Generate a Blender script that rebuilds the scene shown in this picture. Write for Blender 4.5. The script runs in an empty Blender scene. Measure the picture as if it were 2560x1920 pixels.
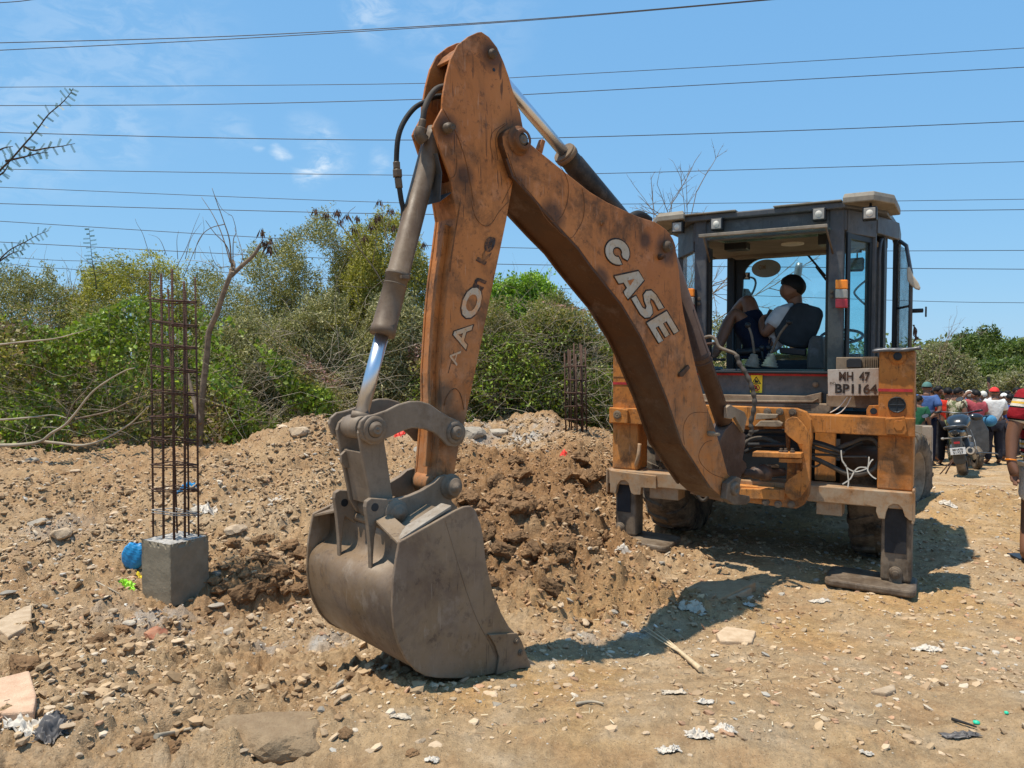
import bpy, math, random
import numpy as np
from mathutils import Vector, Matrix, Quaternion
random.seed(7); RNG = np.random.default_rng(11)
S = bpy.context.scene; COL = S.collection
# ---------------------------------------------------------------- camera, world, sun, exposure
F, CX, CY, CAMH = 1900.0, 1280.0, 960.0, 1.68
PIT = math.atan(65/1900); ca, sa = math.cos(PIT), math.sin(PIT)
CAM = Vector((0, 0, CAMH))
cd = bpy.data.cameras.new('camera'); co = bpy.data.objects.new('camera', cd); COL.objects.link(co)
co.location = CAM; co.rotation_euler = (math.pi/2-PIT, 0, 0)
cd.sensor_width = 36; cd.lens = 36*F/2560; cd.clip_start = .05; cd.clip_end = 2000
S.camera = co
SUN = Vector((-.28, -.08, 1)).normalized()
w = bpy.data.worlds.new('World'); S.world = w; w.use_nodes = True
wn = w.node_tree; bg = wn.nodes['Background']; bg.inputs[1].default_value = .15
sky = wn.nodes.new('ShaderNodeTexSky'); sky.sky_type = 'NISHITA'; sky.sun_disc = False
sky.sun_elevation = math.asin(SUN.z); sky.sun_rotation = math.atan2(SUN.x, SUN.y)
sky.air_density = 1.0; sky.dust_density = .15; sky.ozone_density = 3.5; sky.altitude = 0
def W(t, **k):
    n = wn.nodes.new(t)
    for a, b in k.items(): setattr(n, a, b)
    return n
geo = W('ShaderNodeTexCoord')
noi = W('ShaderNodeTexNoise'); noi.inputs['Scale'].default_value = 9; noi.inputs['Detail'].default_value = 6
mp = W('ShaderNodeMapping'); mp.inputs['Scale'].default_value = (1, 1, 2.2)
wn.links.new(geo.outputs['Generated'], mp.inputs[0]); wn.links.new(mp.outputs[0], noi.inputs[0])
def skydir(px, py): 
    d = Vector(((px-CX)/F, ca+(CY-py)/F*sa, -sa+(CY-py)/F*ca)); return d.normalized()
acc = None
for (px, py, rad, amp) in [(770, 392, .030, .75), (690, 372, .016, .55), (635, 373, .012, .4), (815, 338, .016, .4), (800, 370, .05, .22), (590, 335, .03, .16), (300, 330, .05, .15),
                           (930, 30, .045, .32), (955, 403, .02, .2), (60, 300, .12, .16), (1150, 60, .12, .1), (300, 80, .16, .12)]:
    v = W('ShaderNodeVectorMath', operation='DISTANCE'); v.inputs[1].default_value = skydir(px, py)
    nz = W('ShaderNodeMix', data_type='VECTOR'); nz.inputs[0].default_value = .09 if rad < .04 else .12
    wn.links.new(geo.outputs['Generated'], nz.inputs[4]); 
    off = W('ShaderNodeVectorMath', operation='SUBTRACT'); off.inputs[1].default_value = (.5, .5, .5); wn.links.new(noi.outputs['Color'], off.inputs[0])
    ml = W('ShaderNodeVectorMath', operation='MULTIPLY_ADD'); ml.inputs[1].default_value = (.07,)*3; wn.links.new(off.outputs[0], ml.inputs[0]); wn.links.new(geo.outputs['Generated'], ml.inputs[2])
    wn.links.new(ml.outputs[0], v.inputs[0])
    mr = W('ShaderNodeMapRange', interpolation_type='SMOOTHSTEP'); mr.inputs[1].default_value = rad; mr.inputs[2].default_value = rad*.2
    mr.inputs[3].default_value = 0; mr.inputs[4].default_value = amp
    wn.links.new(v.outputs['Value'], mr.inputs[0])
    if acc is None: acc = mr.outputs[0]
    else:
        m = W('ShaderNodeMath', operation='MAXIMUM'); wn.links.new(acc, m.inputs[0]); wn.links.new(mr.outputs[0], m.inputs[1]); acc = m.outputs[0]
mx = W('ShaderNodeMix', data_type='RGBA'); mx.inputs[7].default_value = (5.0, 5.6, 6.1, 1)
tint = W('ShaderNodeMix', data_type='RGBA', blend_type='MULTIPLY'); tint.inputs[0].default_value = 1; tint.inputs[7].default_value = (1.0, 1.0, 1.0, 1)
sp_ = W('ShaderNodeSeparateColor'); cb_ = W('ShaderNodeCombineColor'); wn.links.new(sky.outputs[0], sp_.inputs[0])
for i_, (e_, k_) in enumerate(((.44, 1.04), (.31, 2.08), (.19, 3.62))):
    p_ = W('ShaderNodeMath', operation='POWER'); p_.inputs[1].default_value = e_; q_ = W('ShaderNodeMath', operation='MULTIPLY'); q_.inputs[1].default_value = k_
    wn.links.new(sp_.outputs[i_], p_.inputs[0]); wn.links.new(p_.outputs[0], q_.inputs[0]); wn.links.new(q_.outputs[0], cb_.inputs[i_])
wn.links.new(cb_.outputs[0], tint.inputs[6])
n2_ = W('ShaderNodeTexNoise'); n2_.inputs['Scale'].default_value = 26; n2_.inputs['Detail'].default_value = 8; n2_.inputs['Roughness'].default_value = .62; n2_.inputs['Distortion'].default_value = .6; wn.links.new(mp.outputs[0], n2_.inputs[0])
r2_ = W('ShaderNodeMapRange', interpolation_type='SMOOTHSTEP'); r2_.inputs[1].default_value = .36; r2_.inputs[2].default_value = .64; r2_.inputs[3].default_value = .05; r2_.inputs[4].default_value = 1.25; wn.links.new(n2_.outputs[0], r2_.inputs[0])
m3_ = W('ShaderNodeMath', operation='MULTIPLY'); wn.links.new(acc, m3_.inputs[0]); wn.links.new(r2_.outputs[0], m3_.inputs[1]); acc = m3_.outputs[0]
wn.links.new(acc, mx.inputs[0]); wn.links.new(tint.outputs[2], mx.inputs[6]); wn.links.new(mx.outputs[2], bg.inputs[0])
SKYTINT = tint.inputs[7]
sl = bpy.data.lights.new('sun', 'SUN'); sl.energy = 4.9; sl.angle = math.radians(.6); sl.color = (1, .92, .79)
so = bpy.data.objects.new('sun', sl); COL.objects.link(so); so.rotation_euler = SUN.to_track_quat('Z', 'Y').to_euler(); so.location = (0, 0, 20)
S.view_settings.view_transform = 'Standard'; S.view_settings.look = 'None'; S.view_settings.gamma = 1; S.view_settings.exposure = .22
S.cycles.max_bounces = 8; S.cycles.transparent_max_bounces = 24; S.cycles.use_denoising = True

# ---------------------------------------------------------------- picture rays -> points in the place
def ray(px, py):
    x, y = (px-CX)/F, (CY-py)/F
    return Vector((x, ca+y*sa, -sa+y*ca))
def at(px, py, Y):
    d = ray(px, py); return CAM + d*(Y/d.y)
def onpl(px, py, p0, n):
    d = ray(px, py); return CAM + d*((Vector(p0)-CAM).dot(n)/d.dot(n))
FW = Vector((.5, .8660254, 0)); RT = Vector((.8660254, -.5, 0)); MC = Vector((1.867, 6.0025, 0)); UP = Vector((0, 0, 1))
def MP(x, y, z): return MC + RT*x + FW*y + UP*z          # machine coordinates: right, forward, up
def MF(px, py, ym): return onpl(px, py, MC+FW*ym, FW)
def ML(px, py, ym):
    p = MF(px, py, ym)-MC; return p.dot(RT), p.z
BF = Vector((1.45, 5.473, 0)); BU = Vector((-.75, -.6614, 0)); BN = Vector((.6614, -.75, 0))
def BPT(t, z, o=0): return BF + BU*t + UP*z + BN*o       # boom plane: outwards, up, sideways
def BX(px, py, o=0):
    p = onpl(px, py, BF+BN*o, BN); return (p-BF).dot(BU), p.z

# ---------------------------------------------------------------- mesh collecting
class MB:
    def __init__(s): s.v = []; s.f = []; s.sm = []
    def add(s, vs, fs, smooth=False):
        o = len(s.v); s.v += [tuple(v) for v in vs]; s.f += [tuple(i+o for i in f) for f in fs]; s.sm += [smooth]*len(fs); return s
    def box(s, c, hx, hy, hz):                            # centre and three half-extent vectors
        c, hx, hy, hz = Vector(c), Vector(hx), Vector(hy), Vector(hz)
        vs = [c+hx*i+hy*j+hz*k for i in (-1, 1) for j in (-1, 1) for k in (-1, 1)]
        return s.add(vs, [(0, 1, 3, 2), (4, 6, 7, 5), (0, 4, 5, 1), (2, 3, 7, 6), (0, 2, 6, 4), (1, 5, 7, 3)])
    def bx(s, x0, x1, y0, y1, z0, z1):                    # box in machine coordinates
        return s.box(MP((x0+x1)/2, (y0+y1)/2, (z0+z1)/2), RT*((x1-x0)/2), FW*((y1-y0)/2), UP*((z1-z0)/2))
    def wb(s, x0, x1, y0, y1, z0, z1):
        return s.box(((x0+x1)/2, (y0+y1)/2, (z0+z1)/2), ((x1-x0)/2, 0, 0), (0, (y1-y0)/2, 0), (0, 0, (z1-z0)/2))
    def prism(s, pts, d, smooth=False):                   # polygon of 3-D points extruded by vector d
        n = len(pts); d = Vector(d); pts = [Vector(p) for p in pts]
        vs = pts+[p+d for p in pts]
        fs = [tuple(range(n)), tuple(range(2*n-1, n-1, -1))]
        s.add(vs, fs)
        o = len(s.v)-2*n
        for i in range(n):
            j = (i+1) % n; s.f.append((o+i, o+n+i, o+n+j, o+j)); s.sm.append(smooth)
        return s
    def bplate(s, px, o, w, onoff=None, smooth=False):    # outline in the picture, put on the boom plane at offset o, w thick (away from camera)
        q = [BX(x, y, o if onoff is None else onoff) for x, y in px]
        return s.prism([BPT(t, z, o) for t, z in q], -BN*w, smooth)
    def tube(s, pts, r, n=8, cap=True, smooth=True):
        pts = [Vector(p) for p in pts]; m = len(pts)
        rs = r if isinstance(r, (list, tuple)) else [r]*m
        vs = []; prev = None
        for i, p in enumerate(pts):
            t = (pts[min(i+1, m-1)]-pts[max(i-1, 0)]).normalized()
            if prev is None:
                a = t.orthogonal().normalized()
            else:
                a = (prev - t*prev.dot(t))
                a = a.normalized() if a.length > 1e-6 else t.orthogonal().normalized()
            prev = a; b = t.cross(a)
            for k in range(n):
                q = 2*math.pi*k/n; vs.append(p+(a*math.cos(q)+b*math.sin(q))*rs[i])
        fs = [(i*n+k, i*n+(k+1) % n, (i+1)*n+(k+1) % n, (i+1)*n+k) for i in range(m-1) for k in range(n)]
        s.add(vs, fs, smooth)
        if cap: s.add(vs[:n], [tuple(range(n-1, -1, -1))]); s.add(vs[-n:], [tuple(range(n))])
        return s
    def cyl(s, a, b, r, n=20, r2=None): return s.tube([a, b], [r, r if r2 is None else r2], n)
    def lathe(s, o, ax, prof, n=24, smooth=True):         # prof: (radius, distance along ax)
        ax = Vector(ax).normalized(); a = ax.orthogonal().normalized(); b = ax.cross(a); o = Vector(o)
        vs = [o+ax*h+(a*math.cos(2*math.pi*k/n)+b*math.sin(2*math.pi*k/n))*r for r, h in prof for k in range(n)]
        fs = [(i*n+k, i*n+(k+1) % n, (i+1)*n+(k+1) % n, (i+1)*n+k) for i in range(len(prof)-1) for k in range(n)]
        return s.add(vs, fs, smooth)
    def ball(s, c, r, n=12, sc=(1, 1, 1)):
        c = Vector(c); vs = []; m = n//2
        for i in range(m+1):
            a = math.pi*i/m
            for k in range(n):
                b = 2*math.pi*k/n
                vs.append((c.x+r*sc[0]*math.sin(a)*math.cos(b), c.y+r*sc[1]*math.sin(a)*math.sin(b), c.z+r*sc[2]*math.cos(a)))
        return s.add(vs, [(i*n+k, (i+1)*n+k, (i+1)*n+(k+1) % n, i*n+(k+1) % n) for i in range(m) for k in range(n)], True)

def tag(o, label=None, cat=None, group=None, kind=None):
    if label: o['label'] = label
    if cat: o['category'] = cat
    if group: o['group'] = group
    if kind: o['kind'] = kind
    return o
WL = {}
def thing(name, loc, label, cat, group=None):
    e = bpy.data.objects.new(name, None); COL.objects.link(e); e.location = loc; e.empty_display_size = .2
    WL[e] = Vector(loc); return tag(e, label, cat, group)
def link_mesh(name, me, mat, parent, c, bevel=0):
    if mat:
        for m in (mat if isinstance(mat, (list, tuple)) else [mat]): me.materials.append(m)
    o = bpy.data.objects.new(name, me); COL.objects.link(o); WL[o] = Vector(c)
    if parent: o.parent = parent; o.location = Vector(c)-WL[parent]
    else: o.location = c
    if bevel:
        b = o.modifiers.new('bevel', 'BEVEL'); b.width = bevel; b.segments = 2; b.limit_method = 'ANGLE'; b.angle_limit = math.radians(35); b.harden_normals = False
    return o
def obj(name, mb, mat, parent=None, bevel=0, base=False, label=None, cat=None, group=None, kind=None):
    v = np.array(mb.v, dtype=float); c = (v.min(0)+v.max(0))/2
    if base: c[2] = v[:, 2].min()
    me = bpy.data.meshes.new(name); me.from_pydata((v-c).tolist(), [], mb.f); 
    me.polygons.foreach_set('use_smooth', mb.sm); me.update()
    import bmesh
    bm = bmesh.new(); bm.from_mesh(me); bmesh.ops.remove_doubles(bm, verts=bm.verts, dist=1e-6); bmesh.ops.recalc_face_normals(bm, faces=bm.faces); bm.to_mesh(me); bm.free()
    return tag(link_mesh(name, me, mat, parent, c, bevel), label, cat, group, kind)
def np_mesh(name, verts, faces, mat, parent=None, smooth=False, colattr=None, base=True, **k):
    """verts (n,3) array, faces (m,4) or (m,3) array; colattr (n,3)"""
    v = np.asarray(verts, dtype=np.float32); c = (v.min(0)+v.max(0))/2
    if base: c[2] = v[:, 2].min()
    f = np.asarray(faces, dtype=np.int32); m, q = f.shape
    me = bpy.data.meshes.new(name); me.vertices.add(len(v)); me.vertices.foreach_set('co', (v-c).ravel())
    me.loops.add(m*q); me.loops.foreach_set('vertex_index', f.ravel())
    me.polygons.add(m); me.polygons.foreach_set('loop_start', np.arange(0, m*q, q, dtype=np.int32)); 
    me.polygons.foreach_set('use_smooth', np.full(m, smooth))
    if colattr is not None:
        a = me.color_attributes.new('col', 'FLOAT_COLOR', 'POINT'); cc = np.ones((len(v), 4), np.float32); cc[:, :3] = colattr; a.data.foreach_set('color', cc.ravel())
    me.update(); me.validate()
    o = link_mesh(name, me, mat, parent, [float(x) for x in c]); return tag(o, **k)

# ---------------------------------------------------------------- noise in numpy
def _h(ix, iy, s):
    n = (ix.astype(np.int64)*374761393 + iy.astype(np.int64)*668265263 + s*974634777) & 0x7fffffff
    n = ((n ^ (n >> 13))*1274126177) & 0x7fffffff
    return ((n ^ (n >> 16)) & 0xffff)/65535.0
def vnoise(x, y, s=0):
    ix, iy = np.floor(x), np.floor(y); fx, fy = x-ix, y-iy
    fx = fx*fx*fx*(fx*(fx*6-15)+10); fy = fy*fy*fy*(fy*(fy*6-15)+10)
    a = _h(ix, iy, s); b = _h(ix+1, iy, s); c = _h(ix, iy+1, s); d = _h(ix+1, iy+1, s)
    return (a*(1-fx)+b*fx)*(1-fy)+(c*(1-fx)+d*fx)*fy
def fbm(x, y, o=4, s=0, g=.5):
    t = 0; a = 1; n = 0
    for i in range(o):
        t = t+a*(vnoise(x*2**i+i*7.3, y*2**i-i*3.1, s+i)-.5); n += a; a *= g
    return t/n*2
def worley(x, y, s=0):
    ix, iy = np.floor(x), np.floor(y); d1 = np.full(x.shape, 9.); cid = np.zeros(x.shape)
    for i in (-1, 0, 1):
        for j in (-1, 0, 1):
            cx, cy = ix+i, iy+j
            dx = cx+_h(cx, cy, s)-x; dy = cy+_h(cx, cy, s+5)-y; d = dx*dx+dy*dy
            k = d < d1; d1 = np.where(k, d, d1); cid = np.where(k, _h(cx, cy, s+9), cid)
    return np.sqrt(d1), cid
def sm(x, a, b):
    t = np.clip((x-a)/(b-a), 0, 1); return t*t*(3-2*t)

# ---------------------------------------------------------------- materials
class NT:
    def __init__(s, name):
        s.m = bpy.data.materials.new(name); s.m.use_nodes = True; s.t = s.m.node_tree; s.b = s.t.nodes['Principled BSDF']; s.out = s.t.nodes['Material Output']
        g = s.t.nodes.new('ShaderNodeNewGeometry'); s.pos = g.outputs['Position']; s.geo = g
    def n(s, t, **k):
        x = s.t.nodes.new(t)
        for a, b in k.items(): setattr(x, a, b)
        return x
    def l(s, a, b): s.t.links.new(a, b)
    def setv(s, inp, v):
        if hasattr(v, 'links'): s.l(v, inp)
        elif isinstance(v, (tuple, list)) and len(v) == 3 and len(inp.default_value) == 4: inp.default_value = (*v, 1)
        else: inp.default_value = v
    def noise(s, sc, det=5, ro=.6, vec=None, dist=0):
        x = s.n('ShaderNodeTexNoise'); x.inputs['Scale'].default_value = sc; x.inputs['Detail'].default_value = det; x.inputs['Roughness'].default_value = ro; x.inputs['Distortion'].default_value = dist
        s.l(vec or s.pos, x.inputs[0]); return x
    def mapv(s, scale=(1, 1, 1), rot=(0, 0, 0), vec=None):
        x = s.n('ShaderNodeMapping'); x.inputs['Scale'].default_value = scale; x.inputs['Rotation'].default_value = rot; s.l(vec or s.pos, x.inputs[0]); return x.outputs[0]
    def rng(s, v, a, b, c=0., d=1.):
        x = s.n('ShaderNodeMapRange'); s.setv(x.inputs[0], v)
        for i, q in enumerate((a, b, c, d)): x.inputs[i+1].default_value = q
        return x.outputs[0]
    def mix(s, f, a, b, mode='MIX'):
        x = s.n('ShaderNodeMix', data_type='RGBA', blend_type=mode); s.setv(x.inputs[0], f); s.setv(x.inputs[6], a); s.setv(x.inputs[7], b); return x.outputs[2]
    def math(s, op, a, b=0.):
        x = s.n('ShaderNodeMath', operation=op); s.setv(x.inputs[0], a); s.setv(x.inputs[1], b); return x.outputs[0]
    def bump(s, h, st=.3, d=.01):
        x = s.n('ShaderNodeBump'); x.inputs['Strength'].default_value = st; x.inputs['Distance'].default_value = d; s.l(h, x.inputs['Height']); s.l(x.outputs[0], s.b.inputs['Normal']); return x
    def fin(s, col=None, rough=None, metal=None, spec=None):
        if col is not None: s.setv(s.b.inputs['Base Color'], col)
        if rough is not None: s.setv(s.b.inputs['Roughness'], rough)
        if metal is not None: s.setv(s.b.inputs['Metallic'], metal)
        if spec is not None: s.b.inputs['Specular IOR Level'].default_value = spec
        return s.m
def plain(name, col, rough=.6, metal=0, var=.25, sc=8, spec=.4, bump=0, bs=60):
    t = NT(name); n = t.noise(sc, 6, .65)
    c = t.mix(t.rng(n.outputs[0], .3, .7), tuple(x*(1-var) for x in col), tuple(min(1, x*(1+var)) for x in col))
    if bump: t.bump(t.noise(bs, 5).outputs[0], bump, .01)
    return t.fin(c, rough, metal, spec)
def paint(name, base, grime=(.035, .018, .010), dust=(.34, .25, .16), ga=.5, gs=2.4, dustz=(.2, 1.5), da=.5, scr=.8, rough=.5, spots=.5, warm=None, lite=.35, pins=()):
    t = NT(name); sc3 = lambda c, k: tuple(min(1, x*k) for x in c)
    n1 = t.noise(gs, 12, .74, dist=.3); n2 = t.noise(gs*6.5, 10, .78); n3 = t.noise(.9, 5, .6); n4 = t.noise(gs*2.1, 8, .7, vec=t.mapv((1, 1, 1), (0, 0, 1)))
    c = t.mix(t.rng(n3.outputs[0], .35, .65), base, warm or tuple(x*k for x, k in zip(base, (.66, .55, .42))))
    st = t.noise(1, 8, .7, vec=t.mapv((gs*3.2, gs*3.2, gs*1.1)), dist=.5)                         # runs and stains
    c = t.mix(t.math('MULTIPLY', t.rng(st.outputs[0], .50, .68), min(1, ga*.75)), c, tuple(x*.42+y*.5 for x, y in zip(base, grime)))
    c = t.mix(t.math('MULTIPLY', t.rng(n1.outputs[0], .49, .62), min(1, ga*1.25)), c, tuple(x*.18+y*1.5 for x, y in zip(base, grime)))
    c = t.mix(t.math('MULTIPLY', t.rng(n4.outputs[0], .56, .66), lite), c, tuple(min(1, x*.9+.10) for x in base))   # rubbed pale patches
    c = t.mix(t.math('MULTIPLY', t.rng(n2.outputs[0], .555, .61), spots), c, grime)
    for i, ((rx, ry, rz), sc, th) in enumerate((((.9, .5, .2), 46, .695), ((1.4, .5, .2), 60, .70), ((.2, 1.3, .5), 40, .69), ((.7, 1.5, 2.0), 70, .70), ((1.0, -1.0, 1.0), 50, .695))):
        ln = t.rng(t.noise(1, 2, .5, vec=t.mapv((sc, sc, sc*.09), (rx, ry, rz))).outputs[0], th-.012, th+.012)
        mk = t.rng(t.noise(1.6+.3*i, 4).outputs[0], .42, .54)
        c = t.mix(t.math('MULTIPLY', t.math('MULTIPLY', ln, mk), scr*.7 if i % 2 == 0 else scr*.5), c, grime if i % 2 == 0 else tuple(min(1, x*.5+.22*k) for x, k in zip(base, (1, .86, .7))))
    for (pt, rad) in pins:                                                               # old grease spread round the pins
        vm = t.n('ShaderNodeVectorMath', operation='DISTANCE'); t.l(t.pos, vm.inputs[0]); vm.inputs[1].default_value = pt
        dd_ = t.math('ADD', vm.outputs['Value'], t.math('MULTIPLY', t.math('SUBTRACT', n1.outputs[0], .5), rad*1.6))
        c = t.mix(t.rng(dd_, rad, rad*.45, 0, .8), c, tuple(x*1.3 for x in grime))
    zz = t.n('ShaderNodeSeparateXYZ'); t.l(t.pos, zz.inputs[0])
    dz = t.math('MULTIPLY', t.rng(zz.outputs[2], dustz[1], dustz[0]), t.rng(t.noise(4.1, 11, .76).outputs[0], .40, .60))
    c = t.mix(t.math('MULTIPLY', dz, da), c, dust)
    t.bump(n2.outputs[0], .25, .004)
    return t.fin(c, t.rng(n1.outputs[0], .3, .7, rough-.08, rough+.25), 0, .3)

ORANGE = (.57, .222, .062)
M = {}
_o = .14; _bp = lambda x, y, o=.137: tuple(BPT(*BX(x, y, o), o))
M['boom'] = paint('boom_paint', ORANGE, pins=[(_bp(1297, 352), .13), (_bp(1668, 622), .12), (_bp(1612, 600), .07), (_bp(1839, 1222), .16), (_bp(1380, 540), .11), (_bp(1500, 700), .09), (_bp(1290, 470), .12), (_bp(1790, 1050), .12)], ga=.8, da=.75, dustz=(.7, 2.1), gs=2.6, dust=(.30, .20, .12))
M['dip'] = paint('dipper_paint', ORANGE, pins=[(_bp(1228, 136, .095), .10), (_bp(1116, 322, .095), .09), (_bp(1139, 1082, .095), .16), (_bp(1160, 440, .095), .08), (_bp(1297, 352, .095), .17), (_bp(1110, 990, .095), .08)], ga=.72, da=.55, dustz=(.9, 2.2), gs=2.6, scr=1)
M['dipd'] = plain('grimy_weld', (.16, .065, .022), .8, 0, .5, 20)
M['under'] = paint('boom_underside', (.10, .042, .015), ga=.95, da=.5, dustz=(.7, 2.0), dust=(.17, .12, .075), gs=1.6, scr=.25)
M['frame'] = paint('frame_paint', (.62, .25, .055), ga=.75, da=.6, dustz=(.1, 1.25), gs=3.2)
M['beam'] = paint('lower_beam_paint', (.42, .23, .10), ga=.5, da=.95, dustz=(1.1, 1.9), dust=(.36, .27, .18), gs=3)
M['steel'] = paint('dusty_steel', (.125, .095, .07), (.035, .025, .018), (.25, .195, .14), ga=.5, da=.75, dustz=(1.4, 3.4), scr=.45, spots=.3, rough=.5)
M['bucket'] = paint('bucket_steel', (.25, .178, .110), (.05, .032, .025), (.25, .19, .14), ga=.6, da=.5, dustz=(1.4, 3.4), scr=.75, spots=.55, gs=2.6, rough=.45, lite=.5)
M['worn'] = paint('scraped_steel', (.34, .29, .23), (.08, .05, .03), (.3, .24, .17), ga=.5, da=.3, scr=.6, spots=.4, gs=5, rough=.35, lite=.7)
M['link'] = paint('link_steel', (.21, .158, .110), (.05, .035, .025), (.28, .215, .155), ga=.5, da=.6, dustz=(1.4, 3.4), scr=.3, spots=.25, rough=.5)
M['cyl'] = paint('cylinder_body', (.15, .105, .07), (.03, .02, .015), (.19, .14, .095), ga=.4, da=.8, dustz=(2.9, 5.5), scr=.3, spots=.2, rough=.45)
M['cylb'] = paint('black_cylinder', (.022, .022, .024), (.01, .01, .01), (.12, .10, .08), ga=.4, da=.45, dustz=(2.5, 5), scr=.2, spots=.2, rough=.4)
M['cylr'] = paint('brown_cylinder', (.085, .05, .036), (.03, .02, .015), (.17, .12, .09), ga=.4, da=.4, dustz=(1.5, 3), scr=.3, rough=.45)
M['chrome'] = plain('chrome_rod', (.64, .68, .74), .36, 1, .06, 6)
M['cab'] = paint('cab_paint', (.072, .080, .094), (.015, .015, .016), (.24, .21, .17), ga=.3, da=.45, dustz=(1.2, 3.6), scr=.3, spots=.35, rough=.4)
M['cabdark'] = plain('cab_dark_trim', (.014, .018, .022), .5, 0, .4, 5)
M['roof'] = paint('roof_cap', (.20, .185, .155), (.12, .10, .08), (.42, .36, .28), ga=.6, da=.6, dustz=(2, 5), scr=.3, rough=.6)
M['lining'] = plain('roof_lining', (.20, .165, .13), .9, 0, .2, 4)
M['panel'] = paint('grey_panel', (.10, .115, .13), (.035, .035, .035), (.30, .25, .19), ga=.4, da=.7, dustz=(.9, 1.75), scr=.5, rough=.45)
M['dusty'] = paint('dusty_panel', (.24, .18, .12), (.06, .04, .03), (.38, .29, .20), ga=.5, da=.8, dustz=(1.1, 2), scr=.3, rough=.65)
M['rub'] = plain('rubber', (.022, .021, .020), .75, 0, .4, 10, .3, .3, 40)
M['hose'] = plain('dusty_hose', (.075, .062, .050), .75, 0, .45, 9, .3)
M['tyre'] = paint('dusty_tyre', (.040, .036, .032), (.015, .013, .012), (.26, .20, .14), ga=.3, da=.85, dustz=(.6, 1.9), scr=0, spots=.2, rough=.8)
M['pad'] = plain('black_wear_pad', (.030, .030, .033), .8, 0, .35, 6, .3, .3, 30)
M['black'] = plain('black_plastic', (.014, .015, .017), .45, 0, .3, 12)
M['seat'] = plain('seat_cloth', (.020, .026, .032), .8, 0, .4, 6, .3)
M['redp'] = plain('red_stripe', (.42, .025, .03), .5, 0, .35, 14)
M['redl'] = plain('red_lens', (.40, .03, .04), .25, 0, .2, 20)
M['amb'] = plain('amber_lens', (.95, .26, .02), .2, 0, .15, 20)
M['cll'] = plain('clear_lens', (.33, .30, .26), .25, 0, .2, 20)
M['yel'] = plain('yellow_label', (.80, .62, .03), .5, 0, .2, 12)
M['wht'] = plain('worn_white', (.62, .58, .50), .6, 0, .25, 14)
M['letw'] = paint('letter_white', (.62, .60, .54), (.25, .16, .08), (.5, .4, .3), ga=.8, gs=5, da=.2, scr=.9, spots=.6)
M['letk'] = paint('letter_black', (.022, .018, .016), (.12, .05, .02), (.2, .12, .07), ga=.35, gs=8, da=.2, scr=.5, spots=.7)
M['plate'] = paint('number_plate', (.52, .47, .42), (.16, .09, .05), (.4, .3, .2), ga=.45, gs=7, da=.2, scr=.2, spots=.3)
M['rust'] = plain('rusty_bar', (.085, .045, .030), .8, 0, .4, 25, .3, .4, 120)
M['conc'] = plain('fresh_concrete', (.24, .20, .14), .85, 0, .2, 9, .2, .35, 45)
M['conct'] = plain('rough_concrete', (.40, .37, .33), .9, 0, .25, 14, .2, .9, 50)
def glass(name, col, refl=.06, dirt=.1, dc=(.5, .55, .55)):
    t = NT(name); nt = t.t; nt.nodes.remove(t.b)
    tr = t.n('ShaderNodeBsdfTransparent'); tr.inputs[0].default_value = (*col, 1); gl = t.n('ShaderNodeBsdfGlossy'); gl.inputs['Roughness'].default_value = .03
    df = t.n('ShaderNodeBsdfDiffuse'); df.inputs[0].default_value = (*dc, 1)
    m1 = t.n('ShaderNodeMixShader'); m1.inputs[0].default_value = refl; t.l(tr.outputs[0], m1.inputs[1]); t.l(gl.outputs[0], m1.inputs[2])
    m2 = t.n('ShaderNodeMixShader'); t.l(t.rng(t.noise(6, 8, .7).outputs[0], .35, .8, dirt*.4, dirt*2), m2.inputs[0]); t.l(m1.outputs[0], m2.inputs[1]); t.l(df.outputs[0], m2.inputs[2])
    t.l(m2.outputs[0], t.out.inputs[0]); return t.m
M['steelp'] = plain('exhaust_steel', (.30, .30, .29), .4, .6, .3, 9)
M['pale'] = paint('loader_bucket_paint', (.44, .42, .38), (.20, .13, .07), (.36, .28, .2), ga=.6, da=.4, dustz=(0, 1.2), scr=.4)
M['black2'] = plain('black_sheet', (.10, .10, .105), .35, 0, .4, 14)
M['sticker'] = plain('faded_sticker', (.22, .24, .22), .6, 0, .15, 9)
M['mir'] = plain('mirror_face', (.20, .26, .20), .1, .6, .5, 12)
M['glass'] = glass('tinted_glass', (.80, .95, .97), .05, .03)
M['glassd'] = glass('dusty_glass', (.62, .84, .86), .07, .16, (.42, .46, .46))
M['glassv'] = glass('film_reflection_glass', (.80, .87, .88), .10, .28, (.62, .66, .68))
# text as flat geometry
def glyphs(s, size=1.0, bold=0.0):
    c = bpy.data.curves.new('t', 'FONT'); c.body = s; c.size = size; c.align_x = 'CENTER'; c.align_y = 'CENTER'; c.offset = bold; c.resolution_u = 3
    o = bpy.data.objects.new('t', c); COL.objects.link(o); bpy.context.view_layer.update()
    me = o.to_mesh(); v = [tuple(q.co) for q in me.vertices]; f = [tuple(p.vertices) for p in me.polygons]; o.to_mesh_clear(); bpy.data.objects.remove(o); bpy.data.curves.remove(c)
    xs = [q[0] for q in v]; ys = [q[1] for q in v]; w_, h_ = max(xs)-min(xs), max(ys)-min(ys); cx, cy = (max(xs)+min(xs))/2, (max(ys)+min(ys))/2
    return [((a-cx)/w_, (b-cy)/h_) for a, b, _ in v], f
def decal(mb, s, c, ex, ey, nrm, off=.002, bold=.02):      # lettering fitted into the rectangle c +- ex/2 +- ey/2
    v, f = glyphs(s, 1, bold); c, ex, ey, nrm = Vector(c), Vector(ex), Vector(ey), Vector(nrm).normalized()
    mb.add([c+ex*a+ey*b+nrm*off for a, b in v], f); return mb
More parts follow.
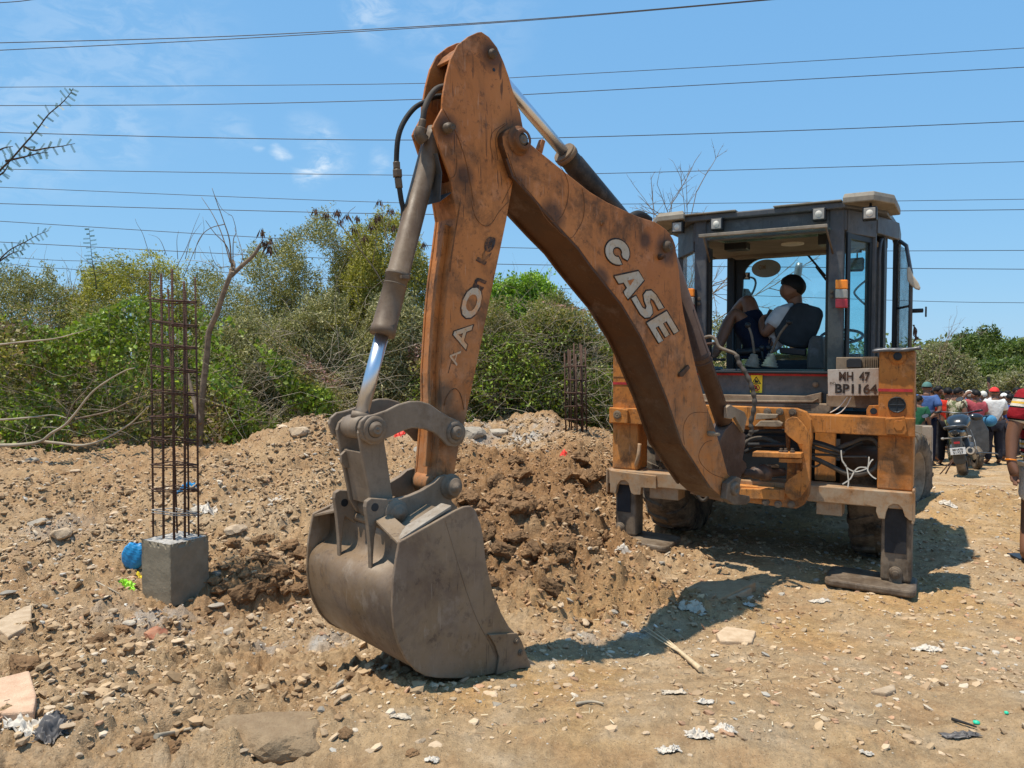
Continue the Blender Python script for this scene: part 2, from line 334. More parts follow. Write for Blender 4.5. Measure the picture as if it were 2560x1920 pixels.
# ---------------------------------------------------------------- the ground
def interp(x, xs, ys): return np.interp(x, xs, ys)
def bump2(x, y, cx, cy, rx, ry, a=0.):
    c, s = math.cos(a), math.sin(a); u = ((x-cx)*c+(y-cy)*s)/rx; v = (-(x-cx)*s+(y-cy)*c)/ry
    return np.exp(-(u*u+v*v))
def masks(x, y):
    wob = fbm(x*.7+3, y*.7, 3, 40)*.5
    plat = sm(x+wob*.5, -1.5, -.6)*(1-sm(x+wob*.4, .45, 1.35)*(1-sm(y, 7.5, 9)))
    dug = np.clip(plat*sm(y, 4.6, 5.1)*(1-sm(y+wob, 7.6, 8.8)) + 1.0*bump2(x, y, -1.95, 5.55, .62, .34, .3) + .55*bump2(x, y, .62, 5.0, .5, .42) + .75*bump2(x, y, 1.15, 5.25, .55, .32) + .5*bump2(x, y, 1.1, 6.3, .5, .4), 0, 1)
    road = sm(x - interp(y, [0, 3, 4, 5, 6, 8, 30], [-1.3, -.9, -.1, .9, 1.5, 2.2, 3.0]) + wob*.6, -.5, .5)
    left = (1-road)
    grey = np.clip(1.2*bump2(x, y, -1.22, 4.34, .26, .12, .2)+.9*bump2(x, y, -2.3, 4.98, .42, .18)+.9*bump2(x, y, .34, 4.45, .16, .10)+.8*bump2(x, y, .75, 4.6, .09, .09)
                   + .7*bump2(x, y, -.9, 9.6, 1.2, .8)+.5*bump2(x, y, -3.6, 4.4, .4, .15)+.8*bump2(x, y, .1, 9.2, .5, .5)+.5*bump2(x, y, -3.9, 6.4, .4, .4), 0, 1)*sm(vnoise(x*9, y*9, 77), .25, .6)
    return dug, road, left, grey, plat
def bil(x, y, o=3, s=0):
    t = 0; a = 1; n = 0
    for i in range(o): t = t+a*np.abs(vnoise(x*2**i+i*3.3, y*2**i+i*1.7, s+i)-.5)*2; n += a; a *= .55
    return t/n
def dome(w, c, a=.22, b=.34): return np.sqrt(np.clip((a+b*c)**2-w*w, 0, None))
def hgt(x, y, full=True):
    x = np.asarray(x, float); y = np.asarray(y, float)
    dug, road, left, grey, plat = masks(x, y)
    z = .26*(1-sm(y, 2.6, 4.8))
    far = sm(x, 1.2, 2.4)
    z = z - .075*(np.clip(y, 8, 16)-8)*(.25+.75*far) - .004*np.clip(y-16, 0, 60)
    yc = interp(x, [-6, -1.4, -.2, 1.6], [8.4, 8.5, 10, 10.2]); y0 = interp(x, [-6, -1.4, -.2, 1.6], [5.5, 5.7, 7.0, 7.8])
    crest = interp(x, [-12, -7, -5.6, -4.8, -3.7, -3.1, -2.5, -1.9, -1.25, -.7, -.26, .5, 1.2, 1.9, 2.6], [.62, .56, .52, .52, .50, .72, .88, .84, .72, .72, .74, .90, .76, .45, .0])
    t = np.clip((y-y0)/(yc-y0), 0, 1); prof = t*(1.35-.35*t)-.12*sm(y, yc+.3, yc+2.5)
    wv = 1+.25*fbm(x*.9, y*.9, 3, 12)
    z = z + crest*prof*wv
    plat = plat*(1-.9*np.clip(1.5*bump2(x, y, 1.0, 6.15, .42, .42), 0, 1))
    pl = interp(y, [4.75, 5.3, 6.3, 7.8, 9, 10], [0, .15, .34, .44, .34, .1])
    z = z + plat*pl*(1-np.clip(t, 0, 1)*.75)
    z = z - .30*bump2(x, y, -1.75, 5.35, .36, .22, .3) + .13*bump2(x, y, -2.1, 5.75, .45, .2, .2)
    z = z + .14*bump2(x, y, .75, 5.25, .28, .22) + .04*bump2(x, y, .95, 6.25, .35, .3) + .10*bump2(x, y, -3.6, 4.3, .5, .25) + .07*bump2(x, y, -2.4, 3.6, .5, .25)
    z = z - .06*bump2(x, y, .45, 4.95, .3, .2)
    rt_ = sm(x - interp(y, [0, 3, 4, 5, 6, 8, 30], [-1.3, -.9, -.1, .9, 1.5, 2.2, 3.0]), -.2, .6)*(1-sm(y, 12, 16)); qx = x-.52*y
    z = z - .022*rt_*(np.exp(-((qx-.10)/.16)**2)+np.exp(-((qx-1.15)/.18)**2))*(.6+.8*vnoise(x*3, y*3, 44)) + .016*rt_*np.exp(-((qx-.45)/.12)**2)*vnoise(x*4, y*4, 45)
    if full:
        fade = 1-sm(np.hypot(x, y), 14, 30)
        lump = left*(1-dug); z = z-.035*lump*fade
        w1, c1 = worley(x*5.5+fbm(x*6, y*6, 2, 3)*.5, y*5.5+fbm(x*6, y*6, 2, 8)*.5, 1); w2, c2 = worley(x*13+fbm(x*9, y*9, 2, 5)*.8, y*13, 2); w3, c3 = worley(x*31, y*31, 3)
        z = z + fade*(dug*(bil(x*3.2, y*3.2, 3, 81)*.22+bil(x*9+w1, y*9, 3, 84)*.135+bil(x*24, y*24, 2, 87)*.034+dome(w2, c2, .1, .4)*.04-.10)
             + lump*(dome(w1, c1, .02, .45)*.11*sm(vnoise(x*1.3, y*1.3, 20), .35, .75)+dome(w2, c2, .1, .42)*.060*sm(vnoise(x*2.3, y*2.3, 21), .2, .6)+dome(w3, c3, .15, .42)*.022+(bil(x*8, y*8, 3, 91)-.35)*.060*sm(vnoise(x*1.9, y*1.9, 22), .15, .7)+bil(x*23, y*23, 2, 94)*.024)
             + fbm(x*1.3, y*1.3, 3, 30)*(.05+.06*left)+fbm(x*7, y*7, 4, 31)*(.012+.055*left) + (.5-w3)*.005 + fbm(x*45, y*45, 2, 34)*.007 + fbm(x*21, y*21, 2, 35)*.010*left)
    return z
def build_ground():
    r = [.05, .3, .7, 1.1]; k = 1.5
    while k < 21: r.append(k); k *= 1.0042 if k > 2.9 else 1.012
    while k < 900: r.append(k); k *= 1.03
    r = np.array(r)
    an = np.concatenate([np.radians(np.arange(-180, -52, 4.)), np.arange(math.radians(-52), math.radians(52), .0018), np.radians(np.arange(52, 180, 4.))])
    R, A = np.meshgrid(r, an, indexing='ij'); x = R*np.sin(A); y = R*np.cos(A)
    z = hgt(x, y)
    nr, na = R.shape; idx = np.arange(nr*na).reshape(nr, na)
    j = np.roll(idx, -1, axis=1)
    f = np.stack([idx[:-1], j[:-1], j[1:], idx[1:]], -1).reshape(-1, 4)
    dug, road, left, grey, plat = masks(x, y)
    n1 = fbm(x*1.1, y*1.1, 5, 50)*.5+.5; n2 = fbm(x*5, y*5, 5, 60)*.5+.5; w1, c1 = worley(x*13, y*13, 2); w3, c3 = worley(x*31, y*31, 3)
    tan = np.array([.445, .31, .180]); ora = np.array([.47, .295, .130]); brn = np.array([.255, .142, .066]); pale = np.array([.52, .41, .29]); gr = np.array([.46, .44, .41]); clay = np.array([.50, .30, .13])
    def mixc(a, b, t): return a*(1-t[..., None])+b*t[..., None]
    c = mixc(np.broadcast_to(tan, x.shape+(3,)), ora, sm(n1, .42, .68)*road*.8)
    c = mixc(c, pale, sm(n2, .5, .8)*.45)
    c = mixc(c, brn*1.5, sm(1-n2, .52, .75)*.38)
    dk = dug*(1-.75*bump2(x, y, .45, 4.95, .42, .24))
    c = mixc(c, brn*1.0, np.clip(dk*(.45+.5*sm(n1, .3, .6)), 0, 1))
    c = mixc(c, clay, np.clip(bump2(x, y, .45, 4.93, .42, .2)*.8+bump2(x, y, 1.0, 5.2, .3, .15)*.5, 0, 1))
    c = mixc(c, gr, grey)
    c = c*(.86+.28*c1)[..., None]*(.93+.14*c3)[..., None]
    ll = left*(.25*sm(n1, .3, .6)+.5*sm(y, 6.2, 8.5)*sm(n2, .3, .6)); c = mixc(c, brn*1.35, np.clip(ll, 0, .8))  # upper left slope darkened: brown soil plus vegetation shade put into the colour
    t = NT('ground_soil'); at_ = t.n('ShaderNodeAttribute', attribute_name='col')
    g1 = t.noise(38, 6, .7); g2 = t.noise(150, 4, .7)
    c2 = t.mix(t.rng(g1.outputs[0], .3, .7), (.78, .76, .73), (1.2, 1.18, 1.13)); cc = t.mix(1.0, at_.outputs['Color'], c2, 'MULTIPLY')
    cc = t.mix(t.rng(g2.outputs[0], .60, .66), cc, (.58, .45, .30)); cc = t.mix(t.rng(g2.outputs[0], .40, .34), cc, (.14, .085, .045))
    h = t.math('ADD', g1.outputs[0], t.math('MULTIPLY', g2.outputs[0], .5)); t.bump(h, 1.0, .02)
    m = t.fin(cc, .95, 0, .15)
    return np_mesh('ground', np.stack([x, y, z], -1).reshape(-1, 3), f, m, smooth=True, colattr=c.reshape(-1, 3), kind='structure')
ground = build_ground()
def gz(x, y): return float(hgt(np.array([x]), np.array([y]))[0])
def ground_at(px, py):                                     # where a picture ray meets the ground
    d = ray(px, py); ys = np.arange(2.5, 30, .01); s = ys/d.y; X = d.x*s; Z = CAMH+d.z*s
    g = hgt(X, ys); k = np.argmax(Z <= g); return Vector((X[k], ys[k], g[k]))

# ---------------------------------------------------------------- stones
def rock_proto(seed, sub=2, flat=.7, ang=.35):
    import bmesh
    r = np.random.default_rng(seed); bm = bmesh.new(); bmesh.ops.create_icosphere(bm, subdivisions=sub, radius=1)
    v = np.array([q.co[:] for q in bm.verts]); f = np.array([[q.index for q in p.verts] for p in bm.faces]); bm.free()
    # cut by random planes for an angular look
    for _ in range(9):
        nn = r.normal(size=3); nn /= np.linalg.norm(nn); d = r.uniform(.55, .85); s = v@nn; v = v-np.outer(np.clip(s-d, 0, None), nn)
    v = v*r.uniform(.75, 1.15, 3); v[:, 2] *= flat
    ns = fbm(v[:, 0]*3+seed, v[:, 1]*3+v[:, 2]*2, 3, seed); v = v*(1+.10*ns)[:, None]
    return v, f
def stone_mat(name, cols, bumpy=.5):
    t = NT(name); oi = t.n('ShaderNodeObjectInfo'); a = t.noise(14, 6, .7)
    c = t.mix(t.rng(a.outputs[0], .3, .7), cols[0], cols[1])
    b = t.mix(oi.outputs['Random'], (.72, .72, .72), (1.25, 1.22, 1.18)); c = t.mix(1.0, c, b, 'MULTIPLY')
    t.bump(t.noise(70, 6, .7).outputs[0], bumpy, .01); return t.fin(c, .92, 0, .2)
M['stone'] = stone_mat('tan_stone', ((.36, .255, .16), (.56, .44, .31)))
M['stoneg'] = stone_mat('grey_stone', ((.27, .235, .19), (.42, .37, .30)))
M['stoneb'] = stone_mat('brown_clod', ((.15, .085, .042), (.29, .175, .09)), 1.0)
M['stoner'] = stone_mat('reddish_brick', ((.30, .10, .06), (.45, .26, .16)))
def pebbles():
    t = NT('pebble_mix'); at_ = t.n('ShaderNodeAttribute', attribute_name='col'); t.bump(t.noise(90, 3).outputs[0], .4, .005); m = t.fin(at_.outputs['Color'], .9, 0, .2)
    protos = [rock_proto(s, 1, .6) for s in range(6)]
    def scatter(name, n, xr, yr, dens, smin, smax, cols, label_kind):
        x = RNG.uniform(*xr, n*4); y = RNG.uniform(*yr, n*4)
        k = dens(x, y) > RNG.uniform(0, 1, n*4); k &= np.abs(x) < y*.78+.4; x, y = x[k][:n], y[k][:n]; z = hgt(x, y)
        s = smin*(smax/smin)**(RNG.uniform(0, 1, len(x))**2.6)
        V, Fc, Cc = [], [], []; o = 0
        pid = RNG.integers(0, 6, len(x))
        for p in range(6):
            q = np.where(pid == p)[0]; pv, pf = protos[p]; a = RNG.uniform(0, 6.28, len(q)); tl = RNG.normal(0, .35, len(q))
            c_, s_ = np.cos(a), np.sin(a)
            vx = pv[None, :, 0]*c_[:, None]-pv[None, :, 1]*s_[:, None]; vy = pv[None, :, 0]*s_[:, None]+pv[None, :, 1]*c_[:, None]; vz = pv[None, :, 2]+vx*tl[:, None]
            ss = s[q][:, None]; v = np.stack([vx*ss+x[q][:, None], vy*ss+y[q][:, None], vz*ss+z[q][:, None]+ss*.12], -1)
            nv = pv.shape[0]; f = pf[None]+(np.arange(len(q))*nv)[:, None, None]+o
            ci = np.array(cols)[RNG.integers(0, len(cols), len(q))]*RNG.uniform(.75, 1.25, (len(q), 1))
            V.append(v.reshape(-1, 3)); Fc.append(f.reshape(-1, 3)); Cc.append(np.repeat(ci, nv, 0)); o += len(q)*nv
        np_mesh(name, np.concatenate(V), np.concatenate(Fc), m, colattr=np.concatenate(Cc), kind='stuff', label=label_kind[0], cat=label_kind[1])
    tans = [(.44, .32, .20), (.50, .38, .25), (.40, .28, .17), (.44, .31, .19), (.36, .25, .15), (.46, .33, .20), (.48, .35, .22), (.56, .46, .34), (.33, .23, .14), (.40, .36, .30), (.42, .25, .15)]
    def dl(x, y): d, r, l, g, p = masks(x, y); return np.clip(.10*(1-d)+.75*l*(1-d*.92)*sm(vnoise(x*1.6, y*1.6, 5), .2, .7)+.35*g+ r*.26*sm(vnoise(x*1.1+4, y*1.1, 6), .35, .75)+r*.07, 0, 1)
    scatter('rubble_gravel', 42000, (-7.5, 6.5), (2.7, 10.5), dl, .004, .032, tans, ('loose tan gravel and broken stone chips covering the whole dirt yard', 'gravel'))
    def dg(x, y): return masks(x, y)[3]
    scatter('grey_gravel', 4200, (-4.5, 1.5), (3.8, 10.5), dg, .006, .022, [(.46, .43, .38), (.56, .53, .47), (.36, .33, .28)], ('pale grey concrete crumbs in patches around the block and bucket', 'gravel'))
    def dc(x, y): d, r, l, g, p = masks(x, y); return l*(1-.6*d)*(.10+.90*sm(vnoise(x*1.5+9, y*1.5, 15)*.6+vnoise(x*4, y*4, 16)*.4, .40, .62))
    scatter('soil_crumbs', 26000, (-7.5, 2), (2.8, 10.5), dc, .006, .045, [(.36, .245, .14), (.30, .20, .11), (.40, .28, .165), (.26, .165, .09), (.44, .31, .185)], ('crumbs and small clods of dry brown earth over the left bank', 'soil'))
    def dd(x, y): return masks(x, y)[0]
    scatter('clay_crumbs', 9000, (-3, 2), (4.3, 9), dd, .006, .032, [(.26, .15, .075), (.20, .115, .058), (.32, .19, .10), (.36, .22, .12)], ('brown crumbs of freshly dug clay heaped behind the digging bucket', 'soil'))
    # straw, leaf bits and splinters trodden into the dirt
    n = 16000; x = RNG.uniform(-5.5, 6, n); y = RNG.uniform(2.8, 9, n)**1.0; k = (np.abs(x) < y*.76+.3) & (vnoise(x*1.7, y*1.7, 71) > .38); x, y = x[k], y[k]; z = hgt(x, y)+.004; a = RNG.uniform(0, 6.283, len(x)); L = RNG.uniform(.008, .045, len(x)); wd = RNG.uniform(.0015, .005, len(x))
    d = np.stack([np.cos(a), np.sin(a)], 1); s_ = np.stack([-d[:, 1], d[:, 0]], 1); p = np.stack([x, y], 1); q = lambda i, j, h_: np.column_stack([p+d*(L*i)[:, None]+s_*(wd*j)[:, None], z+h_])
    V = np.stack([q(-.5, -.5, 0), q(.5, -.5, .006), q(.5, .5, .008), q(-.5, .5, .002)], 1).reshape(-1, 3); cc = np.array([(.55, .44, .28), (.20, .13, .07), (.62, .52, .36), (.12, .08, .05), (.40, .28, .15)])[RNG.integers(0, 5, len(x))]
    np_mesh('straw_litter', V, np.arange(len(V)).reshape(-1, 4), m, colattr=np.repeat(cc, 4, 0), kind='stuff', label='bits of straw and dry leaf trodden into the dirt', cat='straw')
pebbles()
def rocks():
    prot = []
    for s in range(7):
        v, f = rock_proto(100+s, 3, .62); me = bpy.data.meshes.new('rubble_stone'); me.from_pydata(v.tolist(), [], f.tolist()); prot.append(me)
    for me in prot: me.materials.append(None)
    cprot = []
    for s in range(6):
        v, f = rock_proto(200+s, 4, .8); b_ = bil(v[:, 0]*2.2+s, v[:, 1]*2.2+v[:, 2]*1.3, 4, 50+s)+.5*bil(v[:, 2]*3+s, v[:, 0]*3-v[:, 1]*2, 3, 70+s); v = v*(.62+.55*b_)[:, None]; me = bpy.data.meshes.new('earth_clod'); me.from_pydata(v.tolist(), [], f.tolist()); me.materials.append(None); cprot.append(me)
    def put(name, me, px, py, wpx, mat, label, cat, group=None, sc=(1, 1, 1), rot=None, sink=.55):
        p = ground_at(px, py); r = wpx/2/F*p.y
        o = bpy.data.objects.new(name, me); COL.objects.link(o); o.location = p+Vector((0, 0, r*.5*sc[2]-r*sink*sc[2])); o.scale = (r*sc[0], r*sc[1], r*sc[2]); o.rotation_euler = (0, 0, random.uniform(0, 6.28) if rot is None else rot)
        o.material_slots[0].link = 'OBJECT'; o.material_slots[0].material = M[mat]; WL[o] = o.location; return tag(o, label, cat, group)
    spec = [(96, 1308, 66, 'stoneg', 'grey lump of concrete among brown rubble at far left'), (150, 1335, 60, 'stone', 'tan rounded stone just below the grey concrete lump'),
            (590, 1325, 64, 'stone', 'flat topped tan stone right of the reinforcement cage'), (545, 1442, 34, 'stoneg', 'small round grey stone touching the right side of the concrete block'),
            (620, 1478, 90, 'stoneb', 'large brown lump of earth right of the concrete block'), (388, 1585, 78, 'stoner', 'red edged brick fragment in front of the concrete block'),
            (250, 1605, 86, 'stoneb', 'dark clod left of the red edged brick fragment'), (300, 1578, 60, 'stoneb', 'rounded brown clod behind the dark clod on the left'),
            (745, 1078, 60, 'stone', 'squared tan stone on top of the left spoil heap'), (705, 1068, 30, 'stone', 'small pale stone beside the squared stone on the left heap'),
            (1178, 1085, 80, 'stoneg', 'long pale boulder behind the dipper on the heap crest'), (1245, 1080, 66, 'stoneg', 'grey boulder beside the long pale boulder on the crest'),
            (1535, 1530, 26, 'stoneg', 'dark bluish pebble at the edge of the scooped clay'), (1402, 1516, 30, 'stone', 'pale oval pebble left of the bluish pebble'),
            (1450, 1345, 34, 'stone', 'upright pale stone in the dug clods left of the left stabiliser foot'), (1780, 1805, 30, 'stone', 'lone flat stone in the right foreground dirt'),
            (1880, 1640, 22, 'stoneb', 'little dark stone in the open dirt on the right'), (2440, 1397, 26, 'stoneb', 'small dark piece in the machine shadow at far right'),
            (870, 1700, 30, 'stoneb', 'brown clod in front of the bucket shadow'), (60, 1660, 110, 'stoneb', 'weathered brown lump near the left picture edge'),
            (360, 1860, 80, 'stoneb', 'dark crumbly clod in the bottom left foreground'), (430, 1875, 70, 'stoneb', 'rounded clod right of the dark crumbly one at bottom left'),
            (1085, 1715, 30, 'stone', 'small stone lying under the lip of the bucket'), (1460, 1555, 40, 'stone', 'tan stone at the front edge of the dug clay'),
            (80, 1152, 34, 'stoneg', 'pale stone on the left spoil slope under the bushes'), (190, 1180, 30, 'stone', 'tan stone on the upper left slope'), (490, 1275, 40, 'stoneg', 'pale papery grey stone right of the cage bars'),
            (1050, 1125, 46, 'stoneg', 'whitish stone seen through the bucket linkage'), (985, 1560, 20, 'stone', 'chip of stone left of the bucket shell')]
    for i, (px, py, wp, mt, lb) in enumerate(spec):
        put('rubble_stone' if mt != 'stoneb' else 'earth_clod', (prot[i % 7] if mt != 'stoneb' else cprot[i % 6]), px, py, wp, mt, lb, 'clod' if mt == 'stoneb' else 'stone', sc=(1, .8, .8))
    def region(px, py, wp, col, kind):                     # label, category, group for a loose stone by look and place
        if kind == 'clod': pl = 'in the hollow between the concrete stub and the bucket' if px < 900 else 'high on the dug heap under the boom arch' if py < 1270 else 'low on the dug heap right of the bucket' if px < 1320 else 'at the foot of the dug heap near the left stabiliser'
        elif px > 1400: pl = 'on the open dirt track in the right foreground' if px > 2000 else 'on the open dirt in the middle foreground'
        elif py < 1230: pl = 'on the upper slope of the left bank' if px < 640 else 'on the heap behind the bucket'
        elif py < 1500: pl = 'left of the concrete stub' if px < 340 else 'between the concrete stub and the bucket' if px < 700 else 'right of the bucket'
        elif py < 1700: pl = 'in the rubble at the left edge below the slope' if px < 400 else 'in front of the concrete stub'
        else: pl = 'in the bottom left corner rubble' if px < 500 else 'in the bottom foreground below the bucket'
        k = wp/(30+40*(py-1000)/900 if kind == 'stone' else 52); sz = 'small' if k < .8 else 'medium' if k < 1.15 else 'large'
        lb = '%s %s %s %s' % (sz, col, kind, pl); return lb, kind, '%ss %s' % (kind, pl)
    # the rest of the loose stones
    for i in range(150):
        px = random.uniform(0, 1250) if i < 120 else random.uniform(1500, 2560); py = random.uniform(1130, 1900) if i < 120 else random.uniform(1520, 1900)
        if 640 < px < 1330 and 1250 < py < 1720: continue
        if 340 < px < 540 and py < 1520: continue
        wp = random.uniform(18, 42)*(.5+.9*(py-1000)/900)*(1 if i < 120 else .55)
        mt = random.choice(['stone', 'stone', 'stoneb', 'stoneg', 'stone'])
        put('rubble_stone', (cprot[i % 6] if i < 120 and mt == 'stoneb' else prot[i % 7]), px, py, wp, 'stone' if i >= 120 else mt, *region(px, py, wp, 'brown' if mt == 'stoneb' and i < 120 else 'grey' if mt == 'stoneg' and i < 120 else 'tan', 'stone'), sc=(1, random.uniform(.6, 1), random.uniform(.5, .9)))
    for i in range(90):
        px = random.choice([random.uniform(1130, 1520), random.uniform(1130, 1520), random.uniform(540, 800)]); py = random.uniform(1150, 1500) if px > 900 else random.uniform(1350, 1480)
        if px > 900 and py < 1250 and px < 1180: continue
        wc = random.uniform(30, 74)
        put('earth_clod', cprot[i % 6], px, py, wc, 'stoneb', *region(px, py, wc, 'moist brown', 'clod'), sc=(1, random.uniform(.7, 1), random.uniform(.7, 1.1)), sink=.35)
    # flat slabs
    def slab(name, pts, th, mat, label, cat, lift=.0):
        P = [ground_at(*p) for p in pts]; zz = sum(p.z for p in P)/len(P)+lift
        m = MB(); m.prism([Vector((p.x, p.y, zz+th)) for p in P][::-1], (0, 0, -th-.04)); o = obj(name, m, mat, bevel=.008, label=label, cat=cat)
        return o
    slab('paving_slab', [(1790, 1600), (1815, 1580), (1890, 1590), (1880, 1612), (1800, 1612)], .03, M['stone'], 'flat angular slab of pale stone lying in the open dirt', 'slab')
    slab('brick_slab', [(-10, 1790), (-5, 1745), (75, 1742), (92, 1770), (85, 1800), (5, 1805)], .055, M['stoner2'], 'thick pinkish brick slab at the left picture edge', 'slab')
    slab('brick_slab', [(-20, 1580), (60, 1545), (80, 1530), (78, 1560), (20, 1600)], .03, M['stone'], 'broken grey tan slab tilted on the left bank', 'slab')
    v, f = rock_proto(333, 4, .30); nz_ = fbm(v[:, 0]*5, v[:, 1]*5, 4, 9); v = v*(1+.10*nz_)[:, None]; v[:, 2] = np.minimum(v[:, 2], .17+.03*nz_); p = ground_at(700, 1850); v = v*np.array([.30, .22, .42])
    v = v+np.array([p.x, p.y+.02, p.z+.01]); np_mesh('soil_crust', v, f, M['stoneb2'], label='broad flat crust of earth in the bottom foreground', cat='crust')
    slab('soil_crust', [(1795, 1495), (1850, 1478), (1880, 1490), (1840, 1500)], .02, M['stone'], 'thin plate of crusted soil by the right stabiliser', 'crust')
    slab('soil_crust', [(1690, 1485), (1750, 1465), (1850, 1470), (1890, 1480), (1800, 1502), (1720, 1505)], .03, M['stoneb2'], 'shaded slab of trodden soil under the boom shadow', 'crust')
    slab('stone_shard', [(2175, 1735), (2235, 1722), (2240, 1735), (2215, 1745)], .02, M['stone'], 'pale pointed stone shard in the right foreground', 'shard')
M['stoner2'] = stone_mat('pink_slab', ((.42, .26, .17), (.56, .40, .28)), .8)
M['stoneb2'] = stone_mat('earth_crust', ((.32, .215, .125), (.46, .33, .20)), 1.0)
rocks()
# ---------------------------------------------------------------- the backhoe loader
ML_ = ML
root = thing('backhoe_loader', MP(0, 0, 0), 'dusty orange backhoe loader standing on its stabilisers with its digging bucket resting on the dirt', 'backhoe loader')
SPLIT = {'cab_post', 'door_seal', 'weld_seam', 'plate_edge', 'inner_upright', 'axle', 'pipe_clamp', 'mudguard', 'hydraulic_fitting', 'white_cable', 'roof_sheet', 'gas_strut', 'wiper', 'ceiling_console', 'hose_fitting', 'armrest', 'louvre', 'hood_louvre', 'hose_clamp', 'carriage_web', 'pivot_bracket', 'hinge_casting', 'eye_hole', 'cross_pin', 'back_cover', 'cross_plate', 'painted_lettering', 'letter_outline', 'bucket_side', 'dashboard', 'door_frame', 'leg_cylinder', 'side_header', 'side_sill', 'front_cover', 'dipper', 'chassis', 'swing_frame', 'panel_step', 'end_lug', 'white_tie'}
def islands(mb):
    n = len(mb.v); p = list(range(n))
    def fd(a):
        while p[a] != a: p[a] = p[p[a]]; a = p[a]
        return a
    for f in mb.f:
        for q in f[1:]: p[fd(q)] = fd(f[0])
    g = {}
    for k, f in enumerate(mb.f): g.setdefault(fd(f[0]), []).append(k)
    out = []
    for ks in g.values():
        m = MB(); mp_ = {}
        for k in ks:
            for q in mb.f[k]:
                if q not in mp_: mp_[q] = len(m.v); m.v.append(mb.v[q])
            m.f.append(tuple(mp_[q] for q in mb.f[k])); m.sm.append(mb.sm[k])
        out.append(m)
    return out
def weld(mb):                                              # join vertices that coincide, so that caps stay with their tubes
    d = {}; idx = []; v = []
    for q in mb.v:
        k = tuple(round(c, 6) for c in q)
        if k not in d: d[k] = len(v); v.append(q)
        idx.append(d[k])
    m = MB(); m.v = v
    for f, s_ in zip(mb.f, mb.sm):
        g = tuple(idx[i] for i in f)
        if len(set(g)) == len(g): m.f.append(g); m.sm.append(s_)
    return m
def sub(name, mb, mat, parent=None, bevel=.004, label=None):
    if name in SPLIT:
        il = islands(weld(mb))
        if 1 < len(il) <= 40:
            os_ = [obj(name, m, mat, parent or root, bevel, label=label) for m in sorted(il, key=lambda m: -len(m.v))]; return os_[0]
    return obj(name, mb, mat, parent or root, bevel, label=label)
def mplate(mb, px, ym, th, fwd=1):                         # picture outline put on plane ym, th thick forwards
    pts = [MF(x, y, ym) for x, y in px]; return mb.prism(pts, FW*th*fwd)
def bolt(mb, p, ax, r, h): mb.lathe(p, ax, [(0, h), (r*.6, h), (r*.6, h*.55), (r, h*.5), (r, 0)], 10, False); return mb
def pin(mb, p, ax, r, h):                                  # round pin head with a boss ring
    mb.lathe(p, ax, [(0, h), (r*.12, h), (r*.13, h-.003), (r*.55, h-.003), (r*.62, h-.001), (r*.66, h*.55), (r, h*.5), (r*1.02, 0)], 24); return mb
def crv(pts, n=6):                                         # smooth a polyline (Catmull-Rom)
    pts = [Vector(p) for p in pts]; out = []
    P = [pts[0]*2-pts[1]]+pts+[pts[-1]*2-pts[-2]]
    for i in range(1, len(P)-2):
        for k in range(n):
            t = k/n; a, b, c, d = P[i-1:i+3]
            out.append(.5*((2*b)+(c-a)*t+(2*a-5*b+4*c-d)*t*t+(3*b-a-3*c+d)*t**3))
    out.append(pts[-1]); return out
# --- rear frame
for s, top in ((-1, 1.727), (1, 1.733)):
    x0, x1 = (.93, 1.163) if s > 0 else (-1.15, -.915)
    colm = MB().bx(x0, x1, 0, .24, .722, top); c = sub('stabiliser_column', colm, M['frame'], bevel=.012)
    st = MB(); 
    if s > 0: st.bx(x0-.002, x1-.012, -.004, .02, 1.437, 1.457)
    else: st.bx(x0+.004, x1+.002, -.004, .02, 1.452, 1.472)
    sub('red_stripe', st, M['redp'], c, 0)
    if s < 0: 
        g = MB(); g.bx(x0+.005, x1, -.003, .01, 1.515, 1.518); sub('seam', g, M['cabdark'], c, 0)
        bk = MB(); bk.tube(crv([MP(-.93, .1, .74), MP(-.93, .0, .76), MP(-.90, -.03, .85), MP(-.90, 0, .95)]), .018, 6); sub('hook', bk, M['beam'], c, 0)
pm = MB(); pin(pm, MF(2244, 891, 0), -FW, .055, .03); sub('pivot_pin', pm, M['frame'])
pm = MB(); pin(pm, MF(2244, 891, -.03), -FW, .028, .012); sub('pivot_pin', pm, M['cabdark'])
ve = MB(); p = MF(2242, 1012, 0); ve.lathe(p, -FW, [(0, .006), (.050, .006), (.053, .012), (.058, .012), (.060, 0)], 12); ve.box(p-FW*.008, RT*.05, UP*.003, FW*.003); ve.box(p-FW*.008, UP*.05, RT*.003, FW*.003); sub('round_vent', ve, M['cabdark'])
cb = MB().bx(-1.165, 1.172, -.04, -.002, 1.118, 1.252).bx(-1.165, 1.172, -.002, .12, 1.238, 1.252).bx(-1.165, 1.172, -.002, .12, 1.118, 1.130); sub('upper_crossbar', cb, M['frame'], bevel=.006)
lg = MB(); mplate(lg, [(2213, 1046), (2262, 1041), (2268, 1078), (2263, 1087), (2216, 1086)], -.043, .02, -1); lg2 = sub('end_lug', lg, M['frame'], bevel=.006); 
l2 = MB(); mplate(l2, [(2236, 1052), (2256, 1050), (2261, 1064), (2254, 1076), (2242, 1077), (2234, 1068)], -.062, .006, -1); sub('lug_boss', l2, M['frame'], lg2)
lg = MB(); mplate(lg, [(1529, 1018), (1572, 1024), (1572, 1058), (1528, 1056)], -.043, .03, -1); l_ = sub('end_lug', lg, M['frame'], bevel=.006)
l2 = MB(); pin(l2, MF(1543, 1037, -.075), -FW, .036, .008); sub('lug_pin', l2, M['dusty'], l_)
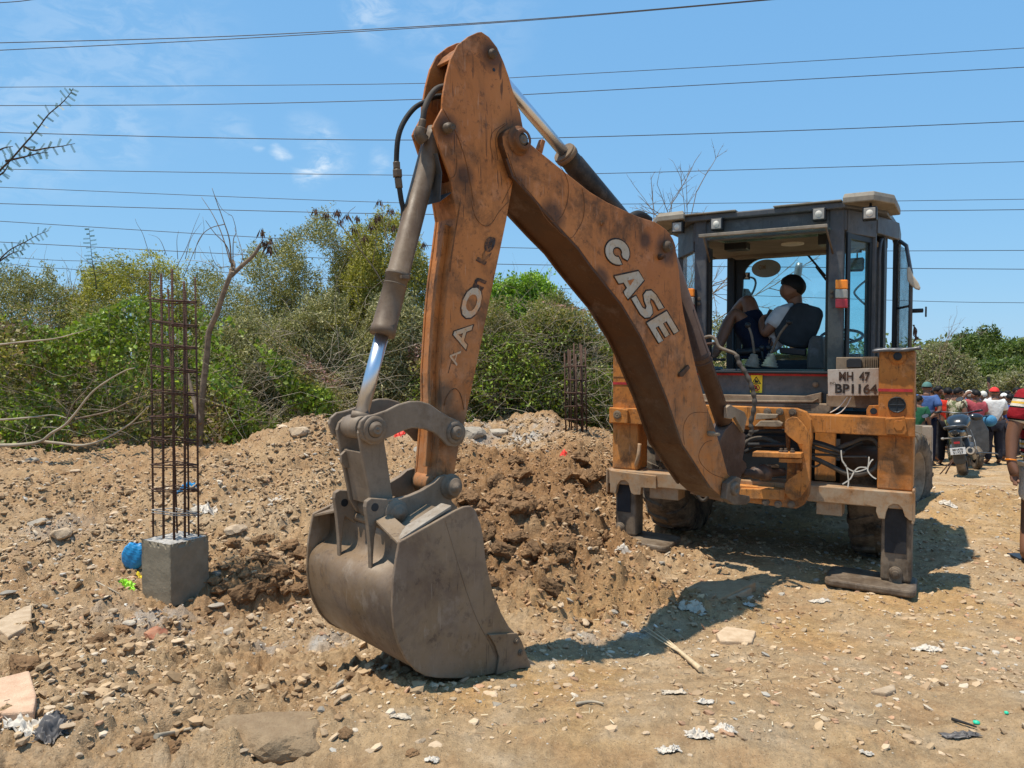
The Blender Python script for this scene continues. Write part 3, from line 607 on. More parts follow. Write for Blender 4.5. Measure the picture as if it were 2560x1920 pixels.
lb = MB().bx(-1.168, 1.175, -.06, .17, .597, .720); lb.bx(1.160, 1.178, -.075, .10, .50, .745); lb.bx(-1.178, -1.160, -.075, .10, .52, .725); sub('lower_beam', lb, M['beam'], bevel=.008)
def arch(pxs, ym=-.075): m = MB(); mplate(m, pxs, ym, .05); return sub('arch_plate', m, M['beam'], bevel=.004)
arch([(2288, 1234), (2288, 1304), (2273, 1301), (2262, 1291), (2256, 1272), (2246, 1262), (2234, 1260), (2222, 1266), (2215, 1282), (2212, 1298), (2196, 1296), (2190, 1280), (2191, 1268), (2160, 1262), (2160, 1225)])
arch([(1525, 1176), (1525, 1231), (1539, 1234), (1543, 1214), (1551, 1202), (1562, 1201), (1571, 1208), (1577, 1232), (1584, 1237), (1601, 1237), (1603, 1219), (1640, 1222), (1640, 1190)])
bx_ = MB().bx(.52, .70, -.03, .15, .50, .597); sub('beam_bracket', bx_, M['beam'])
bx_ = MB().bx(-.80, -.55, -.03, .15, .50, .597); sub('beam_bracket', bx_, M['beam'])
for s, x0, x1, zb in ((1, .962, 1.164, .055), (-1, -1.117, -.93, .150)):
    lm = MB().bx(x0, x1, -.008, .19, zb, .715); L = sub('stabiliser_leg', lm, M['cyl'] if 0 else M['steel'], bevel=.02)
    wp = MB(); a, b = (.988, 1.128) if s > 0 else (-1.095, -.975); zt = .655; z0 = .265 if s > 0 else .355
    pts = [MP(a, -.016, z0), MP(b, -.016, z0)]+[MP((a+b)/2+(b-a)/2*math.cos(q), -.016, zt-.07+.07*math.sin(q)) for q in np.linspace(0, math.pi, 9)]
    wp.prism(pts, FW*.012); sub('wear_pad', wp, M['pad'], L, 0)
    p = MP(x0+.10 if s > 0 else x0+.05, -.012, zb+.07); q = MB(); q.lathe(p, -FW, [(0, .045), (.02, .045), (.02, .035), (.033, .033), (.035, .02), (.044, .018), (.045, 0)], 20); q.box(p-UP*.05, RT*.042, UP*.05, FW*.012); sub('foot_pin', q, M['steel'], L, .003)
def footpad(x0, x1, y0, y1, z0, z1, tilt):
    m = MB(); n = 8; pts = []
    for cx, cy, a0 in ((x1-.06, y1-.06, 0), (x0+.06, y1-.06, 90), (x0+.06, y0+.06, 180), (x1-.06, y0+.06, 270)):
        for k in range(5):
            a = math.radians(a0+k*22.5); pts.append(MP(cx+.06*math.cos(a), cy+.06*math.sin(a), z0+tilt*(cx-x0)))
    m.prism(pts, UP*(z1-z0)); return sub('foot_pad', m, M['steel'], bevel=.015)
FPM = M['dusty']
footpad(.60, 1.20, -.19, .24, .010, .062, -.02); footpad(-1.14, -.60, -.18, .26, .11, .160, -.05)
# --- slide carriage
def ring(mb, outer, inner, ym, th):                        # plate with a hole, quads between matching outlines
    o = [MF(x, y, ym) for x, y in outer]; i = [MF(x, y, ym) for x, y in inner]; n = len(o); d = FW*th
    vs = o+i+[p+d for p in o]+[p+d for p in i]; fs = []
    for k in range(n):
        j = (k+1) % n; fs += [(k, j, n+j, n+k), (2*n+k, 3*n+k, 3*n+j, 2*n+j), (k, 2*n+k, 2*n+j, j), (n+k, n+j, 3*n+j, 3*n+k)]
    return mb.add(vs, fs)
cg = MB(); ring(cg, [(1740, 1012), (1990, 1021), (2015, 1030), (2027, 1050), (2030, 1095), (2026, 1120), (2024, 1210), (2022, 1235), (2010, 1262), (1990, 1272), (1740, 1240)],
     [(1755, 1062), (1960, 1068), (1972, 1070), (1980, 1078), (1988, 1096), (2000, 1125), (2000, 1205), (1984, 1216), (1972, 1220), (1960, 1222), (1755, 1205)], -.12, .07)
cg_ = sub('slide_carriage', cg, M['frame'], bevel=.006)
hk = MB(); mplate(hk, [(1820+a/4.88, 980+b/4.88) for a, b in [(690, 370), (720, 330), (780, 302), (840, 310), (900, 370), (955, 445), (988, 520), (998, 600), (998, 1090), (960, 1180), (880, 1290), (820, 1325), (760, 1310), (720, 1270), (690, 1220), (690, 1120), (740, 1060), (880, 970), (905, 960), (905, 640), (870, 645), (740, 545), (690, 490)]], -.20, .03); sub('clamp_plate', hk, M['frame'], cg_, .004)
hk = MB(); mplate(hk, [(1886, 1066), (1900, 1052), (1945, 1052), (1956, 1058), (1954, 1066), (1940, 1068)], -.21, .05); mplate(hk, [(1890, 1034), (1945, 1036), (1940, 1046), (1888, 1050)], -.19, .05); sub('hinge_casting', hk, M['dusty'], cg_, .006)
for px, py in ((1919, 1029), (1950, 1029), (1982, 1030), (1915, 1255), (1946, 1260), (1979, 1261)):
    b_ = MB(); bolt(b_, MF(px, py, -.12), -FW, .028, .035); sub('bolt', b_, M['steel'], cg_, 0)
kb = MB(); mplate(kb, [(1882, 1130), (2003, 1134), (2003, 1146), (1880, 1142)], -.30, .12); mplate(kb, [(1947, 1146), (2003, 1147), (2003, 1158), (1947, 1156)], -.28, .1); sub('pivot_bracket', kb, M['frame'], bevel=.004)
for px in (1953, 1964, 1981):
    b_ = MB(); p = MF(px, 1131, -.25); bolt(b_, p, UP, .018, .03); sub('bolt', b_, M['steel'], bevel=0)
kb = MB(); mplate(kb, [(1968, 1155), (2004, 1157), (2004, 1215), (1965, 1218)], -.05, .05); mplate(kb, [(1850, 1222), (1965, 1224), (1960, 1250), (1850, 1246)], -.16, .1); mplate(kb, [(1963, 1080), (1975, 1090), (1972, 1130), (1966, 1130)], -.1, .04); sub('carriage_web', kb, M['frame'], bevel=.004)
sc = MB(); p0 = MF(1855, 1183, -.34); p1 = MF(1960, 1180, -.10)
sc.tube([p0, p0.lerp(p1, .25), p0.lerp(p1, .26), p0.lerp(p1, .45), p0.lerp(p1, .46), p0.lerp(p1, .62), p0.lerp(p1, .63), p1], [.030, .032, .045, .048, .062, .062, .035, .03], 18); sub('swing_cylinder', sc, M['cylr'], bevel=0)
sc = MB(); 
for dy in (-8, 8): sc.cyl(MF(1915, 1172+dy, -.22), MF(1945, 1174+dy, -.14), .014, 8)
sub('hydraulic_fitting', sc, M['steel'], bevel=0)
# --- boom foot, kingpost
kp = MB(); kp.bplate([(1834, 1053), (1852, 1078), (1865, 1086), (1863, 1115), (1857, 1148), (1866, 1158), (1868, 1170), (1852, 1191), (1845, 1215), (1830, 1235), (1800, 1215), (1790, 1120), (1812, 1075)], .06, .14); sub('kingpost', kp, M['cylr'], bevel=.006)
kp = MB(); kp.bplate([(1818, 1018), (1826, 1012), (1862, 1030), (1868, 1046), (1860, 1082), (1838, 1042), (1828, 1048), (1818, 1046)], .09, .03); sub('hose_guide', kp, M['dusty'], bevel=.004)
kp = MB(); kp.bplate([(1820, 1208), (1842, 1191), (1854, 1197), (1851, 1212), (1849, 1236), (1875, 1240), (1876, 1252), (1868, 1262), (1835, 1262), (1815, 1248)], .19, .05); kp2 = sub('foot_casting', kp, M['steel'], bevel=.006)
q = MB(); t_, z_ = BX(1839, 1222, .20); q.lathe(BPT(t_, z_, .19), BN, [(0, .012), (.018, .012), (.02, .02), (.038, .022), (.046, .015), (.05, 0)], 22); sub('pin_boss', q, M['steel'], kp2, 0)
# --- boom
BO = .137
up_edge = [(1313, 348), (1356, 384), (1417, 433), (1475, 479), (1518, 505), (1573, 531), (1596, 541), (1620, 549), (1637, 554), (1651, 563), (1664, 572), (1674.5, 583.5), (1683, 597), (1689, 613), (1693, 647), (1698, 676), (1703, 734), (1709, 780), (1722, 840), (1743, 931), (1765, 1010), (1783, 1057), (1801, 1115), (1819.5, 1184), (1836, 1203), (1834, 1240), (1822, 1250), (1798, 1238)]
lo_edge = [(1776, 1217), (1754, 1184), (1729, 1144), (1707, 1112), (1686, 1050), (1668, 996), (1646, 942), (1624, 887), (1602.5, 840), (1581, 804), (1555.5, 761), (1518, 714), (1475, 659), (1446, 618), (1402.5, 572), (1359, 523), (1330, 488), (1301, 456), (1284, 439), (1269.5, 395.5), (1258, 361), (1256, 341), (1262, 328), (1274, 320), (1290, 320), (1304, 332)]
out = up_edge+lo_edge; q = [BX(x, y, BO) for x, y in out]
bm_ = MB(); n = len(q); near = [BPT(t, z, BO) for t, z in q]; bm_.prism(near, -BN*(2*BO))
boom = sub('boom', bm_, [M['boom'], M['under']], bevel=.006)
for pl in boom.data.polygons:                              # the faces along the inside of the bend take the darker underside colour
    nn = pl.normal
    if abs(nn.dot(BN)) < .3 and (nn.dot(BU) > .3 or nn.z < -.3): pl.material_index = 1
fl = MB(); # flange lips of the side plates along the underside
le = [BX(x, y, BO) for x, y in lo_edge[:20]]
for o in (BO, -BO+.016):
    nrm = []
    for i in range(len(le)):
        a = Vector(le[max(i-1, 0)]); b = Vector(le[min(i+1, len(le)-1)]); d = (b-a).normalized(); nrm.append(Vector((d.y, -d.x)))
    c2 = [(p[0]-m_.x*.014, p[1]-m_.y*.014) for p, m_ in zip(le, nrm)]
    s_ = 1 if (Vector(c2[8])-Vector(le[8])).x > 0 else -1
    c2 = [(p[0]-s_*-1*m_.x*.016*-1, p[1]-s_*-1*m_.y*.016*-1) for p, m_ in zip(le, nrm)]
    fl.prism([BPT(t, z, o+.001) for t, z in le]+[BPT(t, z, o+.001) for t, z in c2[::-1]], -BN*.016)
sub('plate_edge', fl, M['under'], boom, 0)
bh = MB(); t_, z_ = BX(1297, 352, BO)
bh.lathe(BPT(t_, z_, BO), BN, [(.034, .040), (.052, .040), (.058, .032), (.060, .012), (.075, .010), (.078, 0)], 32); bs = sub('elbow_boss', bh, M['boom'], boom, 0)
bh = MB(); pin(bh, BPT(t_, z_, BO+.02), BN, .036, .024); sub('elbow_pin', bh, M['steel'], boom, 0)
def wl(mb, pts, sc, ox, oy, o, r=.0016): mb.tube(crv([BPT(*BX(ox+a/sc, oy+b/sc, o), o+.001) for a, b in pts], 4), r, 5); return mb
ws = MB(); wl(ws, [(690, 400), (740, 480), (765, 580), (750, 720), (700, 840), (640, 880), (570, 820), (520, 740)], 3.456, 1200, 300, BO); wl(ws, [(880, 580), (900, 700), (890, 850), (830, 970), (780, 1020), (700, 985), (640, 920)], 3.456, 1200, 300, BO)
wl(ws, [(860, 1000), (850, 920), (860, 850), (900, 790), (960, 775), (1020, 780)], 2.765, 1400, 750, BO); wl(ws, [(1160, 1240), (1050, 1200), (975, 1130), (960, 1060), (1000, 990), (1050, 970)], 2.765, 1400, 750, BO); wl(ws, [(240, 290), (300, 470), (340, 540), (470, 690), (560, 840), (640, 930)], 3.456, 1200, 300, BO, .002)
sub('weld_seam', ws, M['dipd'], boom, 0)
for px, py, r, h, m in ((1666, 617, .036, .04, 'steel'), (1648, 643, .018, .045, 'under'), (1504, 559, .013, .02, 'boom'), (1771, 1084, .018, .09, 'dusty')):
    t_, z_ = BX(px, py, BO); b_ = MB(); pin(b_, BPT(t_, z_, BO-.002), BN, r, h); sub('boom_pin', b_, M[m], boom, 0)
b_ = MB(); b_.bplate([(1700, 934), (1722, 912), (1726, 920), (1708, 942), (1700, 942)], BO+.02, .02); sub('hose_lug', b_, M['under'], boom, .003)
b_ = MB(); b_.bplate([(1346, 374), (1356, 347), (1364, 352), (1356, 384)], .06, .03); sub('stop_tab', b_, M['boom'], boom, .002)
# letters along the boom
def letmap(cx, cy, r, u, o): return lambda a, b: BPT(*BX(cx+r[0]*a+u[0]*b, cy+r[1]*a+u[1]*b, o), o)
rd = (.51*66, .86*66); ud = (.86*60, -.51*60)
def arcp(cx, cy, rx, ry, a0, a1, n): return [(cx+rx*math.cos(math.radians(a0+(a1-a0)*k/n)), cy+ry*math.sin(math.radians(a0+(a1-a0)*k/n))) for k in range(n+1)]
LET = {'C': [arcp(0, 0, .52, .5, 20, 350, 22)+[(.17, -.045)]+arcp(0, 0, .18, .17, 345, 30, 12)+[(.30, .06)]],
       'A': [[(-.52, -.5), (-.16, -.5), (-.10, -.30), (.12, -.30), (.18, -.5), (.54, -.5), (.22, .5), (-.22, .5)]],
       'S': [[(-.5, -.5), (.2, -.5), (.42, -.42), (.5, -.22), (.42, -.02), (.22, .08), (-.02, .12), (-.1, .2), (.02, .26), (.42, .24), (.46, .5), (-.14, .5), (-.38, .42), (-.46, .22), (-.38, .02), (-.16, -.08), (.06, -.12), (.12, -.2), (.02, -.26), (-.5, -.24)]],
       'E': [[(-.46, -.5), (.46, -.5), (.46, -.26), (-.10, -.26), (-.10, -.14), (.40, -.14), (.40, .10), (-.10, .10), (-.10, .24), (.46, .24), (.46, .5), (-.46, .5)]]}
let = MB(); edg = MB()
for ch, (cx, cy) in zip('CASE', [(1543, 630), (1577, 704), (1619, 759), (1656, 817)]):
    f = letmap(cx, cy, rd, ud, BO+.003); f0 = letmap(cx, cy, rd, ud, BO+.0015)
    for poly in LET[ch]:
        let.prism([f(a, b) for a, b in poly], BN*.0006)
        edg.tube([f0(a, b) for a, b in poly+[poly[0]]], .0058, 4, False)
f = letmap(1577, 704, rd, ud, BO+.0055); hole = MB().prism([f(-.02, .2), (f(-.10, -.10)), f(.12, -.10)], BN*.0005)
sub('painted_lettering', let, M['letw'], boom, 0); sub('letter_outline', edg, M['letk'], boom, 0); sub('letter_counter', hole, M['boom'], boom, 0)
# --- dipper
DO = .095
dout = [(1204, 79), (1223, 92), (1243, 118), (1260, 156), (1272, 190), (1283.5, 231), (1301, 283), (1312, 341), (1310, 380), (1300, 420), (1283.5, 451), (1272, 517), (1266, 552), (1243, 662), (1231, 720), (1214, 804), (1199.6, 876), (1189, 925), (1178, 980), (1165, 1043), (1147, 1117), (1135, 1190), (1120, 1230), (1098, 1235), (1086, 1215),
        (1092, 1170), (1098, 1098), (1105, 999), (1104, 934), (1113, 789), (1121, 702), (1133, 616), (1142, 543), (1126, 490), (1107, 500), (1126, 445), (1098, 367), (1082, 318), (1087, 306), (1105.5, 271.5), (1107, 242), (1116, 190), (1127, 147), (1144.6, 112), (1171, 91), (1194, 80.5)]
dout = [p for p in dout if p not in ((1126, 490), (1107, 500))]
qd = [BX(x, y, DO) for x, y in dout]; dp = MB()
dp.prism([BPT(t, z, DO) for t, z in qd], -BN*.016); dp.prism([BPT(t, z, -DO+.016) for t, z in qd], -BN*.016)
dip = sub('dipper', dp, M['dip'], bevel=.004)
def strip(mb, pts, ins, o=DO-.0165, w=None, off=0):        # plate running across between the two side plates
    q = [Vector(BX(x, y, DO)) for x, y in pts]; nn = []
    for i in range(len(q)):
        d = (q[min(i+1, len(q)-1)]-q[max(i-1, 0)]).normalized(); nn.append(Vector((-d.y, d.x)))
    cen = Vector(BX(1190, 700, DO)); 
    sg = 1 if (cen-q[len(q)//2]).dot(nn[len(q)//2]) > 0 else -1
    a = [p+m_*sg*(.004+off) for p, m_ in zip(q, nn)]; b = [p+m_*sg*(.004+ins+off) for p, m_ in zip(q, nn)]
    return mb.prism([BPT(p.x, p.y, o) for p in a]+[BPT(p.x, p.y, o) for p in b[::-1]], -BN*(w or 2*o))
fr = MB(); strip(fr, [(1126, 452), (1142, 543), (1133, 616), (1121, 702), (1113, 789), (1104, 934), (1105, 999), (1098, 1098), (1092, 1170), (1087, 1212)], .02); sub('front_cover', fr, M['dip'], dip, .003)
fr = MB(); strip(fr, [(1141, 560), (1133, 616), (1121, 702), (1113, 789), (1104, 934), (1105, 999), (1098, 1098), (1092, 1170)], .03, o=.035, w=.028, off=-.030); sub('stiffening_rib', fr, M['dip'], dip, .003)
fr = MB(); strip(fr, [(1283.5, 460), (1272, 517), (1243, 662), (1214, 804), (1189, 925), (1165, 1043), (1140, 1160)], .02); strip(fr, [(1300, 290), (1283.5, 231), (1260, 156), (1243, 118), (1223, 92), (1204, 79)], .02); sub('back_cover', fr, M['dip'], dip, .003)
fr = MB(); strip(fr, [(1135, 130), (1150, 108), (1171, 93), (1190, 83)], .016, off=.02); strip(fr, [(1105, 275), (1100, 300), (1096, 330)], .02, off=.10); sub('cross_plate', fr, M['dip'], dip, .003)
fr = MB(); strip(fr, [(1100, 380), (1112, 430), (1107, 500), (1140, 470)], .006); sub('guard_plate', fr, M['cab'], dip, 0)
dw = MB(); wl(dw, [(1130, 800), (1240, 1000), (1300, 1160), (1330, 1260), (1365, 1420), (1400, 1640)], 3.456, 780, 40, DO, .0018); wl(dw, [(1195, 1400), (1230, 1380), (1250, 1290), (1248, 1200)], 3.456, 780, 40, DO); wl(dw, [(1380, 10), (1400, 120), (1450, 200), (1510, 225), (1560, 190), (1610, 110), (1690, 20)], 3.456, 780, 500, DO)
wl(dw, [(1280, 20), (1250, 200), (1210, 440), (1190, 620)], 3.456, 780, 500, DO, .0035); wl(dw, [(1730, 1430), (1680, 1540), (1640, 1620)], 3.456, 780, 40, DO)
for rr in (205, 250): wl(dw, [(1790-rr*.9, 1240), (1790-rr, 1100), (1790-rr*.9, 1000), (1790-rr*.5, 930)], 3.456, 780, 40, DO)
wl(dw, [(830, 230), (840, 190), (865, 155), (885, 145), (905, 160), (920, 200), (930, 250)], 2.023, 700, 900, DO, .0028)
sub('weld_seam', dw, M['dipd'], dip, 0)
for px, py, r, h in ((1228.5, 135.5, .024, .035), (1115.6, 322, .026, .06)):
    t_, z_ = BX(px, py, DO); b_ = MB(); pin(b_, BPT(t_, z_, DO-.001), BN, r, h); sub('dipper_pin', b_, M['steel'], dip, 0)
t_, z_ = BX(1234.6, 174.6, DO); b_ = MB(); b_.cyl(BPT(t_, z_, DO), BPT(t_, z_, DO+.002), .009, 12); sub('bolt_hole', b_, M['cabdark'], dip, 0)
# worn lettering on the dipper (reads upwards)
dl = MB(); dk = MB()
def dglyph(mb, s, cx, cy, wpx, hpx, ang, o, bold=.03):
    v, f = glyphs(s, 1, bold); c_, s_ = math.cos(math.radians(ang)), math.sin(math.radians(ang))
    vs = []
    for a, b in v:
        X = a*wpx; Y = b*hpx; vs.append(BPT(*BX(cx+X*c_+Y*s_, cy+X*s_-Y*c_, o), o))
    mb.add(vs, f)
dglyph(dk, 'e', 1224, 611, 40, 25, -72, DO+.0025, .04); dglyph(dk, 'k', 1210, 641, 38, 26, -62, DO+.0025, .04); dglyph(dk, 'n', 1199, 709, 26, 28, -66, DO+.0025, .03)
dglyph(dk, 'O', 1179, 757, 88, 52, -70, DO+.0015, .05); dglyph(dl, 'O', 1179, 757, 80, 45, -70, DO+.003, .04)
dglyph(dk, 'A', 1154, 838, 72, 46, -74, DO+.0015, .05); dglyph(dl, 'A', 1154, 838, 64, 40, -74, DO+.003, .02); dglyph(dl, 'A', 1136, 893, 40, 24, -74, DO+.003, 0); dglyph(dk, 'T', 1133, 905, 60, 12, -76, DO+.0015, 0)
M['letw2'] = paint('flaking_white', (.60, .57, .50), (.42, .17, .05), (.5, .3, .12), ga=1.0, gs=9, da=.7, dustz=(1, 3), scr=1, spots=1)
M['letk2'] = paint('flaking_black', (.03, .02, .018), (.42, .17, .05), (.4, .2, .08), ga=.35, gs=9, da=.2, scr=.6, spots=.5)
sub('painted_lettering', dl, M['letw2'], dip, 0); sub('painted_lettering', dk, M['letk2'], dip, 0)
# --- hydraulic cylinders of the arm
def P2(px, py, o): return Vector(BX(px, py, o))
def cylp(a, b, f): return BPT(*(a.lerp(b, f)), 0)
a = P2(1115.6, 322, DO); b = P2(937, 1073, .15)
def frac_y(a, b, py):                                      # where along a-b the picture row py is passed
    best = 0; e = 1e9
    for k in range(401):
        p = BPT(*(a.lerp(b, k/400)), 0)-CAM; yy = CY-F*(p.y*sa+p.z*ca)/(p.y*ca-p.z*sa)
        if abs(yy-py) < e: e = abs(yy-py); best = k/400
    return best
f1 = frac_y(a, b, 838); f0 = .0; fc = frac_y(a, b, 690)
m = MB(); m.tube([cylp(a, b, -.012), cylp(a, b, .02), cylp(a, b, .045), cylp(a, b, fc-.012), cylp(a, b, fc-.011), cylp(a, b, fc+.004), cylp(a, b, fc+.005), cylp(a, b, f1-.03), cylp(a, b, f1-.029), cylp(a, b, f1)], [.045, .050, .053, .055, .060, .060, .056, .059, .062, .061], 28); bc = sub('bucket_cylinder', m, M['cyl'], bevel=0)
m = MB(); m.tube([cylp(a, b, f1-.01), cylp(a, b, .965)], .0335, 24); sub('cylinder_rod', m, M['chrome'], bc, 0)
m = MB(); m.tube([cylp(a, b, fc-.004), cylp(a, b, fc+.001)], .0625, 28); m.tube([cylp(a, b, fc+.03), cylp(a, b, fc+.034)], .0585, 28); m.box(BPT(*(a.lerp(b, fc+.008)), .063), BN*.012, BU*.02, UP*.008); sub('hose_clamp', m, M['steel'], bc, .001)
m = MB(); m.tube([cylp(a, b, .955), cylp(a, b, .975)], .046, 20); m.cyl(BPT(b.x, b.y, -.07), BPT(b.x, b.y, .07), .055, 24); sub('rod_eye', m, M['link'], bc, 0)
def hose(mb, px, o, r, n=8): return mb.tube(crv([BPT(*BX(x, y, o), o) for x, y in px], 6), r, n)
m = MB(); hose(m, [(1112, 216), (1098, 219), (1087, 226), (1074, 243), (1063, 268), (1058, 292), (1055, 315)], .03, .0145, 10); sub('hydraulic_hose', m, M['hose'], bevel=0)
m = MB(); hose(m, [(1105, 240), (1085, 243), (1063, 254), (1035, 271), (1009, 306), (995, 346), (991, 402), (993, 430), (997, 460), (1003, 500), (1008, 525), (1006, 560)], -.03, .013, 10); sub('hydraulic_hose', m, M['rub'], bevel=0)
m = MB(); hose(m, [(991, 405), (992, 422)], -.03, .017, 10); hose(m, [(993, 424), (994, 443)], -.03, .024, 6); hose(m, [(995, 445), (998, 470)], -.03, .018, 8); hose(m, [(1057, 300), (1053, 322)], .03, .02, 6); hose(m, [(1053, 322), (1050, 338), (1060, 352)], .03, .03, 8); sub('hose_fitting', m, M['steel'], bevel=0)
a = P2(1228.5, 135.5, DO); a0 = P2(1203, 137, 0); b = P2(1600, 606, 0)
fa = frac_y(a0, b, 386)
m = MB(); m.tube([cylp(a0, b, 0), cylp(a0, b, fa+.02)], .033, 24); dc = sub('dipper_cylinder', m, M['chrome'], bevel=0)
m = MB(); m.tube([cylp(a0, b, fa-.012), cylp(a0, b, fa-.01), cylp(a0, b, fa+.02), cylp(a0, b, fa+.022), cylp(a0, b, fa+.05), cylp(a0, b, fa+.052), cylp(a0, b, 1)], [.045, .066, .066, .060, .061, .064, .064], 28); sub('cylinder_barrel', m, M['cylb'], dc, 0)
m = MB(); m.tube([cylp(a0, b, fa-.013), cylp(a0, b, fa-.005)], [.066, .067], 28); m.tube([cylp(a0, b, fa-.006), cylp(a0, b, fa+.012)], .070, 28); sub('gland_nut', m, M['dusty'], dc, 0)
m = MB(); hose(m, [(1575, 548), (1590, 538), (1605, 540), (1622, 552)], 0, .03, 10); sub('hydraulic_hose', m, M['rub'], bevel=0)
a = P2(1668, 640, 0); b = P2(1812, 1062, 0); fa = frac_y(a, b, 893)
m = MB(); m.tube([cylp(a, b, 0), cylp(a, b, fa-.03), cylp(a, b, fa-.029), cylp(a, b, fa+.035), cylp(a, b, fa+.036), cylp(a, b, .98)], [.062, .062, .064, .064, .061, .061], 26); bc2 = sub('boom_cylinder', m, M['cylr'], bevel=0)
m = MB(); m.tube([cylp(a, b, fa-.01), cylp(a, b, fa-.002)], .067, 24); m.tube([cylp(a, b, fa+.02), cylp(a, b, fa+.028)], .067, 24); m.tube([cylp(a, b, .98), cylp(a, b, 1.06)], [.04, .05], 16); sub('pipe_clamp', m, M['cylr'], bc2, 0)
m = MB(); m.tube([BPT(*p, .055) for p in (a.lerp(b, .3), a.lerp(b, .6), a.lerp(b, .97))], .010, 8); sub('steel_pipe', m, M['cylr'], bc2, 0)
m = MB(); C4 = lambda pts: [(700+a_/2.023, 900+b_/2.023) for a_, b_ in pts]; C6 = lambda pts: [(1400+a_/2.765, 750+b_/2.765) for a_, b_ in pts]
m.tube(crv([MF(x, y, -.5) for x, y in C6([(990, 300), (988, 268), (1030, 252), (1070, 265), (1098, 322), (1150, 347), (1205, 368), (1230, 400)])]), .0125, 8); hb = sub('bent_guard_pipe', m, M['steel'], bevel=0)
m = MB(); m.tube(crv([MF(x, y, -.5) for x, y in C6([(1220, 380), (1240, 440), (1280, 500), (1315, 570), (1336, 640), (1345, 700), (1335, 780), (1318, 850), (1325, 900), (1310, 940)])]), [.017+.003*math.sin(k*1.3) for k in range(55)], 8); sub('taped_hose', m, M['hose'], bevel=0)
m = MB(); m.tube([MF(x, y, -.5) for x, y in C6([(992, 306), (1078, 298)])], .01, 8); sub('brace_rod', m, M['rust'], hb, 0)
m = MB(); m.tube(crv([MF(x, y, -.42) for x, y in C6([(935, 1165), (945, 1260), (955, 1350), (985, 1385), (1015, 1370), (1025, 1335)])]), .0125, 8); sub('hydraulic_hose', m, M['hose'], bevel=0)
m = MB(); mplate(m, C6([(900, 1270), (1130, 1280), (1130, 1400), (900, 1340)]), -.30, .1); sub('swing_frame', m, M['under'])
for k, pts in enumerate([[(1270, 1010), (1300, 975), (1370, 955), (1440, 965), (1520, 1000)], [(1280, 1050), (1350, 1020), (1450, 1030), (1520, 1060)], [(1290, 950), (1340, 915), (1440, 905), (1560, 905)], [(1300, 1000), (1400, 1000), (1560, 1000)]]):
    m = MB(); m.tube(crv([MF(x, y, -.10-.02*k) for x, y in C6(pts)]), .016 if k else .019, 8); sub('hydraulic_hose', m, M['rub'] if k else M['hose'], bevel=0)
# --- bucket linkage
LO = .15
lk = C4([(400, 345), (410, 310), (440, 283), (480, 275), (540, 255), (600, 225), (660, 208), (710, 208), (760, 222), (810, 258), (860, 288), (910, 310), (935, 345), (938, 385), (925, 420), (890, 440), (850, 435), (820, 402), (780, 368), (730, 350), (670, 345), (620, 360), (570, 385), (530, 402), (500, 425), (460, 428), (420, 402)])
qn = [BX(x, y, LO) for x, y in lk]
for o in (LO, -LO+.022):
    m = MB(); m.prism([BPT(t, z, o) for t, z in qn], -BN*.022); Lk = sub('bucket_link', m, M['link'], bevel=.006)
    if o > 0:
        for (px, py, r, mm) in ((937, 1073, .036, 'link'), (1139, 1082, .034, 'steel')):
            t_, z_ = BX(px, py, LO); b_ = MB(); pin(b_, BPT(t_, z_, o-.001), BN, r, .030); sub('link_pin', b_, M[mm], Lk, 0)
            b_ = MB(); b_.lathe(BPT(t_, z_, o), BN, [(r*1.7, 0), (r*1.65, .008), (r*1.1, .008)], 28); sub('pin_boss', b_, M[mm], Lk, 0)
t1, z1 = BX(937, 1073, LO); t2, z2 = BX(1139, 1082, LO); t3, z3 = BX(987, 1281, LO)
m = MB(); m.cyl(BPT(t1, z1, -LO), BPT(t1, z1, LO), .03, 20); m.cyl(BPT(t2, z2, -LO), BPT(t2, z2, LO), .03, 20); sub('cross_pin', m, M['steel'], bevel=0)
hl = C4([(398, 370), (410, 330), (440, 300), (500, 300), (525, 340), (530, 420), (545, 520), (572, 700), (590, 770), (560, 800), (500, 800), (465, 740), (452, 660), (432, 560), (415, 470)])
qh = [BX(x, y, .11) for x, y in hl]
m = MB()
for o in (.11, -.09): m.prism([BPT(t, z, o) for t, z in qh], -BN*.022)
m2 = [Vector(q_) for q_ in (qh[14], qh[13], qh[12], qh[11])]
m.prism([BPT(q_.x-.012, q_.y, .088) for q_ in m2]+[BPT(q_.x-.03, q_.y, .088) for q_ in m2[::-1]], -BN*.176)
tl = sub('tipping_lever', m, M['link'], bevel=.005)
m = MB(); m.cyl(BPT(t3, z3, -.125), BPT(t3, z3, .125), .058, 28); m.cyl(BPT(t3, z3, -.06), BPT(t3, z3, .06), .066, 28); sub('lever_bush', m, M['link'], tl, 0)
m = MB(); q_ = C4([(310, 480), (330, 460), (370, 455), (395, 480), (395, 555), (330, 545), (312, 520)]); m.bplate(q_, -.06, .02, onoff=-.06); sub('lifting_eye', m, M['link'], tl, .003)
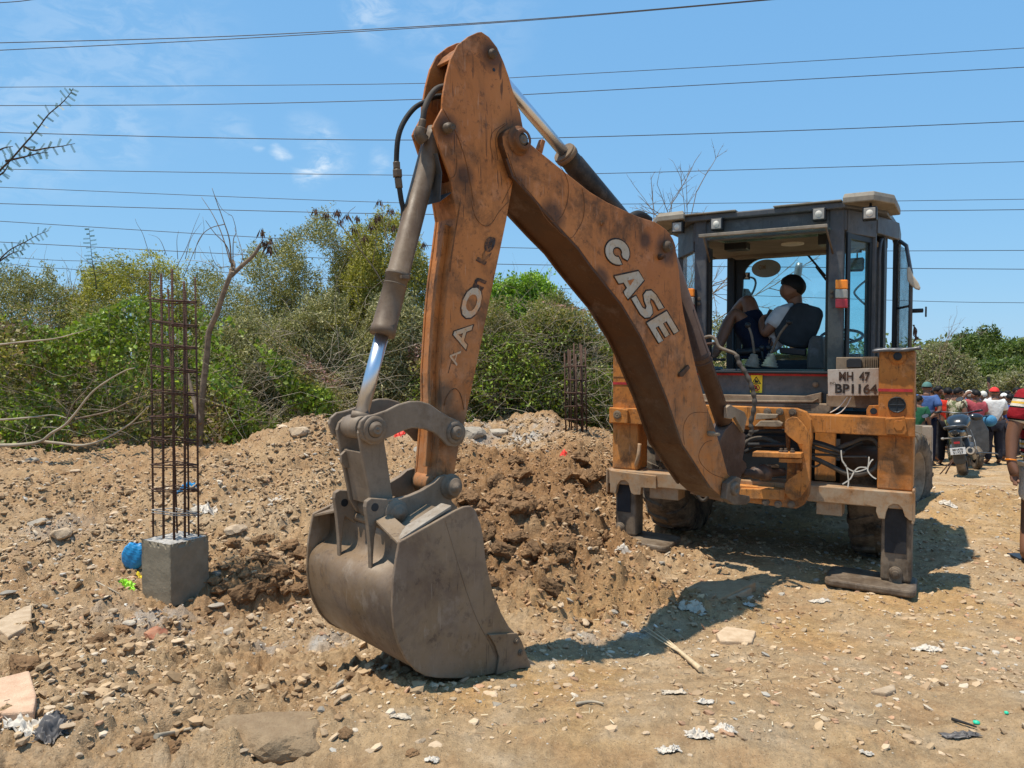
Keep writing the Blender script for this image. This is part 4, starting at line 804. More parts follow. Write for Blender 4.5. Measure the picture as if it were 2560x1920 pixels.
# --- bucket
WO = .405
side = C4([(605, 920), (890, 760), (930, 742), (965, 738), (990, 760), (1015, 830), (1030, 900), (1040, 1000), (1055, 1080), (1080, 1180), (1120, 1280), (1160, 1350), (1190, 1380), (1220, 1420), (1250, 1500), (1270, 1545), (1300, 1568), (1240, 1562), (1200, 1556), (1080, 1588), (980, 1606), (880, 1612), (800, 1610), (740, 1600), (690, 1575), (640, 1520), (600, 1440), (578, 1360), (568, 1250), (575, 1100), (590, 1000)])
qs = [BX(x, y, WO) for x, y in side]
m = MB(); m.prism([BPT(t, z, WO) for t, z in qs], -BN*.018); bk = sub('digging_bucket', m, M['bucket'], bevel=.005)
m = MB(); m.prism([BPT(t, z, -WO+.018) for t, z in qs], -BN*.018); sub('side_plate', m, M['bucket'], bk, .005)
shell = [Vector((p.x, p.y)) for p in crv([Vector((qs[i][0], qs[i][1], 0)) for i in range(18, 29)]+[Vector((2.962, .690, 0)), Vector((2.925, .735, 0)), Vector((2.868, .765, 0)), Vector((2.850, .81, 0)), Vector((2.848, .87, 0))], 3)]+[Vector((2.83, .905)), Vector(qs[1])]
def soff(poly, d):
    nn = []
    for i in range(len(poly)):
        a_ = poly[max(i-1, 0)]; c_ = poly[min(i+1, len(poly)-1)]; e = (c_-a_).normalized(); nn.append(Vector((-e.y, e.x)))
    cen = Vector((sum(p.x for p in poly)/len(poly), sum(p.y for p in poly)/len(poly))); sg = 1 if (cen-poly[6]).dot(nn[6]) > 0 else -1
    return [p+q_*sg*d for p, q_ in zip(poly, nn)]
so_, si_ = soff(shell, .008), soff(shell, .026)
m = MB(); m.prism([BPT(p.x, p.y, WO-.019) for p in so_]+[BPT(p.x, p.y, WO-.019) for p in si_[::-1]], -BN*(2*WO-.038), True); sub('bucket_shell', m, M['bucket'], bk, 0)
# rolled upper back: recess between the top corner and the curved back
wpl = C4([(1045, 1385), (1190, 1378), (1215, 1420), (1262, 1555), (1200, 1556), (1085, 1590), (1100, 1500), (1080, 1440)])
m = MB(); m.bplate(wpl, WO+.014, .014, onoff=WO); wp_ = sub('side_cutter', m, M['bucket'], bk, .003)
for c in ((1185, 1417), (1205, 1475)):
    (px, py), = C4([c]); t_, z_ = BX(px, py, WO); b_ = MB(); bolt(b_, BPT(t_, z_, WO+.013), BN, .016, .014); sub('bolt', b_, M['steel'], wp_, 0)
for sg in (1, -1):
    m = MB(); m.prism([BPT(2.905, .945, sg*.165), BPT(2.930, .888, sg*.385), BPT(2.84, .905, sg*.385), BPT(2.83, .965, sg*.165)], -UP*.012); sub('corner_web', m, M['bucket'], bk, .002)
m = MB(); m.cyl(BPT(2.83, .905, -.37), BPT(2.83, .905, .37), .022, 12); sub('back_tube', m, M['bucket'], bk, 0)
m = MB(); wl(m, [(830, 790), (850, 860), (880, 960), (940, 1160), (1000, 1320), (1060, 1430), (1098, 1510)], 2.023, 700, 900, WO, .0016); sub('weld_seam', m, M['link'], bk, 0)
tp = Vector(qs[16])
m = MB()
m.prism([BPT(tp.x+.16, tp.y+.005, WO-.02), BPT(tp.x-.01, tp.y-.005, WO-.02), BPT(tp.x, tp.y+.02, WO-.02), BPT(tp.x+.16, tp.y+.035, WO-.02)], -BN*(2*WO-.04)); sub('cutting_edge', m, M['worn'], bk, .003)
for k in range(5):
    o = WO-.04-k*(2*WO-.14)/4
    m = MB(); m.prism([BPT(tp.x+.12, tp.y-.01, o), BPT(tp.x-.05, tp.y-.02, o), BPT(tp.x-.05, tp.y-.005, o), BPT(tp.x+.02, tp.y+.05, o), BPT(tp.x+.12, tp.y+.05, o)], -BN*.06); sub('bucket_tooth', m, M['worn'], bk, .004)
ear = C4([(435, 745), (440, 715), (462, 700), (500, 702), (560, 705), (610, 700), (660, 686), (720, 660), (780, 622), (812, 592), (845, 580), (872, 590), (893, 625), (893, 660), (875, 690), (868, 712), (905, 755), (890, 775), (620, 930), (600, 915), (490, 838), (478, 900), (472, 1000), (470, 1085), (463, 1085), (458, 950), (448, 840)])
qe = [BX(x, y, .16) for x, y in ear]
for o in (.16, -.13):
    m = MB(); m.prism([BPT(t, z, o) for t, z in qe], -BN*.03); E_ = sub('bucket_ear', m, M['link'], bk, .005)
t4, z4 = BX(1127, 1216, .16)
for (t_, z_, r, h, c) in ((t3, z3, .045, .03, .05), (t4, z4, .045, .04, .05)):
    m = MB(); m.lathe(BPT(t_, z_, .16), BN, [(0, h+.016), (.008, h+.016), (.009, h+.012), (r*.55, h+.012), (r*.58, h), (r*.9, h), (r, h-.006), (r*1.0, .012), (r*1.35, .010), (r*1.4, 0)], 28); sub('pin_head', m, M['link'], bk, 0)
    m = MB(); m.cyl(BPT(t_, z_, -.16), BPT(t_, z_, .16), .035, 20); sub('bucket_pin', m, M['steel'], bk, 0)
m = MB(); (px, py), = C4([(480, 745)]); t_, z_ = BX(px, py, .16); m.cyl(BPT(t_, z_, .1602), BPT(t_, z_, .1615), .019, 20); (px, py), = C4([(326, 722)]); t_, z_ = BX(px, py, -.13); m.cyl(BPT(t_, z_, -.1298), BPT(t_, z_, -.1285), .019, 20); sub('eye_hole', m, M['cabdark'], bk, 0)
m = MB(); m.cyl(BPT(t4, z4, -.085), BPT(t4, z4, .085), .062, 28); sub('dipper_bush', m, M['dip'], dip, 0)
# gusset strip along the top back of the bucket
g0 = Vector(BX(*C4([(605, 920)])[0], WO)); 
m = MB(); m.prism([BPT(g0.x-.02, g0.y+.004, WO-.03), BPT(g0.x-.30, g0.y+.115, WO-.03), BPT(g0.x-.30, g0.y+.10, WO-.03), BPT(g0.x-.02, g0.y-.01, WO-.03)], -BN*.08); sub('top_stiffener', m, M['worn'], bk, .003)
# --- grey rear panel, number plate, lamps
def px_rect(x0, y0, x1, y1): return [(x0, y0), (x1, y0), (x1, y1), (x0, y1)]
m = MB().bx(-.80, .90, .30, .34, 1.32, 1.560); sub('rear_panel', m, M['panel'], bevel=.004)
m = MB().bx(-.74, .640, .290, .30, 1.535, 1.552); sub('red_stripe', m, M['redp'], bevel=0)
m = MB().bx(-.80, .93, .22, .42, 1.556, 1.574); sub('window_sill', m, M['cabdark'], bevel=.005)
m = MB(); mplate(m, [(1877, 938), (1906, 938), (1905, 982), (1875, 981)], .285, .004); yl = sub('warning_label', m, M['yel'], bevel=0)
m = MB(); tri = [(1890.5, 941), (1903, 960), (1878.5, 960)]; c_ = (1890.7, 954)
ins = [(c_[0]+(x-c_[0])*.74, c_[1]+(y-c_[1])*.74) for x, y in tri]
P = [MF(x, y, .2835) for x, y in tri]+[MF(x, y, .2835) for x, y in ins]; m.add(P, [(0, 1, 4, 3), (1, 2, 5, 4), (2, 0, 3, 5)])
mplate(m, [(1888, 949), (1890, 948), (1892, 952), (1895, 951), (1896, 957), (1886, 957)], .2835, .001)
sub('warning_symbol', m, M['black'], yl, 0)
m = MB(); n_ = 20; cx_, cy_ = 1890.5, 969.5
P = [MF(cx_+9*math.cos(6.283*k/n_), cy_+8.5*math.sin(6.283*k/n_), .2835) for k in range(n_)]+[MF(cx_+6.6*math.cos(6.283*k/n_), cy_+6.2*math.sin(6.283*k/n_), .2835) for k in range(n_)]
m.add(P, [(k, (k+1) % n_, n_+(k+1) % n_, n_+k) for k in range(n_)]); mplate(m, [(1884, 964), (1886, 963), (1897, 975), (1895, 976)], .2832, .0006); sub('prohibition_symbol', m, M['redl'], yl, 0)
m = MB(); mplate(m, [(1887, 965), (1893, 965), (1894, 974), (1887, 974)], .2838, .0006); decal(m, 'STOP', MF(1890.5, 979.3, .285), RT*.055, UP*.010, -FW, .002); sub('warning_symbol', m, M['black'], yl, 0)
C3 = lambda pts: [(1820+a_/4.88, 980+b_/4.88) for a_, b_ in pts]
m = MB(); mplate(m, [(1730, 985), (2012, 990), (2053, 981), (2053, 1008), (2035, 1008), (1730, 1004)], .22, .08); mplate(m, [(1730, 1000), (2030, 1002), (2044, 995), (2046, 998), (2032, 1007), (1730, 1006)], .19, .03); sub('panel_step', m, M['dusty'], bevel=.005)
m = MB(); mplate(m, C3([(-400, 130), (1140, 140), (1265, 155), (1250, 240), (1190, 285), (900, 275), (880, 200), (-400, 180)]), .20, .15); sub('lower_shroud', m, M['dusty'], bevel=.01)
m = MB(); 
for k in range(3): mplate(m, C3([(700, 152+k*18), (1010, 158+k*18), (1010, 164+k*18), (700, 158+k*18)]), .196, .003)
sub('louvre', m, M['cabdark'], bevel=0)
m = MB(); b_ = MB(); bolt(b_, MF(2039, 961, .29), -FW, .022, .025); sub('panel_knob', b_, M['dusty'], bevel=0)
m = MB(); mplate(m, [(2069, 924), (2197, 920), (2197, 989), (2070, 990)], .10, .012); pl_ = sub('number_plate', m, M['plate'], bevel=.003)
m = MB(); Z = MF(2126, 941, .10); decal(m, 'MH  47', MF(2136, 941, .10), RT*.215, UP*.070, -FW, .003, .035); decal(m, 'BP1164', MF(2140, 972, .10), RT*.29, UP*.075, -FW, .003, .035); sub('plate_lettering', m, M['letk'], pl_, 0)
m = MB(); decal(m, 'IND', MF(2082, 958, .10), RT*.040, UP*.018, -FW, .003, .01); sub('plate_lettering', m, M['letk'], pl_, 0)
m = MB(); mplate(m, [(2090, 893), (2196, 893), (2196, 925), (2090, 925)], .16, .2); hs = sub('lamp_housing', m, M['dusty'], bevel=.006)
m = MB(); mplate(m, [(2116, 900), (2124, 896), (2148, 896), (2154, 902), (2154, 919), (2116, 919)], .11, .05); sub('plate_lamp', m, M['black'], hs, .004)
m = MB()
for k in range(8): mplate(m, px_rect(2160+k*4.6, 896, 2162.2+k*4.6, 926), .135, .02)
mplate(m, px_rect(2157, 892, 2197, 896), .135, .02); mplate(m, px_rect(2157, 926, 2197, 930), .135, .02); sub('vent_grille', m, M['dusty'], hs, .001)
m = MB(); m.bx(.55, .93, .2, .34, 1.30, 1.40); sub('side_shroud', m, M['dusty'], bevel=.006)
m = MB()
for pts in ([(2118, 992), (2105, 1010), (2092, 1022), (2075, 1032)], [(2128, 992), (2118, 1012), (2105, 1028), (2090, 1036), (2072, 1036)]): m.tube(crv([MF(x, y, .12) for x, y in pts]), .004, 6)
sub('white_cable', m, M['wht'], bevel=0)
m = MB(); mplate(m, [(2166, 1044), (2166, 1024), (2172, 1014), (2197, 1013), (2197, 1044)], .05, .03); eye = sub('towing_eye', m, M['frame'], bevel=.003)
m = MB(); p = MF(2184, 1028, .048); m.cyl(p, p-FW*.003, .024, 18); sub('eye_hole', m, M['cabdark'], eye, 0)
m = MB(); mp_ = [MP(.90, -.03, 1.734), MP(1.18, -.03, 1.738), MP(1.19, .26, 1.745), MP(.90, .26, 1.745)]; m.prism(mp_, UP*.012); m.tube(crv([MP(.89, -.035, 1.728), MP(.98, -.04, 1.738), MP(1.08, -.04, 1.736), MP(1.20, -.03, 1.752)]), [.012, .014, .013, .014, .012, .015, .013, .014, .012, .014, .015, .013, .012, .015, .014, .013, .012, .014, .02][:19], 8); sub('plastic_sheet', m, M['black2'] if 'black2' in M else M['panel'], bevel=0)
# hoses tied with white strips
for k, (pts, r, mm) in enumerate([([(990, 610), (1150, 650), (1300, 700), (1420, 745)], .014, 'hose'), ([(990, 660), (1200, 720), (1390, 770)], .013, 'hose'), ([(990, 760), (1240, 770), (1330, 790)], .010, 'hose'),
                    ([(990, 580), (1200, 640), (1400, 720)], .012, 'rub'), ([(1340, 690), (1420, 650), (1500, 620), (1640, 565), (1750, 570), (1830, 640), (1855, 750), (1845, 840), (1790, 930), (1680, 985), (1540, 1010), (1420, 985), (1250, 900), (1100, 830), (990, 790)], .018, 'hose'),
                    ([(1640, 610), (1560, 640), (1450, 700), (1400, 740)], .012, 'rub'), ([(1330, 790), (1500, 790), (1700, 790)], .008, 'hose'), ([(1000, 900), (1060, 910), (1120, 880), (1130, 810)], .008, 'hose')]):
    m = MB(); m.tube(crv([MF(x, y, .02+.015*(k % 3)) for x, y in C3(pts)]), r, 8); sub('hydraulic_hose', m, M[mm], bevel=0)
m = MB()
def ribbon(mb, pts, w=.009):
    P = crv([MF(x, y, -.02) for x, y in C3(pts)], 4); n = len(P); vs = []
    for i, p in enumerate(P):
        d = (P[min(i+1, n-1)]-P[max(i-1, 0)]).normalized(); s_ = d.cross(FW).normalized()*w*.5; vs += [p+s_, p-s_]
    mb.add(vs, [(2*i, 2*i+1, 2*i+3, 2*i+2) for i in range(n-1)], True)
for pts in ([(1380, 710), (1385, 790), (1400, 850), (1440, 900), (1460, 990), (1470, 1100), (1465, 1180), (1510, 1270)], [(1400, 840), (1450, 920), (1540, 970), (1620, 960), (1700, 930)], [(1690, 920), (1600, 920), (1540, 970), (1490, 1060), (1395, 1125)], [(1720, 790), (1715, 880), (1705, 960), (1760, 1030), (1810, 1060)], [(1700, 930), (1740, 850), (1770, 820)]): ribbon(m, pts)
sub('white_tie', m, M['wht'], bevel=0)
# inside of the frame
m = MB(); m.bx(.47, .62, .22, .26, .72, 1.13); m.bx(-.60, -.40, .22, .30, .72, 1.13); sub('inner_upright', m, M['frame'])
m = MB(); m.bx(.62, .93, .50, .60, .62, 1.1); m.lathe(MP(.66, .42, .87), RT, [(.0, 0), (.11, 0), (.12, .02), (.12, .24), (.10, .27), (0, .27)], 24); sub('leg_cylinder', m, M['under'])
m = MB(); m.bx(-.92, -.62, .45, .55, .75, 1.0); sub('tool_box', m, M['cylr'])
m = MB(); m.bx(-.36, .36, .28, 3.9, .52, 1.05); m.bx(-.42, .42, .30, 1.3, .70, 1.30); sub('chassis', m, M['cabdark'])
m = MB(); m.tube([MP(-.72, 1.15, .66), MP(-.35, 1.15, .66), MP(-.2, 1.15, .66), MP(.2, 1.15, .66), MP(.35, 1.15, .66), MP(.72, 1.15, .66)], [.10, .12, .2, .2, .12, .10], 16); m.tube([MP(-.9, 3.15, .45), MP(.9, 3.15, .45)], .08, 12); sub('axle', m, M['cabdark'])
m = MB(); m.bx(-.75, .85, .45, 2.0, 1.18, 1.26); m.bx(-.78, -.5, .75, 1.9, 1.0, 1.18); m.bx(.5, .86, .75, 1.9, 1.0, 1.18); sub('cab_floor', m, M['cabdark'])
# mudguards beside the cab
for s in (-1, 1):
    m = MB(); pr = [(.55, 1.05), (.62, 1.32), (.85, 1.47), (1.25, 1.5), (1.6, 1.4), (1.8, 1.2), (1.77, 1.19), (1.58, 1.37), (1.25, 1.465), (.86, 1.44), (.645, 1.30), (.58, 1.05)]
    m.prism([MP(s*.70, y, z) for y, z in pr], RT*s*.42); sub('mudguard', m, M['panel'], bevel=.004)
# hood and loader
m = MB(); m.prism([MP(-.40, y, z) for y, z in [(2.0, 1.05), (2.0, 1.72), (3.2, 1.62), (3.75, 1.5), (3.9, 1.3), (3.9, .9), (2.1, .9)]], RT*.8); hood = sub('engine_hood', m, M['frame'], bevel=.02)
m = MB()
for k in range(5): m.bx(.402, .408, 2.5, 3.3, 1.15+k*.06, 1.17+k*.06)
sub('hood_louvre', m, M['cabdark'], hood, 0)
m = MB(); p = MF(1985, 745, 2.6); p2 = MF(1997, 668, 2.6); p3 = MF(1999, 657, 2.6); m.tube([MP(ML(1985, 745, 2.6)[0], 2.6, 1.60), p, p2, p3], [.040, .038, .040, .030], 16); ex = sub('exhaust_stack', m, M['steelp'] if 'steelp' in M else M['chromed'] if 'chromed' in M else M['panel'], bevel=0)
for s in (-1, 1):
    m = MB(); m.prism([MP(s*.60, y, z) for y, z in [(1.95, 1.25), (2.0, 1.42), (2.3, 1.45), (3.6, .95), (4.25, .55), (4.3, .35), (4.15, .32), (3.5, .72), (2.2, 1.2)]], RT*s*.08); sub('loader_arm', m, M['frame'], bevel=.008)
lbk = MB(); prof = [(4.25, .87), (4.28, .87), (4.27, .4), (4.34, .1), (4.5, -.05), (5.1, -.09), (5.1, -.12), (4.48, -.09), (4.30, .06), (4.23, .4)]
lbk.prism([MP(-1.2, y, z) for y, z in prof], RT*2.4); LB = sub('loader_bucket', lbk, M['letw3'] if 'letw3' in M else M['pale'] if 'pale' in M else M['plate'], bevel=.004)
m = MB()
for x in (-1.2, 1.19, 1.10, .95): 
    m.prism([MP(x, y, z) for y, z in [(4.23, .87), (4.7, .80), (5.1, -.09), (4.48, -.11), (4.28, .05), (4.2, .4)]], RT*.014)
m.bx(1.10, 1.20, 4.18, 4.26, .45, .86); sub('bucket_side', m, M['plate'], LB, .002)
# wheels
def tyre(mb, c, ax, R_, w_, lug=.03, nl=22):
    ax = Vector(ax).normalized(); prof = [(R_*.56, -w_*.40), (R_*.62, -w_*.46), (R_*.80, -w_*.5), (R_*.93, -w_*.44), (R_*.97, -w_*.36), (R_*.985, 0), (R_*.97, w_*.36), (R_*.93, w_*.44), (R_*.80, w_*.5), (R_*.62, w_*.46), (R_*.56, w_*.40)]
    mb.lathe(c, ax, prof, 48)
    a = Vector((0, 0, 1)); a = (a-ax*a.dot(ax)).normalized(); b = ax.cross(a); c = Vector(c)
    for k in range(nl):
        for s in (-1, 1):
            th = 2*math.pi*(k+(.5 if s > 0 else 0))/nl; pts = []
            for (f, sh) in ((.02, -.05), (.25, .0), (.43, .07), (.50, .10)):
                t_ = th+sh*(22/nl); rr = R_*(.975 if f < .4 else (.94 if f < .48 else .86))
                pts.append((t_, f*w_*s, rr))
            dw = .055*(22/nl)
            for i in range(3):
                vs = []
                for (t_, o, rr) in (pts[i], pts[i+1]):
                    for d_ in (-dw, dw):
                        for hh in (-.02, lug): 
                            q_ = t_+d_*(1 if hh < 0 else .7); vs.append(c+ax*o+(a*math.cos(q_)+b*math.sin(q_))*(rr+hh))
                mb.add(vs, [(0, 1, 3, 2), (4, 6, 7, 5), (0, 4, 5, 1), (2, 3, 7, 6), (1, 5, 7, 3)])
    return mb
def wheel(c, ax, R_, w_, nl, steer=0, mudcol='frame'):
    m = MB(); m.lathe(c, ax, [(0, -w_*.1), (R_*.25, -w_*.1), (R_*.28, w_*.12), (R_*.45, w_*.15), (R_*.52, w_*.36), (R_*.58, w_*.40), (R_*.58, -w_*.40), (R_*.50, -w_*.38), (R_*.5, -w_*.1), (0, -w_*.08)], 32)
    for k in range(8):
        a = Vector(ax).normalized(); e1 = a.orthogonal().normalized(); e2 = a.cross(e1); q_ = Vector(c)+a*w_*.12+(e1*math.cos(k*.785)+e2*math.sin(k*.785))*R_*.2; bolt(m, q_, a, .018, .03)
    W_ = sub('wheel', m, M['dusty'], bevel=0); t_ = MB(); tyre(t_, c, ax, R_, w_, .026 if R_ > .6 else .018, nl); sub('tyre', t_, M['tyre'], W_, 0); return W_
wheel(MP(.88, 1.15, .665), RT, .70, .43, 22); wheel(MP(-.88, 1.15, .705), -RT, .70, .43, 22)
qs_ = Quaternion((0, 0, 1), math.radians(-15))
wheel(MP(.98, 3.15, .405), qs_ @ RT, .475, .31, 20); wheel(MP(-.98, 3.15, .405), qs_ @ -RT, .475, .31, 20)
# --- cab
def post(mb, x0, y0, x1, y1, z0, z1, w_=.10, d_=.09):
    return mb
cab = MB(); Z0, Z1 = 1.57, 2.86
def pbox(mb, cx, cy, hx, hy, z0, z1, yaw=0):
    c_, s_ = math.cos(yaw), math.sin(yaw); X = RT*c_+FW*s_; Y = -RT*s_+FW*c_
    return mb.box(MP(cx, cy, (z0+z1)/2), X*hx, Y*hy, UP*((z1-z0)/2))
RP = dict(l=(-.492, .40), r=(.587, .40), ql=(-.79, .80), qr=(.80, .78), al=(-.62, 1.95), ar=(.80, 1.93))
m = MB(); pbox(m, *RP['l'], .052, .05, Z0, Z1); pbox(m, *RP['r'], .056, .05, Z0, Z1); rp = sub('cab_post', m, M['cab'], bevel=.012)
m = MB(); pbox(m, RP['l'][0]+.065, .42, .012, .04, Z0, 2.62); pbox(m, RP['r'][0]-.066, .42, .012, .04, Z0, 2.62); sub('door_seal', m, M['rub'], bevel=.003)
m = MB(); pbox(m, RP['ql'][0], RP['ql'][1], .035, .035, Z0, Z1); pbox(m, RP['qr'][0], RP['qr'][1], .04, .035, Z0, Z1); sub('cab_post', m, M['cab'], bevel=.01)
m = MB(); pbox(m, *RP['al'], .04, .05, Z0-.3, Z1); pbox(m, *RP['ar'], .04, .05, Z0-.3, Z1); pbox(m, -.80, 1.35, .03, .04, Z0-.3, Z1); sub('cab_post', m, M['cabdark'], bevel=.01)
m = MB(); pbox(m, .865, 1.12, .022, .13, 1.3, 2.74, .0); pbox(m, .945, 1.42, .020, .04, 1.3, 2.78); sub('door_pillar', m, M['cabdark'], bevel=.006)
m = MB(); pbox(m, .835, .90, .016, .02, 1.6, 2.60, .3); m.tube(crv([MP(.86, .82, 1.62), MP(.862, .82, 2.3), MP(.86, .82, 2.52), MP(.862, .90, 2.64), MP(.866, 1.05, 2.70)]), .014, 8); m.tube([MP(.868, 1.02, 1.6), MP(.868, 1.05, 2.7)], .013, 8); sub('door_frame', m, M['cab'], bevel=.003)
# header beams round the top
m = MB(); m.bx(-.56, .66, .36, .44, 2.68, 2.845); sub('rear_header', m, M['cab'], bevel=.008)
def beam(mb, a, b, z0, z1, w_=.03):
    A, B = MP(*a, z0), MP(*b, z0); d = (B-A).normalized(); s_ = d.cross(UP)*w_; return mb.prism([A+s_, B+s_, B-s_, A-s_], UP*(z1-z0))
m = MB(); beam(m, (-.54, .39), (-.80, .79), 2.60, 2.845); beam(m, (.64, .39), (.815, .77), 2.66, 2.845); beam(m, (.82, .78), (.95, 1.25), 2.70, 2.845); beam(m, (.95, 1.24), (.93, 1.9), 2.72, 2.845); beam(m, (-.80, .80), (-.82, 1.95), 2.72, 2.845); beam(m, (-.62, 1.95), (.62, 1.95), 2.70, 2.845); beam(m, (.84, 1.9), (.62, 1.96), 2.72, 2.845); beam(m, (-.82, 1.9), (-.62, 1.96), 2.72, 2.845); sub('side_header', m, M['cab'], bevel=.006)
m = MB(); beam(m, (-.54, .39), (-.80, .79), 1.50, 1.60); beam(m, (.64, .39), (.815, .77), 1.50, 1.60, .03); beam(m, (-.80, .8), (-.82, 1.95), 1.3, 1.42); sub('side_sill', m, M['cab'], bevel=.006)
m = MB(); m.prism([MP(x, y, 2.72) for x, y in [(-.44, .46), (.54, .46), (.76, .82), (.78, 1.9), (-.76, 1.9), (-.76, .82)]], UP*.05); m.prism([MP(x, 1.75, z) for x, z in [(-.6, 2.725), (-.55, 2.69), (.55, 2.69), (.6, 2.725)]], FW*.12); rl_ = sub('roof_lining', m, M['lining'], bevel=.01)
m = MB(); m.lathe(MP(.12, 1.15, 2.72), -UP, [(.10, 0), (.10, .012), (.075, .016), (0, .016)], 20); sub('dome_lamp', m, M['wht'], rl_, 0)
m = MB(); m.bx(-.42, -.22, .85, 1.0, 2.66, 2.72); m.bx(.40, .55, .7, .85, 2.63, 2.72); sub('ceiling_console', m, M['black'], rl_, .006)
m = MB(); m.prism([MP(x, y, 2.845) for x, y in [(-.62, .30), (.66, .30), (.92, .75), (.95, 1.6), (.7, 2.12), (-.7, 2.12), (-.93, 1.6), (-.93, .75)]], UP*.05); sub('cab_roof', m, M['cab'], bevel=.01)
m = MB(); m.bx(-.62, -.18, .27, .8, 2.896, 2.908); m.bx(.12, .63, .27, .8, 2.896, 2.908); sub('roof_sheet', m, M['roof'], bevel=.003)
def cap(pts, zt, th, insx):                                # bevelled corner cap: outline at bottom, drawn in at the top
    m = MB(); n = len(pts); cx_ = sum(p[0] for p in pts)/n; cy_ = sum(p[1] for p in pts)/n
    lo = [MP(x, y, zt-th) for x, y in pts]; mi = [MP(x, y, zt-th*.45) for x, y in pts]; hi = [MP(cx_+(x-cx_)*insx, cy_+(y-cy_)*insx, zt) for x, y in pts]
    vs = lo+mi+hi; fs = [tuple(range(n))[::-1], tuple(range(2*n, 3*n))]
    for a_ in (0, n):
        for k in range(n): j = (k+1) % n; fs.append((a_+k, a_+j, a_+n+j, a_+n+k))
    m.add(vs, fs); return sub('roof_cap', m, M['roof'], bevel=.008)
cap([(.64, .24), (.86, .24), (.99, .48), (1.0, 1.0), (.86, 1.02), (.68, .6)], 2.945, .075, .95)
cap([(-.60, .22), (-.66, .6), (-.86, 1.02), (-.99, 1.0), (-.98, .50), (-.84, .24)], 2.935, .075, .94)
# opened rear window swung up under the roof
x0, z0_ = ML(1746, 590, .02); x1, _ = ML(2068, 570, .02)
m = MB(); m.bx(x0, x1, .02, .05, z0_-.012, z0_+.014); ow = sub('rear_window', m, M['roof'], bevel=.004)
m = MB(); m.prism([MP(x0+.01, .05, z0_-.004), MP(x1-.01, .05, z0_-.004), MP(x1-.01, .8, z0_+.04), MP(x0+.01, .8, z0_+.04)], UP*.006); sub('window_glass', m, M['glassd'], ow, 0)
m = MB(); m.tube([MP(x1-.02, .1, z0_), MP(x1+.0, .36, 2.50)], .008, 6); m.tube([MP(x0+.02, .1, z0_), MP(x0-.0, .36, 2.50)], .008, 6); sub('gas_strut', m, M['steel'], ow, 0)
# glass
def pane(name, pts, mat, mm=None): m_ = MB(); P_ = [MP(*p) for p in pts]; d = (P_[1]-P_[0]).cross(P_[2]-P_[0]).normalized()*.005; m_.prism(P_, d); return sub(name, m_, mat, bevel=0)
pane('quarter_window', [(.655, .40, 1.60), (.79, .755, 1.60), (.79, .755, 2.66), (.655, .40, 2.66)], M['glass'])
pane('quarter_window', [(-.56, .40, 1.60), (-.775, .77, 1.60), (-.775, .77, 2.60), (-.56, .40, 2.60)], M['glassv'])
pane('windscreen', [(-.58, 1.95, 1.35), (.77, 1.95, 1.35), (.77, 1.95, 2.70), (-.58, 1.95, 2.70)], M['glass'])
m = MB()   # rubber seals of the right quarter window
A, B_ = (.650, .385), (.800, .765)
for a0_, a1_, zz0, zz1 in ((0, 1, 1.575, 1.63), (0, 1, 2.62, 2.67)): 
    m.prism([MP(A[0], A[1], zz0), MP(B_[0], B_[1], zz0), MP(B_[0], B_[1], zz1), MP(A[0], A[1], zz1)], (RT*.38-FW*.15)*.05)
for f_ in (0, .88):
    xa = A[0]+(B_[0]-A[0])*f_; ya = A[1]+(B_[1]-A[1])*f_; xb = A[0]+(B_[0]-A[0])*(f_+.12); yb = A[1]+(B_[1]-A[1])*(f_+.12)
    m.prism([MP(xa, ya, 1.63), MP(xb, yb, 1.63), MP(xb, yb, 2.62), MP(xa, ya, 2.62)], (RT*.38-FW*.15)*.05)
sub('window_seal', m, M['cabdark'], bevel=.004)
# rounded corner of the windscreen surround
m = MB(); cpts = [(-.60, 2.72), (-.28, 2.72)]+[(-.30-.2*math.sin(q)+.0, 2.50+.2*math.cos(q)) for q in np.linspace(0, math.pi/2, 7)]+[(-.52, 1.35), (-.60, 1.35)]
m.prism([MP(x, 1.93, z) for x, z in cpts], FW*.04); sub('windscreen_surround', m, M['cabdark'], bevel=.004)
m = MB(); n_ = 28; pc = [MP(ML(1915, 671, 1.94)[0]+.145*math.cos(6.2832*k/n_), 1.943, ML(1915, 671, 1.94)[1]+.092*math.sin(6.2832*k/n_)) for k in range(n_)]; m.prism(pc, FW*.003); stk = sub('oval_sticker', m, M['sticker'] if 'sticker' in M else M['dusty'], bevel=0)
m = MB(); decal(m, 'OM', MP(ML(1905, 668, 1.94)[0], 1.942, ML(1905, 668, 1.94)[1]), RT*.07, UP*.05, -FW, .002); sub('sticker_print', m, M['dusty'], stk, 0)
m = MB(); mplate(m, px_rect(1857, 681, 1875, 699), 1.94, .003); bs_ = sub('black_sticker', m, M['black'], bevel=0)
m = MB(); mplate(m, [(1863, 683), (1871, 683), (1868, 688), (1867, 690), (1872, 696), (1862, 696), (1866, 690), (1865, 688)], 1.937, .001); sub('sticker_print', m, M['wht'], bs_, 0)
m = MB(); m.tube([MF(2020, 638, 1.90), MF(2064, 690, 1.90)], .010, 6); m.tube([MF(2040, 666, 1.93), MF(2066, 700, 1.93)], .012, 6); sub('wiper', m, M['black'], bevel=0)
